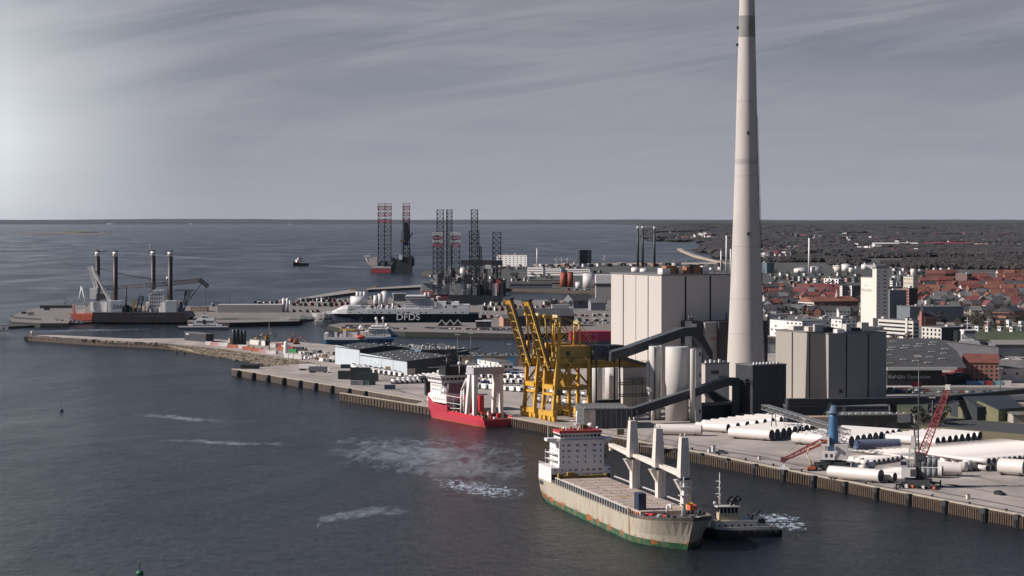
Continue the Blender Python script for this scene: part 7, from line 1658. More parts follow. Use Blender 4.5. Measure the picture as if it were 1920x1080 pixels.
# ================================================================ MIDDLE PORT, RIGS, FERRIES
def jackup_vessel():
 f = Fr(250, 608, 0, 0); o = f.o; t = thing('jackup_vessel', 'dark-hulled jack-up work vessel standing on four tall dark round legs at the left pier', 'jack-up vessel', o)
 X = f.x; Z = f.z
 hm = mat('jackup_hull', (.030, .026, .032), .5, .25, .2, dirt=(.10, .03, .03), dirt_amt=.4)
 b = MB(); z0, z1 = Z(604), Z(586)
 b.ext([(X(175), z0+2), (X(178), z0), (X(346), z0), (X(357), z0+5), (X(352), z1), (X(173), z1)], -2, 34); b.build('hull', hm, t)
 bx('deck', t, mat('jackup_deck', (.10, .10, .105), .8, .3), X(174), X(350), -1.8, 33.8, z1, z1+.3)
 lm = mat('leg_dark', (.022, .016, .018), .5, .3, .4, stretch=(1, 1, .3), dirt=(.13, .05, .04), dirt_amt=.5)
 for i, (px, y, tp) in enumerate(((183, 29, 470), (216, 4, 470), (287, 29, 469), (319, 4, 470))):
  x = X(px, y); zt = Z(tp, x, y); MB().lathe([(2.35, -12), (2.35, zt)], x, y, n=20).build('leg', lm, t)
  MB().lathe([(2.45, zt-5.5), (2.45, zt-1.2)], x, y, n=20).build('white_band', white, t); MB().lathe([(2.5, zt-3.6), (2.5, zt-2.9)], x, y, n=20, cap=False).build('grey_band', midgrey, t)
  for k in range(9): bx('leg_marking', t, mat('mark_red', (.22, .06, .055), .7), x-2.42, x-2.2, y-.8, y+.8, zt-22-k*2.4, zt-21-k*2.4)
  jm = white if i in (1, 3) else mat('ship_white', (.74, .71, .70)); w = 7
  MB().box(x-w*.95 if i != 3 else x-5, x+w*.95 if i == 3 else x+w*.9, y-5.6, y+5.6, z1, z1+(11.5 if i in (1, 3) else 9)).build('jack_house', jm, t)
  bx('jack_house_front', t, mat('jack_shaded', (.30, .33, .37), .6), x-3.6, x+(6.9 if i != 3 else 6.7), y-5.75, y-5.6, z1+.5, z1+11) if i in (1, 3) else None  # white housing front toned blue-grey, shade painted in
 lt = text_mesh('ZAR', 5.2, mat('faint_dark', (.05, .06, .08), .6), .05); part(lt, 'lettering', t, (X(220, -1.8), -1.8, z1+5.5), (R(90), 0, 0))
 part(text_mesh('Fred. Olsen Windcarrier', 3.2, mat('faint_letter', (.16, .13, .14), .6), .05), 'lettering', t, (X(283), -2.08, Z(593)), (R(90), 0, 0))
 # accommodation with helideck at right
 for k, (a, b_, y0, y1, zz) in enumerate(((275, 303, 12, 30, 552), (280, 300, 14, 28, 545), (300, 330, 0, 20, 568))): bx('accommodation', t, MATS['ship_white'], X(a), X(b_), y0, y1, z1, Z(zz))
 r = random.Random(8)
 for j in range(5):
  for i in range(6): bx('window', t, glass, X(277+i*4.2), X(279+i*4.2), 11.9, 12.05, Z(583-j*7), Z(580-j*7))
 bx('helideck', t, steel, X(326), X(357), 2, 24, Z(546), Z(543.5)); MB().tube((X(340), 12, Z(568)), (X(345), 12, Z(545)), .8).build('helideck_prop', steel, t); MB().truss((X(338), 4, Z(590)), (X(352), 8, Z(546)), 3, 3, 5, .3).build('helideck_truss', grey, t)
 MB().sph((X(310), 14, Z(522)), 1.6).build('satellite_dome', white, t); MB().truss((X(310), 14, Z(560)), (X(310), 14, Z(523)), 3, 3, 8, .25).build('mast', grey, t)
 # big main crane: pedestal at x=185, boom laid to the right
 bx('crane_pedestal', t, white, X(172), X(197), 6, 20, z1, Z(566)); bx('crane_house', t, white, X(165), X(178), 8, 16, Z(561), Z(541)); bx('crane_machinery', t, darksteel, X(176), X(192), 8, 18, Z(562), Z(552))
 MB().truss((X(176), 12, Z(541)), (X(164), 12, Z(500)), 5, 3, 8, .32, w2=2.5).build('a_frame', white, t); MB().truss((X(205), 8, Z(566)), (X(168), 12, Z(501)), 4, 2.2, 12, .42, w2=2).build('a_frame', white, t)
 bm = mat('boom_mottled', (.30, .28, .28), .6, .5, .08, dirt=(.42, .40, .40), dirt_amt=.8, dirt_scale=.07)
 MB().truss((X(188), 14, Z(541)), (X(300), 14, Z(534)), 5, 3.6, 20, .38).build('boom', bm, t)
 MB().truss((X(300), 14, Z(534)), (X(372), 14, Z(526)), 5, 3.6, 12, .42).build('boom', mat('boom_brown', (.10, .075, .07), .6), t); MB().truss((X(370), 14, Z(525)), (X(386), 14, Z(538)), 4, 3, 4, .5).build('boom_tip', mat('boom_brown', (.10, .075, .07)), t)
 k = MB(); P = [(X(172), 12, Z(500)), (X(195), 12, Z(507)), (X(235), 13, Z(517)), (X(285), 14, Z(525)), (X(340), 14, Z(527))]
 for d in (-.6, 0, .6): k.path([(p[0], p[1]+d, p[2]+d) for p in P], .16, 4)
 k.build('hoist_rope', darksteel, t)
 MB().tube((X(374), 14, Z(532)), (X(347), 14, Z(568)), .5).build('boom_prop', grey, t); MB().tube((X(382), 14, Z(538)), (X(382), 14, Z(572)), .15).build('hook_rope', darksteel, t)
 MB().tube((X(236), -1, z1), (X(236), -1, Z(536)), .9, n=10).build('stub_mast', darksteel, t)
 MB().path([(X(147), 4, Z(562)), (X(151), 4, Z(537)), (X(161), 4, Z(575))], .8, 8).build('small_crane', white, t)
 MB().truss((X(205), 6, Z(570)), (X(168), 10, Z(503)), 1.5, 1, 8, .2).build('stay', white, t)
 r2 = random.Random(3)
 for i in range(60):
  px = r2.uniform(198, 345); y = r2.uniform(1, 30); h = r2.uniform(1, 7); w = r2.uniform(.6, 2.6); bx('deck_gear', t, (white, steel, darksteel, offwhite, yellow if i % 9 == 0 else grey)[i % 5], X(px), X(px)+w, y, y+w, z1+.3, z1+h)
 bx('spud_frame', t, mat('machinery_yellow', (.36, .24, .055)), X(246), X(251), 2, 6, z1, Z(564)); MB().truss((X(255), 10, z1), (X(262), 10, Z(556)), 4, 4, 4, .4).build('drill_frame', darksteel, t)
 # orange barge end
 f2 = Fr(152, 606, 0, 0); h = thing('work_barge', 'orange-red barge hull at the left end of the jack-up vessel', 'barge', f2.o)
 MB().ext([(f2.x(134), f2.z(600)+.2), (f2.x(138), f2.z(601)), (f2.x(171), f2.z(601)), (f2.x(173), f2.z(588)), (f2.x(131), f2.z(588))], 0, 16).build('hull', mat('barge_orange', (.55, .13, .08), .6, .15), h)
 bx('deck_house', h, mat('barge_pink', (.46, .25, .22), .7), f2.x(133), f2.x(137), 3, 8, f2.z(588), f2.z(571)); bx('deck_house', h, offwhite, f2.x(143), f2.x(156), 3, 9, f2.z(588), f2.z(581)); bx('keel_box', h, darksteel, f2.x(140), f2.x(168), 1, 15, -1.5, f2.z(601))
jackup_vessel()

def island_bits():
 for i, (px, py, w, h, m, lb) in enumerate(((107, 603, 5, 3, white, 'small white van-like cabin on the pier before the orange barge'), (117, 604, 3, 2.4, cream, 'second small cabin on the pier before the orange barge'), (133, 604, 4, 4, white, 'third white cabin on the pier before the orange barge'), (148, 605, 6, 2, offwhite, 'low white box before the orange barge hull'), (58, 593, 6, 4, grey, 'small grey shed at the tip of the left pier'), (45, 590, 5, 3, darksteel, 'dark shed at the tip of the left pier'), (88, 583, 6, 6, darksteel, 'dark machine on the left pier tip'), (122, 570, 5, 5, white, 'white container at the rear of the left pier'), (7, 618, 8, 4, offwhite, 'pale mark at the far left end of the low breakwater'))):
  g = G(px, py, 3.2); t = thing('cabin', lb, 'cabin', g, 5); bx('body', t, m, -w/2, w/2, -1.5, 1.5, -.3, h); bx('roof', t, grey, -w/2-.1, w/2+.1, -1.6, 1.6, h, h+.2); bx('door', t, darksteel, -.5, .5, -1.56, -1.48, 0, 2)
 t = thing('pier', 'low dark stone pier running left from the orange barge', 'pier', G(100, 614, 0)); 
 o = G(100, 614, 0); pts = [G(a, b, 0)-o for a, b in ((-30, 617), (20, 612), (90, 607), (175, 603), (175, 607), (90, 612), (20, 616), (-30, 621))]; MB().prism([(p.x, p.y) for p in pts], -2, 1.9).build('stone_bank', mat('dark_stone', (.07, .065, .06), .9, .5, .3), t); 
 for i in range(7): g = G(-5+i*27, 615.5-i*1.6, 1.9)-o; bx('bollard', t, steel, g.x-.4, g.x+.4, g.y-.4, g.y+.4, 1.9, 3.4)
 t = thing('quay_wall', 'dark curved quay wall round the tip of the left pier', 'quay wall', G(60, 597, 0)); o = G(60, 597, 0); P = [G(a, b, 0)-o for a, b in ((19, 600), (26, 605), (76, 608.5))]; k = MB()
 for a, b in zip(P, P[1:]): k.rings([[a, a+Vector((0, 3, 0)), a+Vector((0, 3, 5.6)), a+Vector((0, 0, 5.6))], [b, b+Vector((0, 3, 0)), b+Vector((0, 3, 5.6)), b+Vector((0, 0, 5.6))]])
 k.build('wall', darksteel, t)
 f, t, W_, D, H = bldg('pier_shed', 'long low dark shed at the rear edge of the left pier', 'shed', 75, 578, 74, 135, 573, darksteel, rz=3, z0=4.1); 
 for i in range(8): bx('bay', t, white, 4+i*W_/8.5, 7+i*W_/8.5, -.1, .0, .5, 1.5)
 f, t, W_, D, H = bldg('pier_shed', 'dark low stock of material right of the jack-up vessel', 'shed', 360, 583, 356, 391, 575, tan, rz=3, z0=4.1)
 # long shed with bays
 f, t, W_, D, H = bldg('port_shed', 'long grey-white ribbed shed with dark doors on the middle pier', 'shed', 411, 585, 408, 531, 571, mat('ribbed_pale', (.28, .26, .26), .7, .1, .2), rz=2, z0=4.1, roof=offwhite)
 for i in range(22): bx('rib', t, mat('rib_dark', (.12, .11, .11), .7), W_*(i+.5)/22-.25, W_*(i+.5)/22+.25, -.12, 0, 0, H)
 for px in (427, 438, 462, 505, 515): bx('door', t, black, f.x(px), f.x(px+6.5), -.16, 0, 0, H*.6)
 for px in (531, 538): MB().lathe([(1.6, -1), (1.6, f.z(561)), (.3, f.z(559))], f.x(px), 3, n=14).build('silo_tube', white, t)
 for px0, px1, top, lb in ((520, 598, 590, 'long grey gravel heap at the middle pier edge'), (588, 624, 586, 'smaller grey gravel heap left of the ferry bow')):
  f = Fr((px0+px1)/2, 600, 4.1, 0); t = thing('gravel_heap', lb, 'gravel heap', f.o); k = MB(); a, b = f.x(px0), f.x(px1); h = f.z(top); rr_ = []
  for i in range(13):
   u = i/12; s = math.sin(math.pi*min(1, max(0, u)))**.7*(1+.12*math.sin(i*2.1)); rr_.append([(a+(b-a)*u, 4+c*(2+10*s), max(-.2, h*s*(1-abs(c)**1.3))) for c in (-1, -.6, -.2, .2, .6, 1)])
  k.rings(rr_, True); k.build('heap', mat('gravel_grey', (.16, .155, .15), .95, .2, .6), t)
island_bits()

def small_ferry():
 f = Fr(380, 618, 0, 0); t = thing('car_ferry', 'small double-ended white car ferry with dark hull passing the piers', 'ferry', f.o, 2); X, Z = f.x, f.z
 b = MB(); b.ext([(X(336), 1.2), (X(342), -.8), (X(418), -.8), (X(427), 1.2), (X(427), 2.4), (X(334), 2.4)], -1, 12); b.build('hull', mat('ferry_blue', (.035, .05, .08), .5), t)
 W1 = MATS['ship_white']
 bx('rail_bulwark', t, W1, X(334), X(427), -1.1, -.9, 2.2, 3.4); bx('deck', t, steel, X(336), X(425), -.8, 11.8, 2.4, 2.6)
 MB().ext([(X(357), 2.6), (X(411), 2.6), (X(400), Z(600)), (X(366), Z(600))], 1, 10).build('superstructure', W1, t); MB().ext([(X(366), Z(600)), (X(402), Z(600)), (X(399), Z(597)), (X(370), Z(597))], 1.5, 9.5).build('upper_deck', W1, t)
 MB().box(X(376), X(388), 3, 8, Z(597), Z(592)).build('wheelhouse', W1, t); bx('wheelhouse_window', t, glass, X(376.5), X(387.5), 2.9, 3.02, Z(596), Z(593.5))
 for j, (a, b_) in enumerate(((362, 406), (368, 400))):
  for i in range(8): x = X(a+(b_-a)*i/8); bx('window', t, glass, x, x+1.2, .9, 1.06, Z(612-7*j), Z(609-7*j))
 for px in (352, 415): MB().box(X(px), X(px+9 if px < 400 else px-9), .5, 9, 2.6, 4.6).build('ramp_cover', W1, t)
 MB().tube((X(382), 5, Z(592)), (X(382), 5, Z(584)), .3).build('mast', steel, t); bx('funnel', t, navy, X(379.5), X(384.5), .8, 2, Z(607), Z(600))
small_ferry()

def dfds():
 f = Fr(890, 606, 0, 0); f = Fr(700, 607, 0, 0); t = thing('freight_ferry', 'long freight ferry with navy hull, white upper works and big DFDS lettering', 'ferry', f.o, 0); X, Z = f.x, f.z
 y0, y1 = 0, 27; hn = mat('ferry_navy', (.020, .028, .045), .45, .15)
 W1 = mat('ferry_white', (.66, .64, .65), .5, .06)
 GW = mat('ferry_shaded_white', (.52, .52, .54), .5, .08)  # darker copy of the ferry white, side shade mixed into it
 # hull loft, bow at left
 k = MB(); rr_ = []
 for i, px in enumerate((622, 628, 640, 655, 680, 720, 800, 880, 897)):
  w = (0.05, .25, .52, .78, .96, 1, 1, 1, .97)[i]*13.5; yc = 13.5; zt = Z(588.5)+(.6 if i < 3 else 0); x = X(px); rk = (6, 5, 3, 1, 0, 0, 0, 0, 0)[i]
  rr_.append([(x+rk, yc-w*.8, -1.5), (x, yc-w, zt), (x, yc+w, zt), (x+rk, yc+w*.8, -1.5)])
 k.rings(rr_); k.build('hull', hn, t)
 k = MB(); rr_ = []
 for i, px in enumerate((620, 632, 650, 690, 800, 879)):
  w = (.25, .62, .9, 1, 1, 1)[i]*13.55; x = X(px); zt = Z((587.5, 581, 579, 579.5, 579.5, 577)[i]); rr_.append([(x, 13.5-w, Z(588.5)), (x, 13.5-w*.99, zt), (x, 13.5+w*.99, zt), (x, 13.5+w, Z(588.5))])
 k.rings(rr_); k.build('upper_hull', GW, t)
 MB().rings([[(X(620), 11, Z(588)), (X(620), 16, Z(588)), (X(622), 16, Z(584)), (X(622), 11, Z(584))], [(X(640), 4, Z(581)), (X(640), 23, Z(581)), (X(641), 23, Z(574)), (X(641), 4, Z(574))], [(X(652), 1, Z(580)), (X(652), 26, Z(580)), (X(652), 26, Z(573.5)), (X(652), 1, Z(573.5))]]).build('bow_shell', W1, t)
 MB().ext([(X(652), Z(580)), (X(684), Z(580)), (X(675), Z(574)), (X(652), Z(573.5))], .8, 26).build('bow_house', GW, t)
 MB().ext([(X(752), Z(580)), (X(800), Z(580)), (X(800), Z(559)), (X(764), Z(559))], 2, 25).build('accommodation', W1, t)
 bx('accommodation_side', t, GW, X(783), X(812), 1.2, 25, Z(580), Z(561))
 MB().box(X(760), X(797), -.8, 27.5, Z(559.5), Z(554.5)).build('bridge', W1, t); bx('bridge_window', t, glass, X(761), X(796), -.9, -.78, Z(558), Z(556.2))
 for j in range(4):
  for i in range(7): x = X(762-j*1.5+i*4.2); bx('window', t, glass, x, x+1.1, 1.9, 2.06, Z(576.2-j*4.2), Z(574.8-j*4.2))
  for i in range(4): x = X(788+i*5); bx('window', t, glass, x, x+1.0, 1.05, 1.22, Z(576.2-j*4.2), Z(574.8-j*4.2))
 MB().ext([(X(828), Z(574)), (X(852), Z(574)), (X(846), Z(563)), (X(838), Z(563))], 6, 20).build('funnel', hn, t); part(text_mesh('DFDS', 2.6, mat('letter_grey', (.42, .42, .43)), .05), 'lettering', t, (X(841), 5.9, Z(566)), (R(90), 0, 0))
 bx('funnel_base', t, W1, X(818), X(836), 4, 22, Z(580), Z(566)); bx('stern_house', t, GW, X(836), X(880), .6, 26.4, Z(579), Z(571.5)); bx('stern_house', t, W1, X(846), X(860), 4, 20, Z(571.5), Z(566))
 MB().path([(X(822), 8, Z(566)), (X(818), 8, Z(557)), (X(826), 8, Z(557))], .5).build('mast', white, t)
 for px in (797, 803): MB().lathe([(1.6, Z(561)), (1.6, Z(549))], X(px), 12, n=12).build('exhaust_funnel', mat('pale_pink_tank', (.52, .42, .42), .6), t)
 MB().tube((X(647), 10, Z(574)), (X(647), 10, Z(566)), .25).build('mast', white, t)
 part(text_mesh('DFDS', 8.6, mat('letter_white', (.80, .80, .80)), .08), 'lettering', t, (X(765), -.06, Z(595)), (R(90), 0, 0), (1.12, 1, 1))
 for px in (655, 672, 700, 713, 728, 745, 755, 762, 764.5, 787, 797, 826, 852, 866): bx('porthole', t, glass, X(px), X(px)+1.4, -.16, .0, Z(586.5), Z(584.8))
 for px in (834, 849, 853): bx('side_door', t, mat('door_slate', (.12, .13, .16), .6), X(px), X(px+2.4), .45, .62, Z(578), Z(573))
 k = MB()
 for px in (690, 708, 726, 740): k.tube((X(px), 3, Z(580)), (X(px), 3, Z(574)), .35); k.tube((X(px), 3, Z(574)), (X(px)+3, 3, Z(574)), .3)
 k.build('deck_posts', white, t)
 for i in range(10): bx('deck_cargo', t, (darksteel, offwhite, steel, white)[i % 4], X(695+i*5.2), X(698.5+i*5.2), 8, 22, Z(580), Z(577.5)+i % 3*.5)
 # white sharp-bowed vessel left of it
 f2 = Fr(600, 603, 0, 0); u = thing('white_vessel', 'low white sharp-bowed vessel half hidden behind the ferry bow', 'ship', f2.o, 0); X, Z = f2.x, f2.z
 k = MB(); rr_ = []
 for px, w, z in ((582, .2, 587), (594, 3.5, 588.5), (612, 6, 589), (640, 6.5, 588)): rr_.append([(X(px)+4, 8-w*.5, -1), (X(px), 8-w, Z(z)), (X(px), 8+w, Z(z)), (X(px)+4, 8+w*.5, -1)])
 k.rings(rr_); k.build('hull', W1, u); MB().ext([(X(596), Z(589)), (X(636), Z(589)), (X(634), Z(583)), (X(612), Z(584))], 5, 12).build('superstructure', W1, u)
 for px in (596, 602): bx('mooring_port', u, black, X(px), X(px+3.5), 3.4, 7.0, Z(593), Z(590.5))
dfds()

def survey_ship():
 f = Fr(676, 646, 0, 0); t = thing('survey_ship', 'blue and white offshore ship with yellow crane beam and orange lifeboat in the near basin', 'ship', f.o, 0); X, Z = f.x, f.z
 W1 = MATS['ship_white']; hb = mat('hull_blue', (.085, .17, .29), .5, .12); B = 19
 k = MB(); rr_ = []
 for i, (px, w, zt) in enumerate(((605, .86, 634), (612, .96, 636), (680, 1, 638), (700, 1, 634), (722, .86, 630), (734, .6, 629), (744, .3, 628), (747, .04, 627.5))):
  rk = (0, 0, 0, 0, -2, -5, -8, -9)[i]; w *= B/2; x = X(px); rr_.append([(x+rk, B/2-w*.8, -1.5), (x, B/2-w, Z(zt+1)), (x, B/2+w, Z(zt+1)), (x+rk, B/2+w*.8, -1.5)])
 k.rings(rr_); k.build('hull', hb, t)
 bx('main_deck', t, offwhite, X(610), X(680), 1, B-1, Z(637.5), Z(636)); MB().box(X(607), X(684), -.1, .15, Z(637), Z(632)).build('bulwark', W1, t); bx('stern_block', t, W1, X(607), X(613), 0, B, Z(636), Z(625))
 MB().ext([(X(682), Z(636)), (X(733), Z(631)), (X(728), Z(620)), (X(716), Z(617)), (X(682), Z(622))], .4, B-.4).build('superstructure', W1, t); MB().ext([(X(722), Z(631)), (X(742), Z(629.5)), (X(728), Z(617))], 3, B-3).build('foredeck_house', mat('shaded_bluegrey', (.22, .25, .30), .6), t)  # foredeck house: white paintwork with its shade given as a blue-grey colour
 bx('blue_band', t, hb, X(688), X(742), -.12, .12, Z(635.5), Z(632.5)); 
 MB().ext([(X(690), Z(621)), (X(724), Z(619)), (X(727), Z(616)), (X(690), Z(615.5))], -.4, B+.4).build('bridge', W1, t); bx('bridge_window', t, glass, X(692), X(722), -.5, -.35, Z(619), Z(617.3)); bx('upper_bridge', t, W1, X(694), X(716), 2, B-2, Z(615.6), Z(611.5)); bx('bridge_window', t, glass, X(695), X(715), 1.9, 2.05, Z(614.5), Z(613))
 for j in range(2):
  for i in range(7): x = X(686+i*5.6); bx('porthole', t, glass, x, x+.8, .25, .45, Z(629.5-j*5), Z(628.3-j*5))
 k = MB(); k.tube((X(706), 9, Z(612)), (X(706), 9, Z(597)), .5, .2); k.build('mast', W1, t)
 for px, py, r_ in ((704, 598, 1.3), (717, 597.5, 1.2), (724, 610.5, 1.6), (675, 615, 1.9)): k = MB().tube((X(px), 8, Z(618)), (X(px), 8, Z(py)), .25).sph((X(px), 8, Z(py)), r_); k.build('satellite_dome', white, t)
 b = MB(); b.box(X(636), X(664), 4, 7, Z(620.5), Z(617.5)); b.build('yellow_crane_beam', mat('beam_yellow', (.58, .36, .05), .5), t); bx('crane_pedestal', t, W1, X(642), X(648), 3, 8, Z(636), Z(620)); bx('winch_house', t, W1, X(650), X(668), 4, 13, Z(636), Z(625))
 MB().sph((X(676), 1, Z(632.5)), 1.9, sq=(2.2, 1, 1)).build('lifeboat', mat('lifeboat_red', (.55, .075, .05), .5), t)
 r = random.Random(2)
 for i in range(24): px = r.uniform(614, 680); y = r.uniform(2, 15); bx('deck_gear', t, (white, steel, offwhite, rustm, grey)[i % 5], X(px), X(px)+2, y, y+1.6, Z(636), Z(636)+r.uniform(1.5, 6.5))
 # small tug-like ship far out
 f = Fr(565, 498.5, 0, 0); t = thing('coaster', 'small red and black ship seen end-on far out on the water', 'ship', f.o, 25); s = f.o.y/F
 m = MB(); hull(m, 46, 15, 6, 1, .35, 3, 3, .1, n=14); h = m.build('hull', black, t); h.rotation_euler = (0, 0, R(-150)); h.location = (16, 10, 0)
 bx('red_stern', t, redp, -9*s, -4*s, -2, 6, 0, 7*s); bx('house', t, white, -8*s, 4*s, 2, 12, 7*s, 12*s); bx('upper_house', t, white, -5*s, 3*s, 3, 9, 12*s, 15*s); bx('bridge_window', t, glass, -4.6*s, 2.6*s, 2.85, 3, 13*s, 14.2*s); MB().tube((-1*s, 6, 15*s), (-1*s, 6, 22*s), .7).build('mast', darksteel, t); bx('white_rail', t, white, 2*s, 9*s, 0, .6, 8*s, 9.5*s)
survey_ship()

# ---- drilling rigs
lat_d = mat('lattice_dark', (.030, .033, .042), .6, .2); lat_r = mat('lattice_red', (.40, .07, .085), .6, .2); lat_w = mat('lattice_white', (.66, .62, .62), .6)
def rig_leg(t, X, Z, px0, px1, top, base, y, bands=None, m=None, r=.5):
 w = X(px1)-X(px0); x = (X(px0)+X(px1))/2; zt, zb = Z(top), Z(base); nb = 1
 segs = [(zb, zt, m or lat_d)]
 if bands: 
  (b0, n) = bands; zb0 = Z(b0); segs = [(zb, zb0, m or lat_d)]; st = (zt-zb0)/n
  for i in range(n): segs.append((zb0+i*st, zb0+(i+1)*st, lat_w if i % 2 == (n+1) % 2 else lat_r))
 leg = None
 for a, b, mm in segs: MB().truss((x, y, a), (x, y, b), w, w, max(1, round((b-a)/w*1.5)), r*(2.0 if mm is lat_w or mm is lat_r else 1.25), up=(0, 1, 0)).build('leg_section', mm, t)
def rig_one():
 f = Fr(742, 511, 0, 0); t = thing('drilling_rig', 'far jack-up drilling rig with red and dark hull and three red-topped lattice legs', 'drilling rig', f.o, 0); X, Z = f.x, f.z
 rig_leg(t, X, Z, 707, 719, 381, 500, 40, (417, 6), r=.62); rig_leg(t, X, Z, 721, 733, 381, 500, 5, (417, 6), r=.62); rig_leg(t, X, Z, 755, 767, 381, 500, 20, (416, 6), r=.62)
 hm = mat('rig_dark', (.035, .037, .045), .6, .3, .05); MB().ext([(X(695), -1), (X(770), -1), (X(773), Z(480)), (X(745), Z(484)), (X(733), Z(498)), (X(695), Z(499))], 0, 55).build('hull', hm, t)
 MB().box(X(696), X(733), -1, 20, -1, Z(503)).build('red_hull', mat('rig_red', (.45, .07, .10), .6), t); bx('pale_band', t, offwhite, X(696), X(733), -1.4, 18, Z(503), Z(499))
 bx('accommodation', t, mat('rig_cream', (.55, .46, .42), .7), X(692), X(707), -.5, 14, Z(498), Z(483)); bx('helideck', t, mat('rig_cream', (.55, .46, .42)), X(683), X(694), 0, 16, Z(482), Z(479)); MB().tube((X(692), 6, Z(498)), (X(685), 6, Z(482)), 1).build('helideck_prop', offwhite, t)
 MB().truss((X(762), 16, Z(484)), (X(762), 16, Z(416)), 14, 12, 8, 1.0, w2=5, h2=5, up=(0, 1, 0)).build('derrick', lat_d, t); bx('derrick_housing', t, hm, X(757), X(765), 10, 20, Z(460), Z(418))
 bx('yellow_module', t, mat('module_yellow', (.42, .27, .12), .6), X(749.5), X(759), 5, 14, Z(454), Z(450)); MB().truss((X(753), 8, Z(484)), (X(753), 8, Z(432)), 9, 8, 7, .6).build('cantilever_mast', mat('module_grey', (.22, .19, .16), .6), t); MB().tube((X(764), 12, Z(450)), (X(774), 12, Z(436)), 1).build('flare_boom', darksteel, t); bx('white_module', t, white, X(748), X(754), -2, 4, Z(487), Z(478))
 r = random.Random(6)
 for i in range(36): px = r.uniform(708, 770); y = r.uniform(0, 30); bx('deck_module', t, (darksteel, grey, offwhite, steel, hm)[i % 5], X(px), X(px)+r.uniform(3, 8), y, y+6, Z(499), Z(499)+r.uniform(4, 17))
rig_one()
def rig_two():
 f = Fr(870, 562, 0, 0); t = thing('drilling_rig', 'nearer jack-up rig with two red and white banded legs behind the ferry', 'drilling rig', f.o, 0); X, Z = f.x, f.z
 rig_leg(t, X, Z, 812, 828, 436, 545, 6, (462, 4), r=.45); rig_leg(t, X, Z, 846, 862, 436, 545, 3, (462, 4), r=.45)
 hm = MATS['rig_dark']; W1 = MATS['ship_white']
 MB().ext([(X(788), Z(556)), (X(795), Z(552)), (X(870), Z(552)), (X(870), Z(535)), (X(792), Z(531)), (X(788), Z(536))], 2, 40).build('white_hull', mat('rig_pale', (.50, .48, .48), .6, .25, .1), t); bx('orange_stripe', t, mat('stripe_orange', (.55, .10, .05), .6), X(790), X(812), 1.6, 2.2, Z(549), Z(546)); bx('lower_hull', t, mat('maroon_hull', (.16, .05, .055), .6), X(792), X(868), 2.2, 39, Z(565), Z(552))
 for j in range(4):
  for i in range(14): x = X(791+i*2.6); bx('window', t, darksteel, x, x+.8, 1.85, 2.02, Z(546-j*3.2), Z(545-j*3.2))
 bx('helideck', t, grey, X(790), X(806), 0, 18, Z(531), Z(529)); r = random.Random(16)
 for i in range(46): px = r.uniform(806, 862); y = r.uniform(4, 30); bx('deck_module', t, (white, offwhite, steel, darksteel, W1)[i % 5], X(px), X(px)+r.uniform(1.5, 5), y, y+4, Z(536), Z(536)+r.uniform(3, 18))
 MB().truss((X(826), 12, Z(535)), (X(845), 12, Z(500)), 3, 3, 8, .35).build('crane_boom', white, t)
 f = Fr(890, 566, 0, 0); t = thing('drilling_rig', 'dark jack-up barge rig with tall black lattice legs right of the banded rig', 'drilling rig', f.o, 0); X, Z = f.x, f.z
 MB().ext([(X(840), -1), (X(948), -1), (X(959), Z(550)), (X(952), Z(555)), (X(840), Z(553))], 0, 30).build('hull', hm, t)
 rig_leg(t, X, Z, 883, 895, 393, 560, 24, r=.55); rig_leg(t, X, Z, 880, 898, 433, 553, 6, r=.55); rig_leg(t, X, Z, 924, 939, 436, 553, 10, None, r=.6)
 MB().truss((X(902), 12, Z(553)), (X(901), 12, Z(462)), 5, 5, 14, .6, w2=2, h2=2).build('derrick', lat_d, t)
 r = random.Random(17)
 for i in range(40): px = r.uniform(866, 945); y = r.uniform(2, 24); bx('deck_module', t, (darksteel, hm, offwhite, steel, darksteel)[i % 5], X(px), X(px)+r.uniform(1.5, 5), y, y+4, Z(555), Z(555)+r.uniform(2, 22))
 for px in (860, 890, 928): bx('jack_tower', t, (white, offwhite, grey)[px % 3], X(px-4), X(px+4), 3, 10, Z(555), Z(532))
 f = Fr(840, 535, 0, 0); t = thing('drilling_rig', 'rear rig of tall thin lattice legs, one with an orange chord, behind the banded rig', 'drilling rig', f.o, 0); X, Z = f.x, f.z
 rig_leg(t, X, Z, 819, 831, 393, 525, 10, r=.6); rig_leg(t, X, Z, 837, 847, 393, 525, 20, None, lat_d, r=.6); MB().box(X(836), X(838.5), 18, 20, Z(525), Z(393)).build('orange_chord', mat('chord_orange', (.34, .20, .12), .7), t)
 MB().box(X(815), X(870), 0, 34, -1, Z(517)).build('hull', hm, t); MB().box(X(860), X(884), 0, 20, 0, Z(515)).build('platform', hm, t); MB().lathe([(5, Z(525)), (5, Z(502))], X(867), 4, n=16).build('white_tank', white, t); bx('deck_beam', t, hm, X(864), X(942), 8, 14, Z(498), Z(488)); bx('white_module', t, white, X(910), X(920), 6, 8, Z(504), Z(497))
 for i in range(4): bx('deck_beam_prop', t, hm, X(870+i*20), X(874+i*20), 8, 14, -1, Z(498))
rig_two()

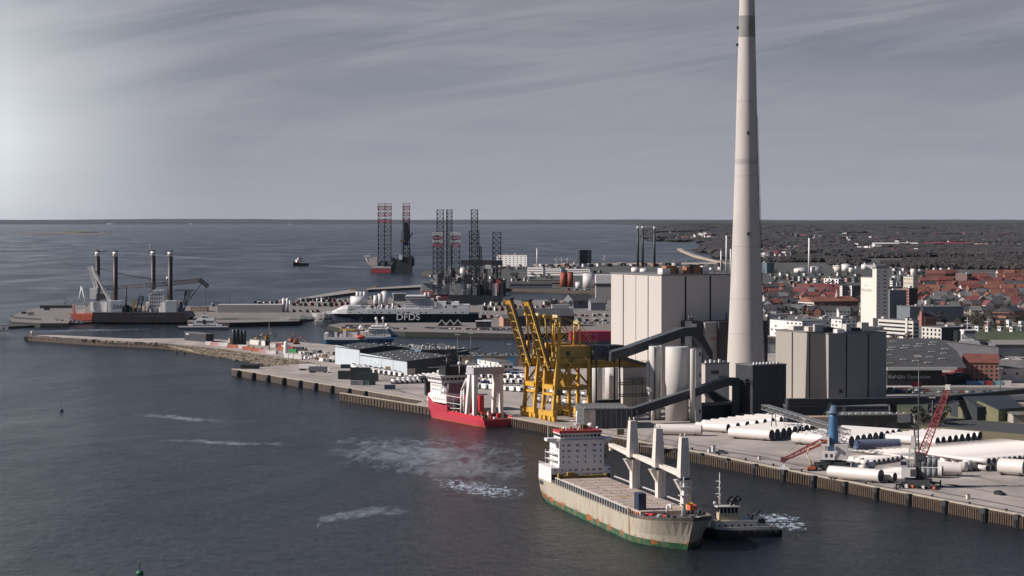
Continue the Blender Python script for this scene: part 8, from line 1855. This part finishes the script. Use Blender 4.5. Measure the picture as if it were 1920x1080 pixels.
# ---- middle port: tanks, heaps, low sheds, containers, cars, three-gabled sheds
tank(656, 688, 572, 556, 'wide white tank behind the ferry bow', white, .08, z=4.1)
for i, px in enumerate((670, 676, 683)): tank(px-3, px+3, 562, 547, f'{("left", "middle", "right")[i]} of three thin white silos above the wide white tank', white, .3, z=4.1)
for i, (a, b, tp) in enumerate(((700, 708, 554), (708, 716, 551), (715, 727, 547))): tank(a, b, 572, tp, f'{("left", "middle", "right")[i]} of the white silo cluster left of the ferry bridge', white, .3, z=4.1)
rr = random.Random(12)
def scatter(rows, z=4.15):
 for k, (y, x0, x1, n, desc, hh) in enumerate(rows):
  for i in range(n):
   px = x0+(x1-x0)*(i+.5)/n+rr.uniform(-2, 2); w = (x1-x0)/n*rr.uniform(.45, .95); hp = rr.uniform(*hh); m = rr.choice((darksteel, offwhite, grey, midgrey, darksteel, brick, white, MATS['crimson'])); nm = {'darksteel': 1}
   col = {darksteel.name: 'dark', offwhite.name: 'pale', grey.name: 'grey', midgrey.name: 'mid-grey', brick.name: 'brick', white.name: 'white', 'crimson': 'crimson'}[m.name]
   f, t, W_, D, H = bldg('port_unit', f'{ordw(i)} low {col} unit from the left {desc}', 'port building', px, y+rr.uniform(-1.2, 1.2), px-w*.25, px+w*.6, y-hp, m, rz=rr.choice((12, 20, 27)), z0=z, roof=rr.choice((greyroof, darkroof, darkroof, offwhite)))
   bx('door', t, black, W_*.25, W_*.25+3, -.08, .02, 0, H*.7)
scatter([(566, 560, 650, 9, 'behind the gravel heaps', (3, 8)), (574, 545, 655, 10, 'beside the gravel heaps', (4, 8)), (577, 690, 750, 6, 'behind the ferry foredeck', (4, 9)), (560, 690, 790, 8, 'by the white silos', (3, 7)), (575, 395, 410, 2, 'left of the ribbed shed', (3, 6)), (573, 905, 960, 5, 'behind the ferry stern', (5, 10)), (582, 900, 955, 5, 'right of the ferry stern', (4, 8)), (571, 1010, 1140, 7, 'on the far quay left of the boiler house', (5, 11)), (597, 900, 940, 3, 'at the ferry stern ramp', (3, 6)), (603, 1040, 1140, 6, 'in the yard left of the boiler house', (3, 6)), (536, 955, 1045, 6, 'on the far basin quay', (2, 4)), (523, 880, 925, 4, 'beyond the black rig', (3, 7)), (527, 940, 1000, 5, 'above the red boat house', (3, 7)), (511, 840, 930, 6, 'behind the rigs', (3, 8)), (504, 930, 1090, 10, 'in front of the white hotel', (2, 5)), (589, 960, 1030, 6, 'right of the raised yellow booms', (2, 5)), (593, 1060, 1140, 7, 'in the open yard near the boiler house', (2, 4)), (578, 960, 1020, 6, 'on the far quay above the yellow booms', (3, 7)), (569, 470, 560, 9, 'behind the ribbed shed', (2, 5)), (561, 660, 700, 5, 'behind the three thin silos', (2, 5)), (585, 545, 600, 5, 'in front of the gravel heaps', (2, 4)), (545, 1055, 1140, 5, 'at the foot of the rust-red tanks', (2, 4)), (518, 800, 860, 6, 'on the shore behind the banded rig', (2, 5)), (512, 1045, 1130, 7, 'between the white offices and the basin', (3, 6)), (572, 330, 352, 2, 'beside the jack-up vessel', (4, 8))])
f, t, W_, D, H = bldg('hall', 'white-roofed open grey hall behind the ferry bridge', 'hall', 738, 565, 736, 762, 551, midgrey, rz=10, z0=4.1, roof=white); 
f, t, W_, D, H = bldg('hall', 'grey hall with white roof on the far quay left of the boiler house', 'hall', 1035, 583, 1034, 1067, 572, offwhite, rz=8, z0=4.1, roof=white); 
t = gable('hall', 'large dark barrel-like shed roof between crane booms and boiler house', 'hall', 962, 612, 56, 26, 9, 6, mat('dark_wood', (.05, .048, .05), .8), darkroof, 8); t = gable('brick_house', 'salmon brick building left of the raised yellow booms', 'building', 944, 612, 14, 12, 7, 3, mat('salmon', (.40, .22, .17), .8), greyroof, 20); windows(t, 'front', 14, 6, 4, 2, 1.2, 1.2, 1)
t = gable('hall', 'dark gabled store behind the grey hall left of the boiler house', 'hall', 1075, 578, 26, 22, 8, 7, midgrey, darkroof, 30); t = gable('hall', 'small grey gabled hall at the right of the far quay', 'hall', 1108, 582, 16, 14, 8, 4, grey, greyroof, 10)
f, t, W_, D, H = bldg('quay_shed', 'flat-roofed dark shed on the ferry quay', 'shed', 893, 614, 892, 921, 603, darksteel, rz=3, z0=4.2, roof=offwhite)
for i, px in enumerate((832, 848, 862)):
 t = gable('shed', f'{("left", "middle", "right")[i]} of three small white-edged pointed sheds on the ferry quay', 'shed', px+4, 611, 9, 7.5, .8, 4.6, darksteel, darkroof, 90, z0=4.25); k = MB(); k.path([(-.3, 0, .8), (-.3, 3.75, 5.6), (-.3, 7.5, .8)], .4, 4); k.build('white_verge', white, t)
# car rows on the ferry quay and elsewhere
cols = (white, darksteel, black, grey, offwhite, mat('car_blue', (.03, .05, .10), .4), mat('car_red', (.20, .03, .03), .4)); cn_ = ('white', 'dark grey', 'black', 'grey', 'silver', 'blue', 'red')
for k, (x0, y0, x1, y1, n, desc) in enumerate(((650, 612, 730, 613, 22, 'in the rear row on the ferry quay'), (640, 615.5, 760, 617.5, 26, 'in the front row on the ferry quay'), (800, 616, 975, 621, 40, 'in the long row at the ferry quay edge'), (905, 618, 980, 618, 16, 'in the second row right of the flat-roofed shed'), (1075, 608, 1140, 606, 15, 'in the yard left of the boiler house'), (1668, 731, 1740, 734, 18, 'in the rear row under the red sign'), (1668, 735, 1730, 738, 16, 'in the front row under the red sign'), (1760, 736, 1900, 737, 14, 'along the road over the viaduct'), (878, 588, 912, 588, 8, 'at the ferry stern'))):
 for i in range(n):
  c = rr.randrange(7); g = G(x0+(x1-x0)*i/(n-1), y0+(y1-y0)*i/(n-1)+rr.uniform(-.4, .4), 4.2 if y0 < 650 else 4.12); car((g.x, g.y, g.z), 70+rr.uniform(-8, 8), cols[c], f'{cn_[c]} car, {ordw(i)} from left {desc}', 'cars '+desc, small=True)
# breakwater works: silos, containers, heaps, machines
for i, (px, tp) in enumerate(((438.5, 618), (445, 618), (452, 620.5), (458.5, 620.5))):
 g = G(px, 649, 3.4); t = thing('silo', f'{ORD[i]} dark blue-black upright silo from the left on the breakwater root', 'silo', g, 0, 'dark silos on the breakwater'); H = AT(px, tp, g.y).z-3.4; MB().lathe([(1.45, -.3), (1.45, H), (1.1, H+.4)], n=18).build('shell', mat('silo_navy', (.025, .032, .045), .5), t); MB().truss((0, -1.7, 0), (0, -1.7, H), .6, .4, 14, .06).build('ladder', steel, t)
f, t, W_, D, H = bldg('equipment_cabin', 'small tan box beside the dark upright silos', 'cabin', 431, 647, 427, 437, 635, tan, z0=3.4)
f, t, W_, D, H = bldg('dark_hall', 'black box-shaped hall on the breakwater left of the silos', 'hall', 386, 643, 345, 400, 627, mat('navy_cladding', (.022, .028, .038)), z0=3.4, rz=35); bx('sign', t, white, -.1, 0, D*.8, D*.92, H-1.4, H-.6)
f, t, W_, D, H = bldg('port_shed', 'pale grey shed with black right side behind the container row', 'shed', 497, 648, 468, 506, 639, offwhite, z0=4.05, rz=35); bx('dark_front', t, black, 0, W_, -.1, 0, 0, H)
for i, (px, py, m) in enumerate(((405, 648, 'pink'), (420, 649, 'white'), (437, 652.5, 'orange'), (456, 653, 'white'), (466, 656, 'orange'), (482, 659, 'orange'), (496, 661.5, 'pink'), (509, 663.5, 'white'), (392, 646.5, 'white'), (512, 651, 'white'), (524, 650, 'red'), (535, 653, 'white'), (545, 656, 'red'), (528, 657, 'orange'), (550, 661, 'green'), (562, 657, 'dark'))):
 stack(px, py, m, f'{m} container, {ordw(i)} placed along the stone breakwater works', z=4.05, rz=-25, L=9 if i < 8 else 6.06)
for i, (px, py) in enumerate(((538, 671), (547, 672), (556, 673), (563, 674), (536, 666))): g = G(px, py, 4.05); t = thing('cement_silo' if i == 4 else 'water_tank', ('white cement silo with conical top by the stone breakwater' if i == 4 else f'{ordw(i)} white square tank from left at the foot of the white cement silo'), 'silo' if i == 4 else 'tank', g, -20); (MB().lathe([(1.5, 0), (1.7, 1), (1.7, 7), (.9, 9.5), (.6, 10)], n=14).build('shell', white, t) if i == 4 else MB().box(-1.6, 1.6, -1.4, 1.4, .2, 3.2).build('shell', white, t)); bx('stand', t, steel, -1.4, 1.4, -1.2, 1.2, -.1, .25)
for i, (px, py, a, m) in enumerate(((483, 640, 30, yellow), (545, 642, 60, mat('rusty_orange', (.35, .11, .06), .7)), (556, 645, 20, mat('rusty_orange', (.35, .11, .06))), (500, 637, 10, yellow))):
 g = G(px, py, 4.05); t = thing('excavator', f'{("yellow", "rust-orange", "second rust-orange", "second yellow")[i]} digging machine on the work site beside the breakwater', 'excavator', g, a); MB().box(-2.4, 2.4, -1.4, 1.4, 0, 1).build('tracks', black, t); MB().box(-2, 1.4, -1.4, 1.4, 1.1, 3).build('body', m, t); bx('cab', t, glass, .2, 1.6, -1.3, -.1, 3, 4.4); MB().path([(1, .4, 2.4), (4.4, .4, 6.2), (7.4, .4, 3.4), (6.6, .4, 1.2)], .35, 5).build('arm', m, t)
for i in range(26):
 px = 560+i*4.6; py = 655+(i*37 % 22); g = G(px, py+i*.35, 4.05); t = thing('construction_material', f'{ordw(i)} small {("white", "dark")[i % 2]} pile of goods from the left between breakwater and blue warehouse', 'goods', g, i*31, 'piles of goods before the blue warehouse')
 k = MB(); r2 = random.Random(i); 
 for q in range(5): x, y, s = r2.uniform(-2.5, 2.5), r2.uniform(-2, 2), r2.uniform(.5, 1.4); k.rings([[(x-s, y-s, -.1), (x+s, y-s, -.1), (x+s, y+s, -.1), (x-s, y+s, -.1)], [(x-s*.6, y-s*.7, s*1.6), (x+s*.7, y-s*.6, s*1.4), (x+s*.6, y+s*.7, s*1.6), (x-s*.7, y+s*.6, s*1.5)]])
 k.build('pile', (white, darksteel, offwhite, rustm)[i % 4], t); bx('pallet', t, tan, -2, 2, -1.6, 1.6, -.1, .12)
# riprap of the breakwater
def riprap(name, front, back, z_hi, n, m, seed):
 """rock slope from the waterline (front, z=0) up to the crest (back, z=z_hi)"""
 r = random.Random(seed); k = MB(); P = [G(a, b, 0) for a, b in front]; Q = [G(a, b, z_hi) for a, b in back]; L = [(b-a).length for a, b in zip(P, P[1:])]; tot = sum(L)
 for j in range(len(P)-1): k.add([P[j]-Vector((0, 0, 1.2)), P[j+1]-Vector((0, 0, 1.2)), Q[j+1]+Vector((0, 2, -.3)), Q[j]+Vector((0, 2, -.3))], [(0, 1, 2, 3)])
 for i in range(n):
  s = r.random()*tot; j = 0
  while s > L[j]: s -= L[j]; j += 1
  f = s/L[j]; u = r.random(); c = P[j].lerp(P[j+1], f).lerp(Q[j].lerp(Q[j+1], f), u); z = c.z-.4+math.sin(u*math.pi)*.3; q = r.uniform(.6, 1.7); vs = []
  for a in ((-1, -1, -1), (1, -1, -1), (1, 1, -1), (-1, 1, -1), (-1, -1, 1), (1, -1, 1), (1, 1, 1), (-1, 1, 1)): vs.append((c.x+a[0]*q*r.uniform(.5, 1.1), c.y+a[1]*q*r.uniform(.5, 1.1), z+a[2]*q*.7*r.uniform(.5, 1.1)))
  k.add(vs, [(0, 3, 2, 1), (4, 5, 6, 7), (0, 1, 5, 4), (1, 2, 6, 5), (2, 3, 7, 6), (3, 0, 4, 7)])
 return tag(k.build(name, m), 'pale boulders armouring the slope of the breakwater', kind='stuff')
stone = mat('pale_boulders', (.30, .245, .19), .9, .55, .5)
riprap('breakwater_rocks', [(190, 643), (300, 651.5), (420, 671), (520, 689), (600, 697)], [(190, 639), (300, 644), (420, 656), (520, 670), (600, 684)], 3.9, 7000, stone, 1); riprap('breakwater_rocks', [(48, 635.5), (100, 638), (190, 643)], [(52, 629.5), (100, 633), (190, 639)], 3.9, 900, mat('dark_stone', (.07, .065, .06)), 2)
g = G(60, 632, 3.2); t = thing('beacon', 'small beacon hut at the tip of the long breakwater', 'beacon', g); MB().lathe([(1.2, 0), (1.0, 3), (1.3, 3.2), (1.0, 4.6), (.1, 5.4)], n=12).build('tower', offwhite, t); bx('base', t, concrete, -4, 6, -1.5, 1.5, -.2, 1.2)
for px, py, lb in ((662, 545, 'small hut at the right end of the left harbour mole'), (700, 540, 'small hut at the left end of the right harbour mole')): g = G(px, py, 3); t = thing('beacon', lb, 'beacon', g); MB().box(-4, 4, -2, 2, 0, 4).build('hut', tan, t); bx('roof', t, grey, -4.3, 4.3, -2.3, 2.3, 4, 4.4)
# sailing boats and yacht masts by the marina, small boats
for i, px in enumerate((1043, 1053, 1064, 1133)):
 g = G(px, 497, 4.5); t = thing('mast', f'{ORD[i]} thin pale mast from the left behind the white offices', 'mast', g); MB().tube((0, 0, 0), (0, 0, AT(px, 483-(i == 3)*5, g.y).z-4.5), .5, .3).build('pole', offwhite, t); MB().tube((-5, 0, 12), (5, 0, 12), .3).build('spreader', offwhite, t)
for px, py, s, lb in ((274, 470, 1, 'tiny white sailing boat far out above the jack-up legs'), (184, 472.5, 1.2, 'tiny white motor boat at the head of the long straight wake')):
 g = G(px, py, 0); t = thing('boat', lb, 'boat', g, 10); m = MB(); hull(m, 22*s, 7, 2.6, .6, .4, 2, 1, .1, n=10); m.build('hull', white, t); bx('cabin', t, white, 6, 14, -2, 2, 2.6, 5); MB().tube((11, 0, 4), (11, 0, 22 if s == 1 else 9), .5).build('mast', white, t)

# ================================================================ TREES, WOODS
def tree_proto(m, h, r, seed, label):
 rd = random.Random(seed); t = thing('tree', label, 'tree'); k = MB(); k.tube((0, 0, -.5), (0, 0, h*.55), h*.028, h*.015, 6)
 for i in range(7): a = rd.uniform(0, 6.3); z = h*rd.uniform(.3, .6); k.tube((0, 0, z), (math.cos(a)*r*.7, math.sin(a)*r*.7, z+h*rd.uniform(.15, .35)), h*.012, h*.004, 4)
 k.build('trunk', bark, t); c = MB()
 for i in range(230):
  while True:
   p = Vector((rd.uniform(-1, 1), rd.uniform(-1, 1), rd.uniform(-1, 1)))
   if .15 < p.length < 1: break
  p = Vector((p.x*r*(1+.25*math.sin(3*p.z+seed)), p.y*r, h*.62+p.z*h*.37)); s = rd.uniform(.35, .95)*r*.2; n = Vector((rd.uniform(-1, 1), rd.uniform(-1, 1), rd.uniform(-.6, 1))).normalized(); u = n.orthogonal().normalized(); v = n.cross(u)
  c.add([p+u*s, p+v*s*.7, p-u*s*.8, p-v*s], [(0, 1, 2, 3)])
 c.build('crown', m, t); return proto(t)
TP = [tree_proto(mat('bare_crown', (.062, .052, .044), .9, .4, .3), 11, 4.6, 1, 'x'), tree_proto(mat('bare_crown_grey', (.085, .078, .072), .9, .4, .3), 9, 4, 2, 'x'), tree_proto(mat('dark_green_crown', (.026, .036, .022), .9, .4, .3), 10, 4, 3, 'x')]
TN = ('brown leafless', 'grey leafless', 'dark evergreen')
rr = random.Random(77)
for (x0, y0, x1, y1, n, desc) in ((1436, 538, 1500, 600, 26, 'between the houses right of the chimney'), (1500, 545, 1610, 598, 22, 'around the white-banded office'), (1724, 536, 1920, 575, 50, 'among the red roofs'), (1740, 576, 1925, 612, 46, 'on the dark wooded bank above the dock'), (1672, 620, 1720, 660, 6, 'near the light grey office'), (1440, 514, 1620, 536, 24, 'below the tank farm'), (1660, 506, 1735, 536, 14, 'right of the silo top'), (1780, 606, 1920, 620, 16, 'along the green bank'), (960, 516, 1050, 530, 12, 'by the far basin'), (1020, 574, 1110, 582, 12, 'behind the far quay halls'), (928, 500, 985, 510, 6, 'before the white hotel'), (1716, 790, 1770, 800, 5, 'on the verge behind the tower tubes'), (1600, 600, 1640, 612, 6, 'at the silo foot')):
 pts = sorted((rr.uniform(x0, x1), rr.uniform(y0, y1)) for _ in range(n))
 for i, (px, py) in enumerate(pts):
  q = rr.choice((0, 0, 1, 2)); place(TP[q], G(px, py, 4.3), rr.uniform(0, 360), f'{TN[q]} tree, {ordw(i)} from left {desc}', 'trees '+desc, rr.uniform(.6, 1.0))
def wood(name, label, quads, n, m, smin, smax, seed, hit=False):
 """far-off wood: one object of many small crowns"""
 r = random.Random(seed); k = MB()
 tot = n
 for i in range(tot):
  (x0, y0, x1, y1) = r.choice(quads); px = r.uniform(x0, x1); py = r.uniform(y0, y1)
  p = ground_hit(px, py) if hit else G(px, py, 4.3)
  if p is None or p.z < 2.5: continue
  if noise.noise(Vector((p.x/260, p.y/520, seed))) < -.12: continue
  s = r.uniform(smin, smax); h = r.uniform(7, 13)*(1 if s < 30 else 1.2)
  for q in range(2):
   a = r.uniform(0, 6.28); dx, dy = math.cos(a)*s*.5*q, math.sin(a)*s*.5*q; vs = []
   for (z, w) in ((0, .75), (.45, 1), (.85, .6)):
    for j in range(5): b = j*1.2566+a+z; ww = w*s*.6*r.uniform(.7, 1.2); vs.append((p.x+dx+math.cos(b)*ww, p.y+dy+math.sin(b)*ww, p.z-.5+z*h))
   vs.append((p.x+dx, p.y+dy, p.z+h))
   k.add(vs, [(c*5+j, c*5+(j+1) % 5, (c+1)*5+(j+1) % 5, (c+1)*5+j) for c in range(2) for j in range(5)]+[(10+j, 10+(j+1) % 5, 15) for j in range(5)])
 return tag(k.build(name, m), label, kind='stuff')
wm1 = mat('winter_wood', (.036, .031, .033), .95, .45, .02, dirt=(.075, .066, .058), dirt_amt=.8, dirt_scale=.01); wm2 = mat('winter_wood_far', (.034, .031, .035), .95, .5, .006, dirt=(.062, .056, .050), dirt_amt=.8, dirt_scale=.004)
wood('wood', 'dark leafless wood stretching behind the town', [(1700, 483, 1990, 506), (1560, 482, 1700, 498), (1440, 484, 1560, 492), (1660, 492, 1800, 500)], 5200, wm1, 11, 19, 5)
wood('wood', 'hazy woods and hedges on the far plain', [(1428, 455, 1990, 482), (1500, 466, 1990, 482), (1330, 455, 1372, 484)], 4600, wm2, 22, 42, 6, True)
wood('wood', 'woods on the farthest hills', [(1225, 430, 1990, 455), (1215, 427, 1372, 447), (1428, 424, 1990, 440)], 4600, wm2, 40, 90, 7, True)

# ================================================================ HAZE
hz_m = bpy.data.materials.new('haze'); hz_m.use_nodes = True; nt = hz_m.node_tree; nt.nodes.clear()
out = nt.nodes.new('ShaderNodeOutputMaterial'); pv = nt.nodes.new('ShaderNodeVolumePrincipled'); nt.links.new(pv.outputs[0], out.inputs['Volume'])
pv.inputs['Color'].default_value = (.72, .80, .95, 1); pv.inputs['Density'].default_value = 3.6e-6; pv.inputs['Anisotropy'].default_value = .25
hz = MB().box(-46000, 46000, -700, 76000, -5, 320).build('haze', hz_m); tag(hz, kind='stuff')
